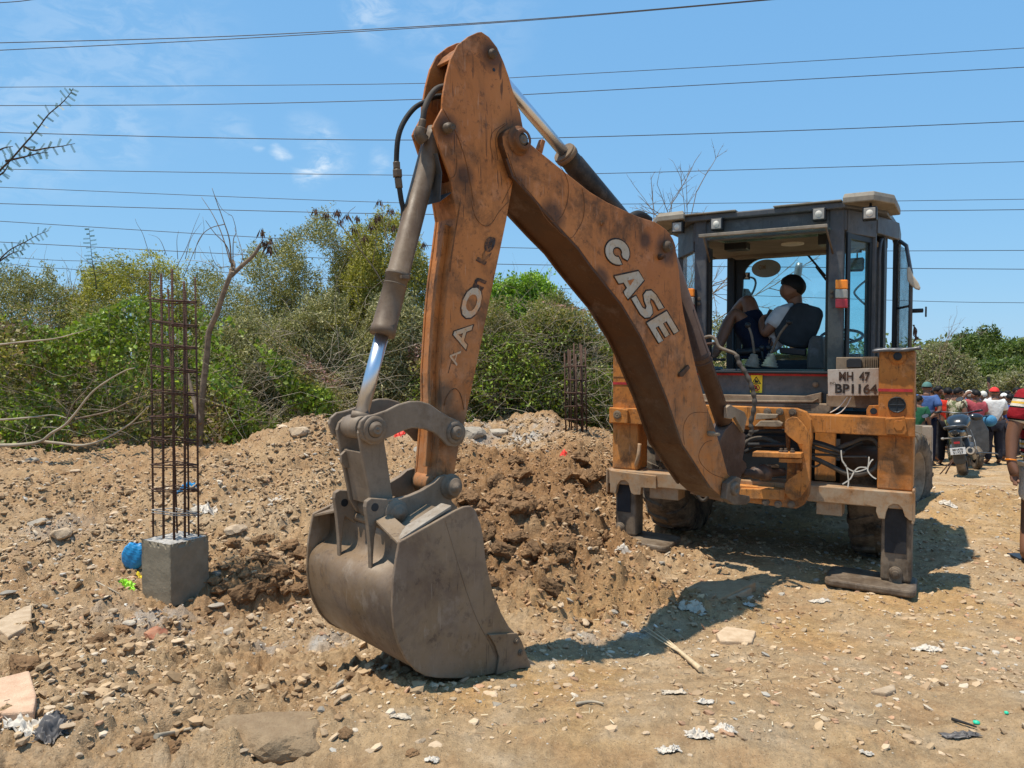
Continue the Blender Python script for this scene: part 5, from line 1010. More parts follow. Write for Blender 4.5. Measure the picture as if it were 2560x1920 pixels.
# mirrors ahead of the cab
m = MB(); m.tube(crv([MF(x, y, 2.3) for x, y in [(1845, 692), (1880, 694), (1889, 705), (1886, 722), (1878, 738)]]), .012, 8); m.prism([MF(x, y, 2.3) for x, y in [(1848, 728), (1860, 721), (1870, 722), (1878, 735), (1878, 760), (1846, 760)]], FW*.04); sub('side_mirror', m, M['cabdark'], bevel=.003)
m = MB(); m.tube([MF(2143, 632, 1.7), MF(2143, 645, 1.7)], .008, 6); mplate(m, [(2120, 646), (2157, 643), (2161, 648), (2160, 672), (2155, 678), (2122, 679), (2117, 674), (2117, 650)], 1.70, .03); im = sub('inside_mirror', m, M['black'], bevel=.004)
m = MB(); mplate(m, [(2122, 650), (2155, 648), (2156, 672), (2123, 674)], 1.695, .003); sub('mirror_glass', m, M['mir'] if 'mir' in M else M['chrome'], im, 0)
m = MB(); m.tube(crv([MF(x, y, 2.1) for x, y in [(2170, 697), (2150, 713), (2138, 726), (2137, 735), (2150, 750), (2166, 764)]]), .011, 8); m.prism([MF(x, y, 2.1) for x, y in [(2166, 742), (2174, 739), (2180, 745), (2180, 810), (2162, 815), (2162, 790)]], FW*.05); sub('side_mirror', m, M['panel'], bevel=.003)
# open door on the right
dA, dB = MP(.985, 1.10, 1.55), MP(1.095, .78, 1.55)
m = MB(); hw = (dB-dA)
def dpt(f_, z): return dA+hw*f_+UP*(z-1.55)
m.tube([dpt(0, 1.60), dpt(0, 2.62), dpt(.12, 2.66), dpt(.6, 2.60), dpt(1, 2.36), dpt(1, 1.60)], .016, 8); m.tube([dpt(0, 1.60), dpt(1, 1.60)], .018, 8); m.tube([dpt(0, 2.1), dpt(1, 2.1)], .01, 6); dr = sub('cab_door', m, M['cab'], bevel=0)
m = MB(); m.prism([dpt(.05, 1.62), dpt(.95, 1.62), dpt(.95, 2.36), dpt(.6, 2.57), dpt(.08, 2.63)], hw.cross(UP).normalized()*.005); sub('door_glass', m, M['glassv'], dr, 0)  # milky grey in this glass stands in for the door's whitish reflection
m = MB(); m.tube([dpt(.9, 2.06), dpt(.9, 2.06)+RT*.10-FW*.02], .018, 8); m.box(dpt(.9, 2.05)+RT*.12, RT*.006, FW*.03, UP*.04); sub('door_handle', m, M['black'], dr, .002)
# rear work lights
for px, py, w_, tl_ in ((1693, 568, .066, 0), (1791, 560, .070, 0), (2047, 535, .070, 0), (2174, 533, .070, .0)):
    c_ = MF(px, py, .26); m = MB(); m.box(c_+FW*.03, RT*(w_*.72), FW*.035, UP*(w_*.72)); m.tube([c_+FW*.05+UP*.03, c_+FW*.09+UP*.09], .012, 6); wl_ = sub('work_light', m, M['black'], bevel=.012)
    m = MB(); m.box(c_-FW*.007, RT*(w_*.58), FW*.004, UP*(w_*.58)); sub('lamp_lens', m, M['cll'], wl_, .006)
    m = MB(); m.lathe(c_-FW*.011, -FW, [(w_*.36, 0), (w_*.30, .003), (0, .006)], 18); sub('bulb_cover', m, M['wht'], wl_, 0)
# tail lamps on the posts
for x0, x1, y0, y1 in ((2088, 2119, 699, 770), (1709, 1734, 721, 783)):
    h_ = (y1-y0)/3.0; m = MB(); mplate(m, px_rect(x0+2, y0+2, x1+4, y1-2), .30, .05); tlm = sub('tail_lamp', m, M['black'], bevel=.004)
    for k, mm in enumerate(('amb', 'cll', 'redl')):
        m = MB(); mplate(m, px_rect(x0, y0+k*h_, x1, y0+(k+1)*h_-.4), .262, .04); sub('lamp_lens', m, M[mm], tlm, .008)
    for k in (0, 1):
        b_ = MB(); bolt(b_, MF(x0-9 if x0 > 2000 else x1+13, y0+h_*1.25+k*12, .345), -FW, .016, .015); sub('bolt', b_, M['steel'], tlm, 0)
# seat and controls
def SP(px, py, y): return MF(px, py, y)
m = MB(); sb = [(1953, 862), (1934, 840), (1935, 825), (1952, 800), (1975, 767), (1992, 757), (2005, 757), (2045, 768), (2055, 776), (2055, 790), (2046, 820), (2030, 855), (2015, 873), (1985, 870)]
mplate(m, sb, .85, .10); st = sub('driver_seat', m, M['seat'], bevel=.03)
m = MB(); m.bx(-.22, .34, .82, 1.35, 1.55, 1.66); sub('seat_cushion', m, M['seat'], st, .03)
m = MB(); m.bx(-.1, .28, .9, 1.3, 1.24, 1.55); sub('seat_base', m, M['black'], st, .01)
m = MB(); mplate(m, [(1946, 868), (2015, 872), (2014, 890), (1950, 884)], .80, .06); m.tube([SP(1842, 882, .78), SP(1905, 876, .78)], .035, 10); sub('armrest', m, M['black'], st, .01)
m = MB(); mplate(m, [(2018, 876), (2022, 850), (2032, 838), (2056, 840), (2060, 925), (2015, 925)], .75, .3); sub('side_console', m, M['panel'], bevel=.02)
m = MB(); m.bx(-.5, .56, .46, .7, 1.50, 1.585); sub('lever_console', m, M['cabdark'], bevel=.008)
for (bx0, by0, kx, ky, mx_, my_) in ((1880, 918, 1870, 813, 1886, 885), (1924, 918, 1973, 805, 1928, 884)):
    base = SP(bx0, by0, .56); top = SP(mx_, my_, .56); kn = SP(kx, ky, .58); m = MB(); d = top-base; pr = []
    for k in range(11): f_ = k/10; pr.append((base+d*f_, (.070-.042*f_)*(1.10 if k % 2 else .88)))
    m.tube([p for p, _ in pr], [r for _, r in pr], 14); lv = sub('control_lever', m, M['roof'], bevel=0)
    mid = top.lerp(kn, .62)+Vector((0, 0, .0)) + RT*(.012 if kx < 1900 else -.02)
    m = MB(); m.tube(crv([top, mid, kn]), .011, 8); sub('lever_rod', m, M['steel'], lv, 0)
    m = MB(); m.ball(kn, .027, 12); sub('lever_knob', m, M['black'], lv, 0)
for kx in (1905, 1922):
    m = MB(); a_ = SP(kx+2, 915, .62); b_ = SP(kx, 870, .62); m.tube([a_, b_], .009, 6); m.ball(b_, .026, 10); sub('small_lever', m, M['black'], bevel=0)
m = MB(); m.tube([MP(.52, 1.60, 1.26), MP(.50, 1.55, 1.85)], .04, 10); cen_ = MP(.50, 1.52, 1.88); ax_ = (UP*.9-FW*.35).normalized(); e1 = ax_.orthogonal().normalized(); e2 = ax_.cross(e1)
m.tube([cen_+(e1*math.cos(6.2832*k/24)+e2*math.sin(6.2832*k/24))*.18 for k in range(25)], .014, 8, False)
for k in range(3): m.tube([cen_, cen_+(e1*math.cos(2.09*k)+e2*math.sin(2.09*k))*.18], .010, 6)
sub('steering_wheel', m, M['black'], bevel=0)
m = MB(); m.bx(.38, .66, 1.62, 1.86, 1.3, 1.72); m.bx(-.78, -.45, .6, 1.0, 1.48, 1.60); sub('dashboard', m, M['cabdark'], bevel=.02)
m = MB(); m.tube([MP(-.36, 1.0, 1.26), MP(-.36, 1.0, 1.95)], .012, 8); sub('grab_rail', m, M['black'], bevel=0)
# ---------------------------------------------------------------- vegetation
def leaf_mat(name, trans=.35, rough=.45, spec=.35):
    t = NT(name); a = t.n('ShaderNodeAttribute', attribute_name='col'); t.l(a.outputs['Color'], t.b.inputs['Base Color']); t.b.inputs['Roughness'].default_value = rough; t.b.inputs['Specular IOR Level'].default_value = spec
    tr = t.n('ShaderNodeBsdfTranslucent'); c = t.mix(1.0, a.outputs['Color'], (1.1, 1.25, .6), 'MULTIPLY'); t.l(c, tr.inputs[0]); m = t.n('ShaderNodeMixShader'); m.inputs[0].default_value = trans
    t.l(t.b.outputs[0], m.inputs[1]); t.l(tr.outputs[0], m.inputs[2]); t.l(m.outputs[0], t.out.inputs[0]); return t.m
M['leaf'] = leaf_mat('leaf'); M['leafs'] = leaf_mat('silvery_leaf', .22, .5, .35)
M['twig'] = plain('dry_twig', (.36, .30, .22), .9, 0, .35, 6, .15); M['bark'] = plain('grey_bark', (.20, .15, .105), .9, 0, .4, 14, .15, .6, 40); M['barkd'] = plain('dark_bark', (.07, .052, .038), .9, 0, .4, 14, .15)
M['pod'] = plain('dry_seed_pod', (.13, .075, .045), .7, 0, .45, 9, .3)
LEAFC = {'olive': ([(0.322, 0.301, 0.057), (0.414, 0.368, 0.083), (0.215, 0.214, 0.038), (0.491, 0.427, 0.127)], 'leaf', .058, .36),
         'grey': ([(0.304, 0.281, 0.090), (0.220, 0.211, 0.062), (0.423, 0.374, 0.138), (0.169, 0.164, 0.048)], 'leafs', .050, .36),
         'silver': ([(0.360, 0.330, 0.152), (0.245, 0.232, 0.089), (0.490, 0.435, 0.228), (0.158, 0.154, 0.057)], 'leafs', .060, .34),
         'bright': ([(0.223, 0.362, 0.033), (0.297, 0.459, 0.052), (0.149, 0.253, 0.026), (0.372, 0.507, 0.078)], 'leaf', .062, .55),
         'vine': ([(0.196, 0.346, 0.025), (0.299, 0.475, 0.045), (0.115, 0.216, 0.020), (0.368, 0.518, 0.080), (0.172, 0.259, 0.040)], 'leaf', .070, .75),
         'dull': ([(0.224, 0.258, 0.059), (0.310, 0.302, 0.092), (0.155, 0.181, 0.040), (0.397, 0.333, 0.132)], 'leaf', .052, .45),
         'dark': ([(0.095, 0.132, 0.033), (0.135, 0.180, 0.044), (0.068, 0.096, 0.022), (0.176, 0.216, 0.055)], 'leaf', .16, .55),
         'dry': ([(.20, .20, .09), (.26, .25, .13), (.15, .15, .06), (.30, .28, .16)], 'leaf', .12, .5)}
def leaf_quads(pos, size, asp, cols, up=.25, rs=None):
    n = len(pos); r = rs or RNG; d = r.normal(size=(n, 3)); d[:, 2] += up; d /= np.linalg.norm(d, axis=1)[:, None]
    s = np.cross(d, r.normal(size=(n, 3))); s /= np.linalg.norm(s, axis=1)[:, None]+1e-9; nn = np.cross(d, s)
    L = size*.88*r.uniform(.5, 1.4, (n, 1)); Wd = L*asp*r.uniform(.8, 1.2, (n, 1))
    a = pos; t = pos+d*L; m = pos+d*L*.45; l = m+s*Wd*.5+nn*L*.08; q = m-s*Wd*.5+nn*L*.08
    v = np.stack([a, l, t, q], 1).reshape(-1, 3); f = np.arange(4*n).reshape(n, 4)
    c = np.array(cols)[r.integers(0, len(cols), n)]*r.uniform(.7, 1.3, (n, 1)); return v, f, np.repeat(c, 4, 0)
def tubes_np(P, R, k=3):
    """P (N,K,3), R (N,K) -> verts, quads"""
    N, K, _ = P.shape; T = np.empty_like(P); T[:, 1:-1] = P[:, 2:]-P[:, :-2]; T[:, 0] = P[:, 1]-P[:, 0]; T[:, -1] = P[:, -1]-P[:, -2]
    T /= np.linalg.norm(T, axis=2)[..., None]+1e-9; ref = np.tile(np.array([.31, .83, .12]), (N, 1)); ref[np.abs(T[:, 0]@np.array([.31, .83, .12])) > .85] = (1, 0, 0)
    A = np.cross(T, ref[:, None, :]); A /= np.linalg.norm(A, axis=2)[..., None]+1e-9; B = np.cross(T, A)
    an = np.arange(k)*2*math.pi/k; V = P[:, :, None]+(A[:, :, None]*np.cos(an)[None, None, :, None]+B[:, :, None]*np.sin(an)[None, None, :, None])*R[:, :, None, None]
    idx = np.arange(N*K*k).reshape(N, K, k); j = np.roll(idx, -1, 2)
    F_ = np.stack([idx[:, :-1], j[:, :-1], j[:, 1:], idx[:, 1:]], -1).reshape(-1, 4); return V.reshape(-1, 3), F_
def twigs(starts, dirs, lengths, r0, K=6, wob=.25, grav=0., rng=None):
    rng = rng or RNG; N = len(starts); P = np.zeros((N, K, 3)); P[:, 0] = starts; d = dirs/np.linalg.norm(dirs, axis=1)[:, None]
    for i in range(1, K):
        d = d+rng.normal(size=(N, 3))*wob; d[:, 2] += grav; d /= np.linalg.norm(d, axis=1)[:, None]; P[:, i] = P[:, i-1]+d*(lengths/(K-1))[:, None]
    R = np.asarray(r0)[:, None]*np.linspace(1, .25, K)[None]; return P, R
def branch_tree(base, dir0, L0, r0, levels, spread, nch=(3, 3, 3, 3), shrink=.62, wob=.12, up=.05, seed=1, t0=.3):
    rng = np.random.default_rng(seed); out = []; 
    s = np.array([base], float); d = np.array([dir0], float); L = np.array([L0], float); r = np.array([r0], float)
    for lv in range(levels):
        P, R = twigs(s, d, L, r, 7, wob, up, rng); R = r[:, None]*np.linspace(1, .45 if lv < levels-1 else .2, 7)[None]; out.append((P, R))
        if lv == levels-1: break
        c = nch[min(lv, len(nch)-1)]; ns, nd, nL, nr = [], [], [], []
        for k in range(c):
            f = rng.uniform(t0, 1.0, len(s)); f[:] = np.where(k == 0, 1.0, f); fi = f*6; i0 = np.clip(fi.astype(int), 0, 5); w_ = (fi-i0)[:, None]; ii = np.arange(len(s))
            p = P[ii, i0]*(1-w_)+P[ii, i0+1]*w_; td = P[ii, i0+1]-P[ii, i0]; td /= np.linalg.norm(td, axis=1)[:, None]
            q = td+rng.normal(size=(len(s), 3))*spread*(.5 if k == 0 else 1); ns.append(p); nd.append(q); nL.append(L*shrink*rng.uniform(.7, 1.2, len(s))); nr.append(r*(.55 if k else .6))
        s, d, L, r = map(np.concatenate, (ns, nd, nL, nr))
    return out
def join_tubes(lst, k=3):
    V, Fc = [], []; o = 0
    for P, R in lst:
        v, f = tubes_np(P, R, k); V.append(v); Fc.append(f+o); o += len(v)
    return np.concatenate(V), np.concatenate(Fc)
def shrub(px, ytop, hw, Y, kind, n, label, name='shrub', cat='shrub', zb=None, dens=1, depth=.9, group=None, tw=260, size=None, ybase=None, sparse=0, seed=None, trunk=True):
    rng = np.random.default_rng(seed or int(px*7+ytop)); top = at(px, ytop, Y); cx = top.x; hwm = hw/F*Y; zt = top.z
    z0 = zb if zb is not None else float(hgt(np.array([cx]), np.array([Y]))[0])-.05
    if ybase: z0 = at(px, ybase, Y).z
    H_ = zt-z0; root_ = thing(name, (cx, Y, z0), label, cat, group)
    n = int(n*2.45); uu = rng.uniform(-1, 1, n); ph = rng.uniform(0, 50)
    def topf(u): 
        e = np.clip(1-np.abs(u)**3.4, 0, 1)**.5; return .86*e*(1+.24*(vnoise(u*hwm*1.6+ph, u*0+ph, 1)-.5)+.14*(vnoise(u*hwm*5+ph, u*0, 2)-.5)+.07*(vnoise(u*hwm*16+ph, u*0, 3)-.5))
    hq = rng.uniform(0, 1, n)**.85; z_ = z0+hq*topf(uu)*H_
    bul = .35*(vnoise(uu*hwm*1.8+ph, z_*1.8, 5)-.3)+.18*(vnoise(uu*hwm*4.5+ph, z_*4.5, 6)-.5)
    prof = np.sqrt(np.clip(1-(hq*.93)**3, .02, 1)); back = rng.uniform(0, 1, n)**1.6
    y_ = Y-depth*prof*(1-back*1.7)*np.sqrt(np.clip(1-uu**2*.7, .1, 1))-bul
    x_ = cx+uu*hwm+rng.normal(size=n)*.04; z_ = z_+rng.normal(size=n)*.05; pos = np.stack([x_, y_, z_], 1)
    # ragged sprays standing out of the outline
    ng = int(16*max(1, hwm)); ug = rng.uniform(-1, 1, ng); gp = np.stack([cx+ug*hwm, Y-rng.uniform(-.3, .6, ng)*depth, z0+topf(ug)*H_*rng.uniform(.72, 1.0, ng)], 1); dg_ = np.stack([ug*.7+rng.normal(size=ng)*.35, rng.normal(size=ng)*.3, np.ones(ng)], 1)
    gP, gR = twigs(gp, dg_, rng.uniform(.15, .42, ng)*(H_/3)**.5, np.full(ng, .005*max(1, Y/13)), 6, .14, .0, rng); kk = 42; ii = rng.integers(0, 6, (ng, kk)); sp = gP[np.arange(ng)[:, None], ii].reshape(-1, 3)+rng.normal(size=(ng*kk, 3))*.035*max(1, Y/13)
    nb = ng; bxp, by, bz = cx+ug*hwm, gp[:, 1], z0+(gp[:, 2]-z0)*rng.uniform(.2, 1, ng); br = np.full(ng, .35*(H_/3))
    # clumps: thin out with 3-D-ish noise so that gaps show
    nz = vnoise(pos[:, 0]*3.1+pos[:, 1]*1.7, pos[:, 2]*3.1-pos[:, 1]*1.3, 3)*.6+vnoise(pos[:, 0]*8+pos[:, 1]*3, pos[:, 2]*8+pos[:, 1]*4, 9)*.4
    keep = nz > .33+sparse; pos = np.concatenate([pos[keep], sp])
    cols, mt, sz, asp = LEAFC[kind]; v, f, c = leaf_quads(pos, size or sz, asp, cols, rs=rng)
    tn = vnoise(v[:, 0]*1.3, v[:, 2]*1.3+v[:, 1], 14); c = c*(.78+.44*tn)[:, None]
    np_mesh('crown', v, f, M[mt], root_, colattr=c)
    # stems
    ns = 5; st = np.stack([np.full(ns, cx)+rng.normal(size=ns)*hwm*.25, np.full(ns, Y)+rng.normal(size=ns)*.2, np.full(ns, z0-.05)], 1); dd = np.stack([rng.normal(size=ns)*.35, rng.normal(size=ns)*.25, np.ones(ns)], 1)
    T = [twigs(st, dd, np.full(ns, H_*.6), np.full(ns, .035*(H_/3)), 6, .16, .02, rng), (gP, gR)]
    k = tw; pk = rng.integers(0, nb, k); ss = np.stack([bxp[pk], by[pk], bz[pk]], 1)+rng.normal(size=(k, 3))*.12; d2 = rng.normal(size=(k, 3)); d2[:, 2] += .5
    T.append(twigs(ss, d2, rng.uniform(.4, 1.1, k)*br[pk]*2.3, np.full(k, .0055*max(1, Y/13)), 6, .22, .02, rng))
    v, f = join_tubes(T, 4); np_mesh('trunk', v, f, M['twig'], root_, smooth=True)
    return root_
g_ = None
shrub(50, 590, 165, 13.2, 'grey', 30000, 'grey green bush at the far left edge with a loose airy top', sparse=.05)
shrub(345, 572, 185, 13.6, 'olive', 42000, 'large rounded olive green bush left of the dead forked tree')
shrub(570, 625, 120, 13.8, 'grey', 20000, 'dull green bush directly behind the fork of the dead tree')
shrub(705, 565, 110, 13.4, 'grey', 20000, 'grey green bush with a ragged top right of the dead tree', sparse=.03)
shrub(805, 545, 130, 13.0, 'grey', 32000, 'tall narrow grey green bush left of the dipper cylinder', sparse=.04)
shrub(965, 540, 140, 12.6, 'olive', 36000, 'tall olive bush with hanging brown pods behind the dipper cylinder')
shrub(885, 560, 105, 13.3, 'olive', 22000, 'olive bush filling the gap between the two tall ones near the dipper')
shrub(180, 640, 120, 13.9, 'grey', 18000, 'grey green bush in the dip between the far left bush and the large olive one')
shrub(655, 735, 150, 11.9, 'silver', 22000, 'silvery leaved bush in front of the ragged grey green ones')
shrub(850, 700, 165, 11.8, 'silver', 34000, 'broad silvery leaved bush left of the shiny cylinder rod')
shrub(1010, 720, 120, 11.8, 'silver', 20000, 'silvery leaved bush just behind the dipper')
shrub(1310, 605, 118, 12.8, 'bright', 26000, 'bright yellow green bush framed by the arch of the boom', sparse=.02)
shrub(1225, 740, 100, 12.2, 'dull', 26000, 'dull green bush close to the right edge of the dipper', sparse=-.02, tw=300)
shrub(1400, 735, 135, 12.2, 'dull', 30000, 'thin dull green bush full of bare twigs under the arch of the boom', sparse=.0, tw=400)
shrub(1520, 800, 130, 12.6, 'dull', 24000, 'twiggy dry bush left of the orange stabiliser column', sparse=.02, tw=400)
shrub(1790, 800, 110, 12.6, 'dry', 9000, 'pale dry bush seen through the cab beside the driver', sparse=.08, tw=500, size=.055)
# trees far behind on the right
TB = [(2335, 842, 95, 36, 'dry', 14000, 'pale half bare tree behind the crowd beside the orange column'), (2440, 806, 70, 46, 'dark', 14000, 'tallest dark green tree on the right skyline'),
      (2385, 822, 60, 44, 'dark', 9000, 'dark green tree left of the tallest one on the right'), (2520, 842, 90, 44, 'dark', 14000, 'wide dark green tree at the right picture edge'), (2478, 880, 110, 37, 'dark', 15000, 'lower dark green tree in front of the tallest one'),
      (2530, 925, 70, 30, 'dry', 6000, 'low brownish bush behind the phone held up in the crowd'), (2640, 850, 120, 44, 'dark', 9000, 'dark tree beyond the right edge of the picture'), (2250, 850, 90, 46, 'dark', 9000, 'dark tree mostly hidden behind the cab')]
for px, yt, hw, Y, kd, n, lb in TB: shrub(px, yt, hw, Y, kd, n, lb, 'tree', 'tree', depth=2.0, tw=260, sparse=-.05 if kd == 'dark' else .05, size=.20 if kd == 'dark' else .14)
# far scrub that closes the skyline
def far_scrub():
    n = 42000; x = RNG.uniform(-70, 75, n); y = RNG.uniform(48, 62, n); top = 2.6+1.6*vnoise(x*.16, x*0, 3)+.8*vnoise(x*.9, x*0+4, 8); z = -1.0+RNG.uniform(0, 1, n)**.7*top
    v, f, c = leaf_quads(np.stack([x, y, z], 1), .42, .55, LEAFC['dark'][0]); np_mesh('far_scrub', v, f, M['leaf'], colattr=c, kind='stuff', label='dark line of distant scrub closing the skyline behind everything', cat='scrub')
far_scrub()
# creeper and tangled dry twigs low along the thicket
def patch(n, xr, Yr, zt, kind, name, label, cat, size=None, base=0):
    x = RNG.uniform(*xr, n); Y = RNG.uniform(*Yr, n); px = CX+x/Y*F; t = np.interp(px, [p for p, _ in zt], [q for _, q in zt]); ztop = CAMH-(t-895)/F*Y
    g = hgt(x, Y, False); h = RNG.uniform(0, 1, n)**.8; z = g+h*(ztop-g); k = (ztop > g+.05)
    nz = vnoise(x*2.1+Y*1.7, z*2.1-Y*1.9, 33)*.55+vnoise(x*6+Y*5, z*6-Y*3, 34)*.45; k &= nz > .53
    pos = np.stack([x, Y, z], 1)[k]; cols, mt, sz, asp = LEAFC[kind]; v, f, c = leaf_quads(pos, size or sz, asp, cols, up=.1)
    gy = (RNG.random(len(f)) < .22).repeat(4)[:, None]; c = np.where(gy, c*.45+np.array([.16, .13, .07]), c*np.array([1.08, .93, 1.15]))
    tn = vnoise(v[:, 0]*1.7, v[:, 2]*2+v[:, 1], 15); c = c*(.6+.6*tn)[:, None]; yl = (vnoise(v[:, 0]*.9+9, v[:, 2]*1.1, 17) > .55)[:, None]; c = np.where(yl, c*np.array([1.15, .78, 1.5]), c)
    return np_mesh(name, v, f, M[mt], colattr=c, kind='stuff', label=label, cat=cat)
patch(95000, (-9.2, -2.4), (9.7, 11.6), [(-300, 770), (0, 790), (150, 830), (230, 790), (330, 745), (430, 740), (560, 790), (640, 850), (760, 930), (830, 985), (880, 1050)], 'vine', 'creeper', 'bright green creeper smothering the low scrub along the left', 'creeper')
patch(60000, (-9.2, -2.2), (9.9, 11.8), [(-300, 740), (0, 760), (230, 760), (430, 720), (640, 800), (830, 930), (900, 1000)], 'dull', 'undergrowth', 'dull olive undergrowth mixed through the green creeper on the left', 'undergrowth')
patch(26000, (-1.4, 1.3), (11.0, 12.4), [(1100, 960), (1200, 930), (1300, 900), (1400, 900), (1560, 960)], 'bright', 'creeper', 'sparse green creeper among dry twigs under the boom arch', 'creeper')
patch(30000, (-10, 1.6), (11.4, 12.6), [(-300, 850), (600, 820), (1100, 800), (1560, 860)], 'dull', 'undergrowth', 'dull green undergrowth filling the foot of the thicket', 'undergrowth')
patch(70000, (-1.5, 2.0), (10.9, 12.4), [(1080, 860), (1150, 780), (1250, 740), (1400, 760), (1560, 800)], 'dull', 'undergrowth', 'olive undergrowth among the dry twigs under the boom arch', 'undergrowth')
patch(24000, (-1.5, 2.0), (10.7, 12.0), [(1080, 900), (1200, 840), (1400, 820), (1560, 870)], 'bright', 'creeper', 'fresh green sprays climbing through the dry twigs under the boom arch', 'creeper')
def tangle():
    n = 2900; r = RNG; x = np.concatenate([r.uniform(-8.5, -2.0, int(n*.42)), r.uniform(-1.6, 1.9, n-int(n*.42))]); Y = np.where(x > -1.7, r.uniform(10.8, 12.6, n), r.uniform(9.7, 11.8, n)); g = hgt(x, Y, False); z = g+r.uniform(-.05, 1, n)**1.2*np.where(x > -1.7, 1.35, 1.05)
    k = np.isfinite(z); d = r.normal(size=(n, 3)); d[:, 1] *= .5; d[:, 2] = d[:, 2]*.55+.15
    P, R = twigs(np.stack([x, Y, z], 1)[k], d[k], r.uniform(.5, 1.7, k.sum()), r.uniform(.002, .0052, k.sum()), 7, .24, -.03, r); v, f = tubes_np(P, R, 3)
    np_mesh('dry_twigs', v, f, M['twig'], smooth=True, kind='stuff', label='tangle of pale dry twigs and vines along the foot of the thicket', cat='twigs')
tangle()
# dead forked tree
def tube_tree(name, label, cat, parts, Y, mat='bark', pods=None, leaves=None):
    first = at(*parts[0][0][0], Y); r_ = thing(name, first, label, cat); m = MB(); m2 = MB()
    for i, (pts, ra, rb) in enumerate(parts):
        P_ = crv([at(x, y, Y+dy*1.0) for (x, y), dy in zip(pts, np.linspace(0, .25*((i % 3)-1), len(pts)))], 5); k = len(P_); (m if ra > .012 else m2).tube(P_, [ra+(rb-ra)*j/(k-1) for j in range(k)], 8 if ra > .012 else 5)
    if m.v: obj('trunk', m, M[mat], r_)
    if m2.v: obj('twigs', m2, M['bark'], r_)
    return r_
c1 = lambda L_: [(a/2.16, b/2.16) for a, b in L_]
dt = tube_tree('dead_tree', 'dead forked tree with a broken top and thin bare shoots behind the reinforcement cage', 'tree',
    [([(497, 1150), (505, 1000), (516, 897), (523, 830), (540, 789), (560, 729), (580, 678)], .046, .030), ([(577, 690), (604, 665), (634, 638), (651, 611)], .030, .020), ([(580, 680), (584, 662), (582, 650)], .04, .012), ([(462, 900), (480, 980), (500, 1060)], .02, .03),
     (c1([(1250, 1440), (1240, 1300), (1210, 1200), (1170, 1090), (1145, 1015)]), .010, .003), (c1([(1245, 1420), (1200, 1270), (1150, 1160), (1088, 1065)]), .009, .003), (c1([(1255, 1440), (1225, 1330), (1160, 1260), (1110, 1190)]), .008, .003),
     (c1([(1258, 1440), (1260, 1300), (1275, 1250), (1255, 1170), (1230, 1160)]), .007, .002), (c1([(1300, 1430), (1310, 1380), (1290, 1300), (1265, 1230)]), .007, .002), (c1([(1235, 1440), (1180, 1440), (1150, 1400), (1130, 1330)]), .006, .002), (c1([(1170, 1090), (1160, 1060), (1200, 1130), (1250, 1165)]), .004, .002), (c1([(1215, 1210), (1140, 1230), (1090, 1270), (1060, 1330), (1050, 1400)]), .006, .003)], 9.8)
def podset(parent, spots, Y, n=11, L=.13):
    r = random.Random(3)
    for px, py in spots:
        m = MB(); c = at(px, py, Y); top = c+Vector((0, 0, .07))
        for k in range(n):
            d = Vector((r.uniform(-.55, .55), r.uniform(-.4, .4), -1)).normalized(); a = top+Vector((r.uniform(-.03, .03), 0, r.uniform(-.02, .02))); b = a+d*L*r.uniform(.7, 1.2); s_ = d.orthogonal().normalized()*.0085; mid = a.lerp(b, .5)+Vector((r.uniform(-.01, .01), 0, 0))
            m.add([a, mid+s_, b, mid-s_], [(0, 1, 2, 3)]); m.add([a, mid+s_.cross(d), b, mid-s_.cross(d)], [(0, 1, 2, 3)])
        obj('seed_pods', m, M['pod'], parent)
podset(dt, c1([(1410, 1265), (1425, 1325), (1458, 1312), (1462, 1365), (1450, 1350)]), 9.8)
lt = tube_tree('pod_tree', 'slender branches hung with bunches of brown seed pods above the thicket', 'tree',
    [(c1([(2150, 1700), (2050, 1500), (1960, 1370), (1850, 1230), (1780, 1170), (1700, 1140)]), .011, .004), (c1([(1960, 1370), (1930, 1250), (1880, 1160), (1920, 1115)]), .008, .003), (c1([(2160, 1600), (2120, 1400), (2080, 1250), (2060, 1110)]), .010, .004), (c1([(2080, 1250), (2110, 1190), (2112, 1140)]), .006, .003), (c1([(1850, 1230), (1830, 1180), (1815, 1150)]), .005, .003), (c1([(1760, 1170), (1690, 1180), (1655, 1130)]), .005, .002), (c1([(2010, 1440), (2030, 1300), (2040, 1190)]), .006, .003), (c1([(2200, 1500), (2240, 1350), (2290, 1250)]), .006, .003)], 11.4)
podset(lt, c1([(1700, 1150), (1760, 1172), (1818, 1155), (1830, 1165), (1875, 1180), (1932, 1190), (1838, 1208), (1908, 1248), (2055, 1105), (2110, 1150), (2042, 1180), (2038, 1195), (1970, 1295), (2005, 1235), (2130, 1240), (2215, 1300), (2225, 1330), (2240, 1290), (2290, 1330)]), 11.4, 12)
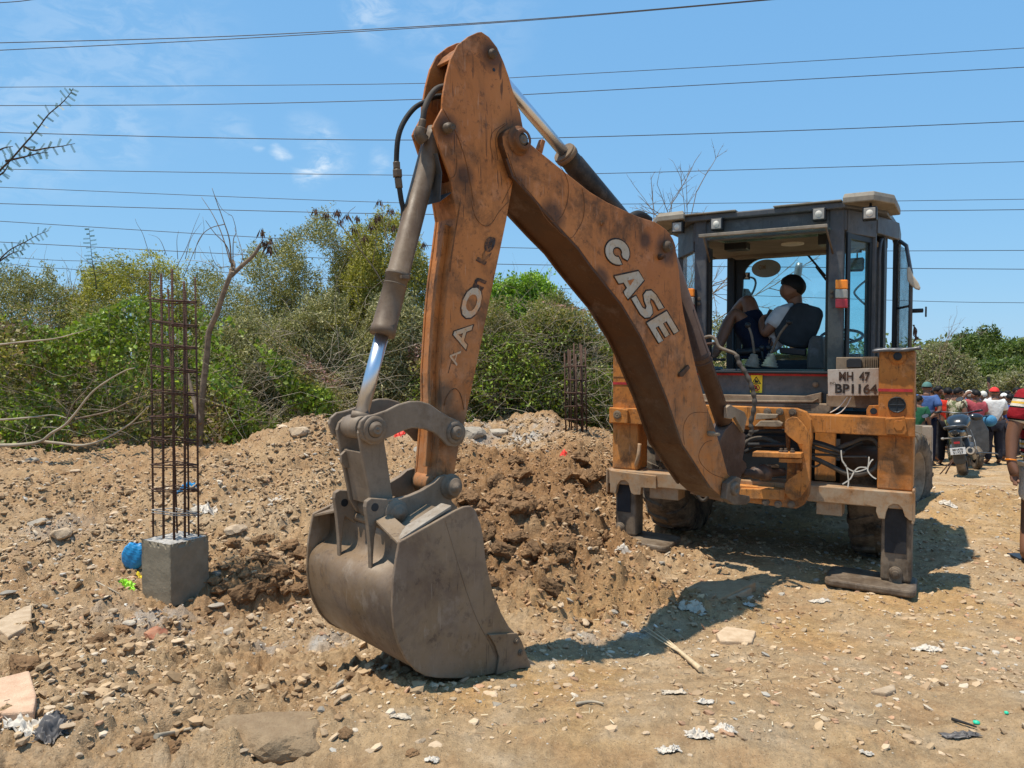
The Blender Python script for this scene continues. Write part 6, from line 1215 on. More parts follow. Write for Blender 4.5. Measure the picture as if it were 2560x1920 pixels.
# feathery branches reaching in from the left
def feather(name, label, segs, Y, lscale=1.0, grp=None):
    r_ = thing(name, at(*segs[0][0], Y), label, 'branch', grp); m = MB(); pos = []; rng = random.Random(5); V, Fq, Cc = [], [], []; o = 0
    for pts in segs:
        P_ = crv([at(x, y, Y) for x, y in pts], 5); k = len(P_); m.tube(P_, [.008-.0062*j/(k-1) for j in range(k)], 5)
        tot = sum((P_[i+1]-P_[i]).length for i in range(k-1)); n = int(tot/.026)
        for q in range(n):
            f_ = q/n*(k-1); i = int(f_); p = P_[i].lerp(P_[min(i+1, k-1)], f_-i); d = (P_[min(i+1, k-1)]-P_[i]).normalized()
            s_ = Vector((-d.z, rng.uniform(-.5, .5), d.x)).normalized()*(1 if q % 2 else -1); ax = (s_+d*.5+Vector((0, 0, -.45))).normalized(); L = .062*lscale*rng.uniform(.6, 1.2)
            b = p+ax*L
            sd = ax.orthogonal().normalized() if rng.random() < .3 else Vector((-ax.z, .2, ax.x)).normalized()
            for u_ in range(12):
                c_ = p.lerp(b, (u_+1)/13)
                for sg in (-1, 1):
                    e = c_+(sd*sg+ax*.25)*.0068*lscale; w_ = ax*.0013*lscale; V += [tuple(c_-w_), tuple(e-w_), tuple(e+w_), tuple(c_+w_)]; Fq.append((o, o+1, o+2, o+3)); o += 4; g = rng.uniform(.7, 1.3); Cc += [(.075*g, .12*g, .03*g)]*4
    obj('stem', m, M['barkd'], r_); np_mesh('leaflets', np.array(V), np.array(Fq), M['leaf'], r_, colattr=np.array(Cc)); return r_
feather('acacia_branch', 'feathery acacia branch reaching up into the sky at the upper left edge', [c1([(-60, 1000), (0, 920), (60, 860), (130, 780), (200, 700), (260, 620), (330, 560), (375, 510), (395, 475)]), c1([(130, 790), (180, 812), (250, 800), (330, 790), (405, 775)]), c1([(30, 870), (120, 850), (200, 830), (260, 822)]), c1([(-40, 830), (20, 800), (70, 790)]), c1([(-30, 960), (20, 930), (50, 880)])], 5.2)
feather('acacia_branch', 'lower feathery acacia branch above the bush at the left edge', [c1([(-60, 1480), (0, 1400), (60, 1345), (130, 1310), (200, 1270), (265, 1245)]), c1([(-40, 1440), (60, 1370), (130, 1350)])], 7.0, 1.1)
feather('acacia_branch', 'upright feathery shoot standing above the bushes on the left', [c1([(520, 1560), (515, 1500), (500, 1420), (490, 1330), (480, 1225)])], 11.0, 1.6)
# pale fallen branches in front of the left thicket
for k, (lb, segs) in enumerate([('long pale fallen branch forking upwards in front of the left thicket', [([(0, 1640), (150, 1635), (300, 1610), (380, 1550), (480, 1490), (560, 1400), (700, 1230), (900, 1100), (1000, 1065)], .022, .006), ([(480, 1490), (540, 1340), (640, 1230), (720, 1110)], .010, .003)]),
             ('pale branch lying low along the foot of the left thicket', [([(300, 1610), (450, 1625), (600, 1640), (760, 1600), (950, 1490), (1020, 1430), (1100, 1350)], .018, .005), ([(560, 1445), (800, 1390), (930, 1330), (1000, 1295), (1100, 1265)], .012, .004), ([(950, 1490), (1100, 1455), (1200, 1460)], .009, .003)]),
             ('dark branch sticking in from the left picture edge', [([(-80, 900), (0, 893), (200, 870), (400, 850), (560, 810), (660, 780)], .014, .003), ([(-60, 1450), (50, 1448), (250, 1430), (400, 1415), (500, 1440)], .014, .005)])]):
    tube_tree('fallen_branch', lb, 'branch', [([(a/2.963, 560+b/2.963) for a, b in pts], ra, rb) for pts, ra, rb in segs], 8.7, 'twig')
# bare shoots sticking out of the bushes
def shoots(name, label, L_, Y, r=.006):
    r_ = thing(name, at(*L_[0][0], Y), label, 'shoots'); m = MB()
    for pts in L_: P_ = crv([at(x, y, Y) for x, y in pts], 4); k = len(P_); m.tube(P_, [r*(1-.7*j/(k-1)) for j in range(k)], 4)
    obj('stems', m, M['bark'], r_); return r_
shoots('bare_shoots', 'thin bare shoots rising from the large olive bush', [c1([(860, 1500), (800, 1350), (770, 1260), (740, 1210), (730, 1180)]), c1([(950, 1450), (1010, 1330), (1050, 1220), (1080, 1150)]), c1([(960, 1400), (955, 1300), (965, 1245)]), c1([(990, 1500), (1060, 1330), (1100, 1250), (1095, 1170)]), c1([(560, 1480), (470, 1410), (410, 1360)]), c1([(900, 1380), (860, 1290), (800, 1265)]), c1([(1000, 1400), (1030, 1290), (1090, 1200)])], 13)
# leafless tree behind the cab
def bare_tree(px, py, Y, tips, label, seed):
    b = at(px, py, Y); r_ = thing('bare_tree', b, label, 'tree'); lst = []
    rng = np.random.default_rng(seed)
    for i, (tx, ty) in enumerate(tips):
        t_ = at(tx, ty, Y+rng.uniform(-.6, .6)); d = np.array(t_-b); L = np.linalg.norm(d); lst += branch_tree(tuple(b), tuple(d/L), L*1.0, .013, 4, .6, (7, 5, 3), .30, .035, 0, seed+i, .25)
    v, f = join_tubes(lst, 4); np_mesh('branches', v, f, M['bark'], r_, smooth=True); return r_
bare_tree(1640, 900, 12.0, [(1722, 468), (1652, 520), (1690, 500), (1780, 620), (1860, 660), (1930, 730), (1750, 680), (1800, 720)], 'leafless grey tree showing above and through the cab', 21)
bare_tree(1560, 880, 12.4, [(1590, 640), (1640, 600), (1545, 700)], 'leafless tree hidden behind the boom left of the cab', 41)
bare_tree(2330, 1000, 30, [(2350, 850), (2300, 880), (2400, 880), (2380, 840)], 'leafless pale tree standing behind the crowd', 61)
# ---------------------------------------------------------------- overhead wires
M['wire'] = plain('overhead_wire', (.035, .035, .04), .6, 0, .1, 3)
WR = [([(-60, 10), (40, 4), (110, -4), (300, -20)], 'short end of overhead wire at the very top left corner'),
      ([(-80, 109), (0, 107), (512, 93), (1024, 67.5), (1420, 41), (1900, 0), (2000, -9)], 'upper wire of the close pair sloping up across the top'),
      ([(-80, 129), (0, 125.5), (512, 101), (1024, 71), (1420, 43.5), (1900, 2), (2000, -7)], 'lower wire of the close pair sloping up across the top'),
      ([(-80, 218), (0, 218), (1024, 209), (1285, 194), (1900, 160), (2560, 120), (2700, 111)], 'first overhead wire below the close sloping pair'),
      ([(-80, 264), (0, 264), (512, 261), (1024, 249), (1320, 236), (2560, 168), (2700, 160)], 'second overhead wire below the close sloping pair'),
      ([(-80, 327), (0, 331), (512, 344), (985, 350), (1365, 345), (2000, 326), (2560, 303), (2700, 297)], 'overhead wire passing through the small white cloud'),
      ([(-80, 419), (18, 423), (1024, 438), (1493, 434), (2560, 404), (2700, 399)], 'overhead wire crossing the dark dipper cylinder barrel'),
      ([(-80, 464), (0, 468), (1000, 507), (1574, 510), (2560, 498), (2700, 495)], 'upper wire of the two just above the cab roof'),
      ([(-80, 505), (0, 509), (1003, 535), (1609, 533), (2274, 527), (2560, 524), (2700, 522)], 'lower wire of the two just above the cab roof'),
      ([(-80, 549), (0, 553), (715, 597), (1262, 619), (2000, 627), (2560, 626), (2700, 625)], 'overhead wire crossing behind the cab roof height'),
      ([(-80, 600), (0, 605), (625, 637), (1230, 660), (2000, 668), (2274, 671), (2560, 673), (2700, 674)], 'overhead wire seen through the upper cab windscreen'),
      ([(-80, 636), (130, 650), (300, 657), (700, 690), (1500, 725), (2274, 752), (2560, 757), (2700, 759)], 'lowest overhead wire seen behind the driver'),
      ([(-80, 648), (0, 657), (100, 668), (200, 675), (370, 697), (500, 712)], 'thin wire dipping across the left bushes')]
for i, (pts, lb) in enumerate(WR):
    Y = 42+(i % 4)*3 if i < 12 else 12.9
    m = MB(); m.tube(crv([at(x, y, Y) for x, y in pts], 8), (.022 if i not in (1, 2, 5) else .026) if i < 12 else .006, 4); obj('overhead_wire', m, M['wire'], label=lb, cat='wire', group='overhead wires crossing the sky')
# ---------------------------------------------------------------- concrete stub with reinforcement cage
B0 = ground_at(428, 1512); 
def colblock():
    zb = B0.z-.03; Y0 = B0.y; f0 = Vector((B0.x, B0.y, 0)); zt = at(430, 1362, Y0).z
    # left and right corners found along the two faces
    a = math.radians(29.2); e1 = Vector((-math.cos(a), math.sin(a), 0)); e2 = Vector((math.sin(a), math.cos(a), 0)); s_ = .32
    r_ = thing('concrete_stub', (B0.x, B0.y, zb), 'square stub of fresh grey concrete with tall steel bars standing out of its top', 'concrete stub')
    m = MB(); m.prism([f0+UP*zb, f0+e1*.32+UP*zb, f0+e1*.32+e2*s_+UP*zb, f0+e2*s_+UP*zb], UP*(zt-zb)); nb_ = 22; V_ = []; F_ = []; H0 = zt-zb
    for fi, (o0, ea, eb, la, lb_) in enumerate(((f0, e1, UP, .32, H0), (f0, e2, UP, s_, H0), (f0+e1*.32, e2, UP, s_, H0), (f0+e2*s_, e1, UP, .32, H0))):
        nn = ea.cross(eb).normalized(); base = len(V_)
        for i in range(nb_+1):
            for j in range(nb_+1):
                p = o0+ea*(la*i/nb_)+eb*(lb_*j/nb_)+UP*zb; ed = .006*(random.random() if i in (0, nb_) or j == nb_ else 0); cc_ = (f0+e1*.16+e2*s_/2); inw = Vector((cc_.x-p.x, cc_.y-p.y, 0)).normalized()
                q1 = float(fbm(np.array([p.x*9+p.y*5]), np.array([p.z*9]), 3, 5)[0]); V_.append(p+inw*(ed+.004*q1+(.012 if j >= nb_-1 and random.random() < .3 else 0)))
        F_ += [(base+i*(nb_+1)+j, base+i*(nb_+1)+j+1, base+(i+1)*(nb_+1)+j+1, base+(i+1)*(nb_+1)+j) for i in range(nb_) for j in range(nb_)]
    m = MB(); m.add(V_, F_, False); o = obj('concrete_block', m, M['conc'], r_)
    ms = MB(); nx = 14; g = []
    for i in range(nx+1):
        for j in range(nx+1):
            p = f0+e1*(.005+.31*i/nx)+e2*(.005+(s_-.01)*j/nx); g.append(p+UP*(zt-.004+(.016*random.random() if 0 < i < nx and 0 < j < nx else 0)))
    ms.add(g, [(i*(nx+1)+j, i*(nx+1)+j+1, (i+1)*(nx+1)+j+1, (i+1)*(nx+1)+j) for i in range(nx) for j in range(nx)]); obj('rough_top', ms, M['conct'], r_)
    cen = f0+e1*.16+e2*(s_/2)
    def world_at_depth(px, py, Yd): return at(px, py, Yd)
    bars = [(375, 680, 383, 1330, 0), (403, 684, 409, 1334, -.06), (430, 672, 435, 1338, -.10), (460, 703, 462, 1334, -.04), (464, 726, 472, 1326, .08), (488, 692, 496, 1326, .02), (420, 722, 443, 1318, .14)]
    P0 = []
    for k, (x0, y0, x1, y1, dy) in enumerate(bars):
        Yd = cen.y+dy*1.0; m = MB(); a_ = at(x1, y1, Yd); b_ = at(x0, y0, Yd); a_.z = zt-.02
        m.tube([a_, a_.lerp(b_, .5)+Vector((.004, 0, 0)), b_], .0068 if k not in (1, 2, 3) else .0085, 7)
        L_ = (b_-a_).length; d = (b_-a_).normalized(); n_ = int(L_/.012)
        for q in range(0, n_): p = a_+d*(q*.012); m.tube([p, p+d*.004], (.0082 if k not in (1, 2, 3) else .0102), 6, False)
        obj('steel_bar', m, M['rust'], r_)
    ties = [750, 808, 864, 922, 980, 1038, 1098, 1160, 1222, 1280]
    for k, y in enumerate(ties):
        f_ = (y-690)/640; xl, xr = 371+9*f_, 489+7*f_; tl = 8*random.uniform(-1, 1); rise = (895-y)/60.*1.2
        fr = [(xl, y-3+tl, -.01), (430+4*f_, y+3-rise*.0, -.115), (xr+2, y+4-tl*.3, .02), (430+8*f_, y-2+(895-y)*.02, .12)]
        m = MB(); P_ = [at(x, yy, cen.y+dy) for x, yy, dy in fr]; m.tube(P_+[P_[0], P_[0].lerp(P_[1], .25)+UP*.01], .0055, 5); m.tube([q_+UP*random.uniform(-.02, -.008) for q_ in P_], .0045, 5); obj('tie_ring', m, M['rust'] if k != 9 else M['conct'], r_)
colblock()
def cage2(px0, px1, ytop, Y, label, n=8):
    x0 = at(px0, 1000, Y).x; x1 = at(px1, 1000, Y).x; zt = at(px0, ytop, Y).z; r_ = thing('rebar_cage', ((x0+x1)/2, Y, gz((x0+x1)/2, Y)), label, 'rebar cage'); w_ = x1-x0
    an = [(0, 0), (.25, -.5), (.5, -.75), (.8, -.4), (1, 0), (.78, .5), (.48, .75), (.2, .5)]
    for k in range(n):
        fx, fy = an[k]; X = x0+w_*fx; Yk = Y+fy*w_*.6; b = gz(X, Yk)-.1; m = MB(); m.tube([(X+.02, Yk, b), (X, Yk, zt+random.uniform(-.12, .05))], .0095, 6); obj('steel_bar', m, M['rust'], r_)
    z = gz((x0+x1)/2, Y)+.12
    while z < zt-.12:
        m = MB(); P_ = [Vector((x0+w_*fx, Y+fy*w_*.6, z+random.uniform(-.008, .008))) for fx, fy in an]; m.tube(P_+[P_[0]], .0085, 5); obj('tie_ring', m, M['rust'], r_); z += .155
cage2(1411, 1463, 868, 8.9, 'second cage of rusty steel bars rising from the heap under the boom arch')
cage2(1140, 1149, 900, 8.6, 'thin steel bars almost hidden behind the dipper and bucket', 4)
# ---------------------------------------------------------------- litter
def crumple(name, px, py, wpx, hgt_, mat, label, cat, asp=.6, seed=1, yaw=None):
    r = np.random.default_rng(seed); p = ground_at(px, py); s_ = wpx/2/F*p.y; n = 26; g = np.linspace(-1, 1, n); X, Y = np.meshgrid(g, g); R_ = np.hypot(X, Y)
    ed = 1-.25*r.random((n, n)); Z = np.abs(fbm(X*2.3+seed, Y*2.3, 3, seed, .6))*np.clip(1.25-R_, 0, 1)*min(.9, hgt_/s_*1.6)
    X = X*ed+fbm(X*2, Y*2, 2, seed+3)*.25; Y = (Y*ed+fbm(X*2, Y*2, 2, seed+5)*.25)*asp; a = yaw if yaw is not None else r.uniform(-.6, .6); c_, s2 = math.cos(a), math.sin(a)
    wx = p.x+(X*c_-Y*s2)*s_; wy = p.y+(X*s2+Y*c_)*s_; wz = hgt(wx, wy)+.006+Z*s_
    idx = np.arange(n*n).reshape(n, n); f = np.stack([idx[:-1, :-1], idx[:-1, 1:], idx[1:, 1:], idx[1:, :-1]], -1).reshape(-1, 4); cen = np.hypot(X, Y/asp)[:-1, :-1].ravel(); f = f[cen < 1.02+.1*r.random(len(f))]
    return np_mesh(name, np.stack([wx, wy, wz], -1).reshape(-1, 3), f, mat, smooth=True, label=label, cat=cat)
def pl(name, c, r=.5): return plain(name, c, r, 0, .15, 20)
M['bagw'] = pl('white_rag', (.55, .49, .41)); M['bagb'] = pl('blue_plastic', (.02, .24, .50), .45); M['lime'] = pl('lime_wrapper', (.35, .75, .04), .35); M['grn'] = pl('green_cap', (.03, .55, .32), .4); M['redc'] = pl('red_cloth', (.75, .05, .03)); M['gryc'] = pl('grey_rag', (.11, .10, .095)); M['pale_'] = pl('pale_rag', (.50, .42, .32)); M['wood'] = plain('dry_frond', (.55, .42, .26), .8, 0, .25, 30)
for i, (nm, px, py, w_, h_, mt, lb, ct, asp) in enumerate([
    ('plastic_rag', 1812, 1828, 62, .03, 'bagw', 'crumpled white plastic rag in the bottom foreground, the upper one of three', 'rag', .6), ('plastic_rag', 1748, 1848, 74, .03, 'bagw', 'crumpled white cloth left of the uppermost rag in the bottom foreground', 'rag', .6),
    ('plastic_rag', 1670, 1880, 66, .035, 'bagw', 'pale torn sack scrap nearest the bottom edge of the picture', 'rag', .7), ('plastic_rag', 1685, 1735, 74, .02, 'pale_', 'tan crumpled rag lying flat above the white rags', 'rag', .5), ('plastic_rag', 1760, 1762, 60, .015, 'bagw', 'thin whitish shred right of the tan crumpled rag', 'rag', .35),
    ('plastic_rag', 2315, 1625, 70, .03, 'bagw', 'white scrap of paper in the dirt at the right', 'paper', .45), ('plastic_rag', 1728, 1525, 80, .025, 'pale_', 'grey rag at the edge of the boom shadow', 'rag', .5), ('paper_scrap', 1872, 1517, 34, .03, 'bagw', 'small folded carton scrap right of the grey rag', 'scrap', .7),
    ('paper_scrap', 1785, 1641, 22, .006, 'bagw', 'small white paper square beside the dry frond stick', 'paper', .8), ('plastic_rag', 1560, 1365, 44, .02, 'bagw', 'clear plastic scrap in front of the left stabiliser foot', 'scrap', .5), ('plastic_rag', 2050, 1505, 60, .02, 'bagw', 'pale flat paper near the right stabiliser foot', 'paper', .5),
    ('plastic_rag', 515, 1278, 60, .10, 'bagw', 'creased whitish plastic sheet on the slope behind the cage', 'plastic', .8), ('plastic_bag', 465, 1218, 52, .08, 'bagb', 'small scrap of blue plastic seen through the cage', 'plastic', .5), ('wrapper', 318, 1464, 44, .025, 'lime', 'lime green snack wrapper left of the concrete block', 'wrapper', .6),
    ('wrapper', 345, 1440, 20, .03, 'yel', 'small yellow scrap beside the lime green wrapper', 'wrapper', .8), ('cloth_scrap', 1000, 1088, 36, .05, 'redc', 'red scrap of cloth on the heap inside the bucket linkage', 'cloth', .4), ('cloth_scrap', 1412, 1135, 30, .05, 'redc', 'red scrap at the foot of the second cage', 'cloth', .5),
    ('sack_scrap', 65, 1825, 120, .05, 'bagw', 'torn white sack under the pink slab at the left edge', 'sack', .45), ('rubber_scrap', 130, 1845, 100, .06, 'gryc', 'dark grey rag twisted in the dirt below the pink slab', 'rag', .5), ('rag_scrap', 2405, 1848, 104, .02, 'gryc', 'flat strip of dark grey rubber at the bottom right', 'rubber', .25),
    ('plastic_rag', 1000, 1795, 60, .012, 'pale_', 'faded paper scrap below the bucket shadow', 'paper', .4), ('plastic_rag', 2165, 1888, 40, .02, 'bagw', 'striped wrapper scrap at the bottom edge right of centre', 'wrapper', .5), ('bottle_scrap', 2370, 1262, 44, .05, 'bagw', 'crushed clear bottle lying behind the front tyre', 'bottle', .4),
    ('plastic_rag', 690, 1255, 50, .03, 'bagw', 'pale flattened scrap on the spoil left of the bucket linkage', 'paper', .5), ('rag_scrap', 1080, 1905, 40, .02, 'bagw', 'purple white wrapper at the bottom edge below the bucket', 'wrapper', .6)]):
    crumple(nm, px, py, w_, h_, M[mt], lb, ct, asp, 10+i, yaw=-.25 if 'strip' in lb else None)
p = ground_at(335, 1420); m = MB(); n = 14
def bag(px, py, w_, hpx, mat, label):
    p = ground_at(px, py); rx = w_/2/F*p.y; rz = hpx/2/F*p.y; vs = []; r = np.random.default_rng(4)
    for i in range(17):
        a = math.pi*i/16
        for k in range(24):
            b = 2*math.pi*k/24; q = 1+.07*math.sin(3*b+2*a)+.03*math.sin(7*b+5*a)+.012*r.normal(); vs.append((p.x+rx*math.sin(a)**.6*math.cos(b)*q, p.y+rx*.7*math.sin(a)**.6*math.sin(b)*q, p.z+rz+rz*math.cos(a)*q*(1 if i > 1 else .9)))
    m = MB(); m.add(vs, [(i*24+k, (i+1)*24+k, (i+1)*24+(k+1) % 24, i*24+(k+1) % 24) for i in range(16) for k in range(24)]); return obj('plastic_bag', m, mat, label=label, cat='bag')
bag(336, 1424, 56, 66, M['bagb'], 'stuffed bright blue plastic bag lying left of the concrete block')
def lying(name, pts, r0, r1, mat, label, cat, lift=.02):
    m = MB(); P_ = [ground_at(*q)+UP*lift for q in pts]; m.tube(crv(P_, 4), [r0+(r1-r0)*k/((len(P_)-1)*4) for k in range((len(P_)-1)*4+1)], 6); return m
m = lying('', [(1634, 1590), (1690, 1632), (1752, 1684)], .004, .016, None, None, None); 
for q in ([(1600, 1580), (1650, 1612), (1700, 1640)], [(1612, 1576), (1660, 1610), (1710, 1648)], [(1640, 1584), (1690, 1626), (1740, 1674)]): P_ = [ground_at(*w_)+UP*.02 for w_ in q]; m.tube(P_, [.002, .004, .006], 5)
obj('palm_frond_stalk', m, M['wood'], label='split dry frond stalk lying in the dirt right of the bucket', cat='stick')
for q, r0, lb in (([(270, 1585-230), (330, 1362), (350, 1366)], .008, 'thin dry stick on the rubble left of the blue bag'), ([(240, 1460), (280, 1480), (300, 1492)], .006, 'short pale stick in front of the blue bag'), ([(1440, 1768), (1480, 1762), (1508, 1768)], .008, 'dark twig lying in the foreground below the frond stalk'), ([(390, 1852), (440, 1842), (478, 1832)], .010, 'brown stick among the clods at the bottom left'), ([(235, 1508), (260, 1510), (278, 1496)], .012, 'curved strip of dark rubber on the dirt left of the block'), ([(2380, 1805), (2420, 1818), (2440, 1825)], .007, 'thin root lying above the grey rubber strip')):
    m = lying('', q, r0, r0*.5, None, None, None, .012); obj('stick', m, M['twig'] if 'rubber' not in lb else M['rub'], label=lb, cat='stick')
for px, py, w_, lb in ((2441, 1811, 16, 'small turquoise plastic disc in the right foreground'), (2516, 1787, 10, 'tiny turquoise plastic piece near the right edge')):
    p = ground_at(px, py); m = MB(); m.lathe(p+UP*.004, UP, [(0, .010), (w_/2/F*p.y, .006), (w_/2/F*p.y, 0)], 14); obj('plastic_disc', m, M['grn'], label=lb, cat='plastic')
# ---------------------------------------------------------------- people
def skin(name, J, E, rootj, mat, parent=None, sub=2, extra=None):
    """J name->(Vector, radius), E list of name pairs: one continuous skinned surface"""
    ks = list(J); ix = {k: i for i, k in enumerate(ks)}; me = bpy.data.meshes.new('tmp'); me.from_pydata([tuple(J[k][0]) for k in ks], [(ix[a], ix[b]) for a, b in E], [])
    o = bpy.data.objects.new('tmp', me); COL.objects.link(o); o.modifiers.new('s', 'SKIN').use_smooth_shade = True
    for i, k in enumerate(ks):
        r = J[k][1]*1.1; d = me.skin_vertices[0].data[i]; d.radius = (r, r) if not isinstance(r, tuple) else r; d.use_root = (k == rootj)
    sb = o.modifiers.new('u', 'SUBSURF'); sb.levels = sub; sb.render_levels = sub
    dg = bpy.context.evaluated_depsgraph_get(); m2 = bpy.data.meshes.new_from_object(o.evaluated_get(dg)); bpy.data.objects.remove(o); bpy.data.meshes.remove(me)
    v = np.empty(len(m2.vertices)*3, np.float32); m2.vertices.foreach_get('co', v); v = v.reshape(-1, 3); c = (v.min(0)+v.max(0))/2
    if parent is None: c[2] = v[:, 2].min()
    m2.vertices.foreach_set('co', (v-c).ravel()); m2.update(); m2.materials.clear()
    for p in m2.polygons: p.use_smooth = True
    return link_mesh(name, m2, mat, parent, [float(q) for q in c])
def cloth(name, col, pat=None, var=.2):
    t = NT(name); n = t.noise(5, 4); c = t.mix(t.rng(n.outputs[0], .3, .7), tuple(x*(1-var) for x in col), tuple(min(1, x*(1+var)) for x in col))
    if pat: c = pat(t, c)
    t.bump(t.noise(14, 3, .5).outputs[0], .5, .03); return t.fin(c, .85, 0, .2)
def stripes(levels):                                       # bands of colour at given heights
    def f(t, c):
        s = t.n('ShaderNodeSeparateXYZ'); t.l(t.pos, s.inputs[0]); z = t.math('ADD', s.outputs[2], t.math('MULTIPLY', s.outputs[0], .0))
        for a, b, col in levels: 
            k = t.math('MULTIPLY', t.math('GREATER_THAN', z, a), t.math('LESS_THAN', z, b)); c = t.mix(k, c, col)
        return c
    return f
def camo(t, c):
    n = t.noise(9, 2, .5, dist=.6); m = t.noise(13, 2, .5, vec=t.mapv((1, 1, 1), (1, 0, 0)))
    c = t.mix(t.math('GREATER_THAN', n.outputs[0], .52), (.52, .46, .32), (.17, .19, .09)); return t.mix(t.math('GREATER_THAN', m.outputs[0], .58), c, (.10, .07, .04))
M['skin'] = plain('skin', (.20, .095, .055), .5, 0, .12, 9, .4); M['skind'] = plain('dark_skin', (.14, .065, .038), .5, 0, .12, 9, .4); M['hair'] = plain('black_hair', (.008, .007, .007), .6, 0, .3, 30, .2)
def body_joints(h=1.70, stance=.10, arms='down', lean=0, head=(0, 0)):
    k = h/1.70; J = {}
    def p(n, x, y, z, r): J[n] = (Vector((x, y+lean*max(0, z-.9), z))*k, r*k)
    p('pel', 0, 0, .95, .125); p('waist', 0, .01, 1.08, .118); p('chest', 0, 0, 1.27, .135); p('neck', 0, -.01, 1.44, .062); p('nk2', 0, .01, 1.50, .053); p('head', head[0]*.5, .02+head[1]*.5, 1.585, .100); p('crown', head[0], .01+head[1], 1.635, .088)
    p('nose', head[0]*.5, .115+head[1]*.5, 1.575, .014); p('chin', head[0]*.5, .07+head[1]*.5, 1.525, .04)
    for s, n in ((-1, 'l'), (1, 'r')):
        p('ear'+n, s*.088, .0, 1.58, .016)
        p('sh'+n, s*.165, -.01, 1.385, .060); p('hip'+n, s*.095, 0, .90, .092); p('kn'+n, s*(stance+.0), .02, .50, .060); p('an'+n, s*(stance+.01), -.02, .09, .038); p('toe'+n, s*(stance+.03), .13, .030, .030)
        a = arms if isinstance(arms, str) else arms[0 if s < 0 else 1]
        if a == 'down': E_, W_, H_ = (s*.23, -.02, 1.12), (s*.24, .05, .88), (s*.24, .08, .79)
        elif a == 'behind': E_, W_, H_ = (s*.26, -.10, 1.14), (s*.08, -.17, .98), (s*.0, -.18, .96)
        elif a == 'front': E_, W_, H_ = (s*.24, .03, 1.12), (s*.12, .22, 1.12), (s*.08, .28, 1.14)
        elif a == 'head': E_, W_, H_ = (s*.30, .12, 1.50), (s*.14, .14, 1.62), (s*.09, .13, 1.64)
        elif a == 'up': E_, W_, H_ = (s*.24, .15, 1.55), (s*.20, .18, 1.80), (s*.19, .19, 1.88)
        elif a == 'hip': E_, W_, H_ = (s*.34, -.05, 1.13), (s*.20, .03, .98), (s*.15, .05, .96)
        p('el'+n, *E_, .043); p('wr'+n, *W_, .029); p('pa'+n, *H_, .034)
        d = (Vector(H_)-Vector(W_)).normalized(); q = d.orthogonal().normalized()
        for f in range(4):
            o = q*(f-1.5)*.020; L = (.055, .07, .065, .05)[f]; a1 = Vector(H_)+o+d*.035; p('f%d%sa' % (f, n), *a1, .010); a2 = a1+d*L*.6+Vector((0, .012, 0)); p('f%d%sb' % (f, n), *a2, .008)
        p('th'+n, *(Vector(H_)+q*.045+Vector((0, .01, 0))), .011)
    return J
BE = [('pel', 'waist'), ('waist', 'chest'), ('chest', 'neck'), ('neck', 'nk2'), ('nk2', 'head'), ('head', 'crown'), ('head', 'nose'), ('nk2', 'chin'), ('head', 'earl'), ('head', 'earr')]
for n in 'lr': BE += [('chest', 'sh'+n), ('sh'+n, 'el'+n), ('el'+n, 'wr'+n), ('wr'+n, 'pa'+n), ('pa'+n, 'th'+n), ('pel', 'hip'+n), ('hip'+n, 'kn'+n), ('kn'+n, 'an'+n), ('an'+n, 'toe'+n)]+[('pa'+n, 'f%d%sa' % (f, n)) for f in range(4)]+[('f%d%sa' % (f, n), 'f%d%sb' % (f, n)) for f in range(4)]
def grow(J, keys, k=1.0, add=.0): return {q: (J[q][0], J[q][1]*k+add) for q in keys}
def dress(o, J, shirt, pants, sleeve=.75, shorts=False, hem=.0):
    S_ = grow(J, ['pel', 'waist', 'chest'], 1.05, .014); S_['chest'] = (J['chest'][0], J['chest'][1]*1.06+.012); S_['neck'] = (J['neck'][0]-Vector((0, 0, .035)), .066)
    for n in 'lr':
        S_['sh'+n] = (J['sh'+n][0], J['sh'+n][1]*1.12+.012); S_['sl'+n] = (J['sh'+n][0].lerp(J['el'+n][0], sleeve), J['el'+n][1]*1.25+.022)
        S_['hp'+n] = (J['hip'+n][0]+Vector((0, 0, -.0)), J['hip'+n][1]*1.0+.02)
    so_ = skin('shirt', S_, [('pel', 'waist'), ('waist', 'chest'), ('chest', 'neck')]+[e for n in 'lr' for e in (('chest', 'sh'+n), ('sh'+n, 'sl'+n), ('pel', 'hp'+n))], 'pel', shirt, o)
    T_ = {'pel': (J['pel'][0]-Vector((0, 0, .03)), J['pel'][1]+.008)}; Et = []
    for n in 'lr':
        T_['hip'+n] = (J['hip'+n][0]-Vector((0, 0, .02)), J['hip'+n][1]+.014); T_['kn'+n] = (J['hip'+n][0].lerp(J['kn'+n][0], .80) if shorts else J['kn'+n][0], J['kn'+n][1]+(.034 if shorts else .020)); Et += [('pel', 'hip'+n), ('hip'+n, 'kn'+n)]
        if not shorts: T_['an'+n] = (J['an'+n][0]+Vector((0, 0, .0)), J['an'+n][1]+.026); Et += [('kn'+n, 'an'+n)]
    skin('shorts' if shorts else 'trousers', T_, Et, 'pel', pants, o)
    return so_
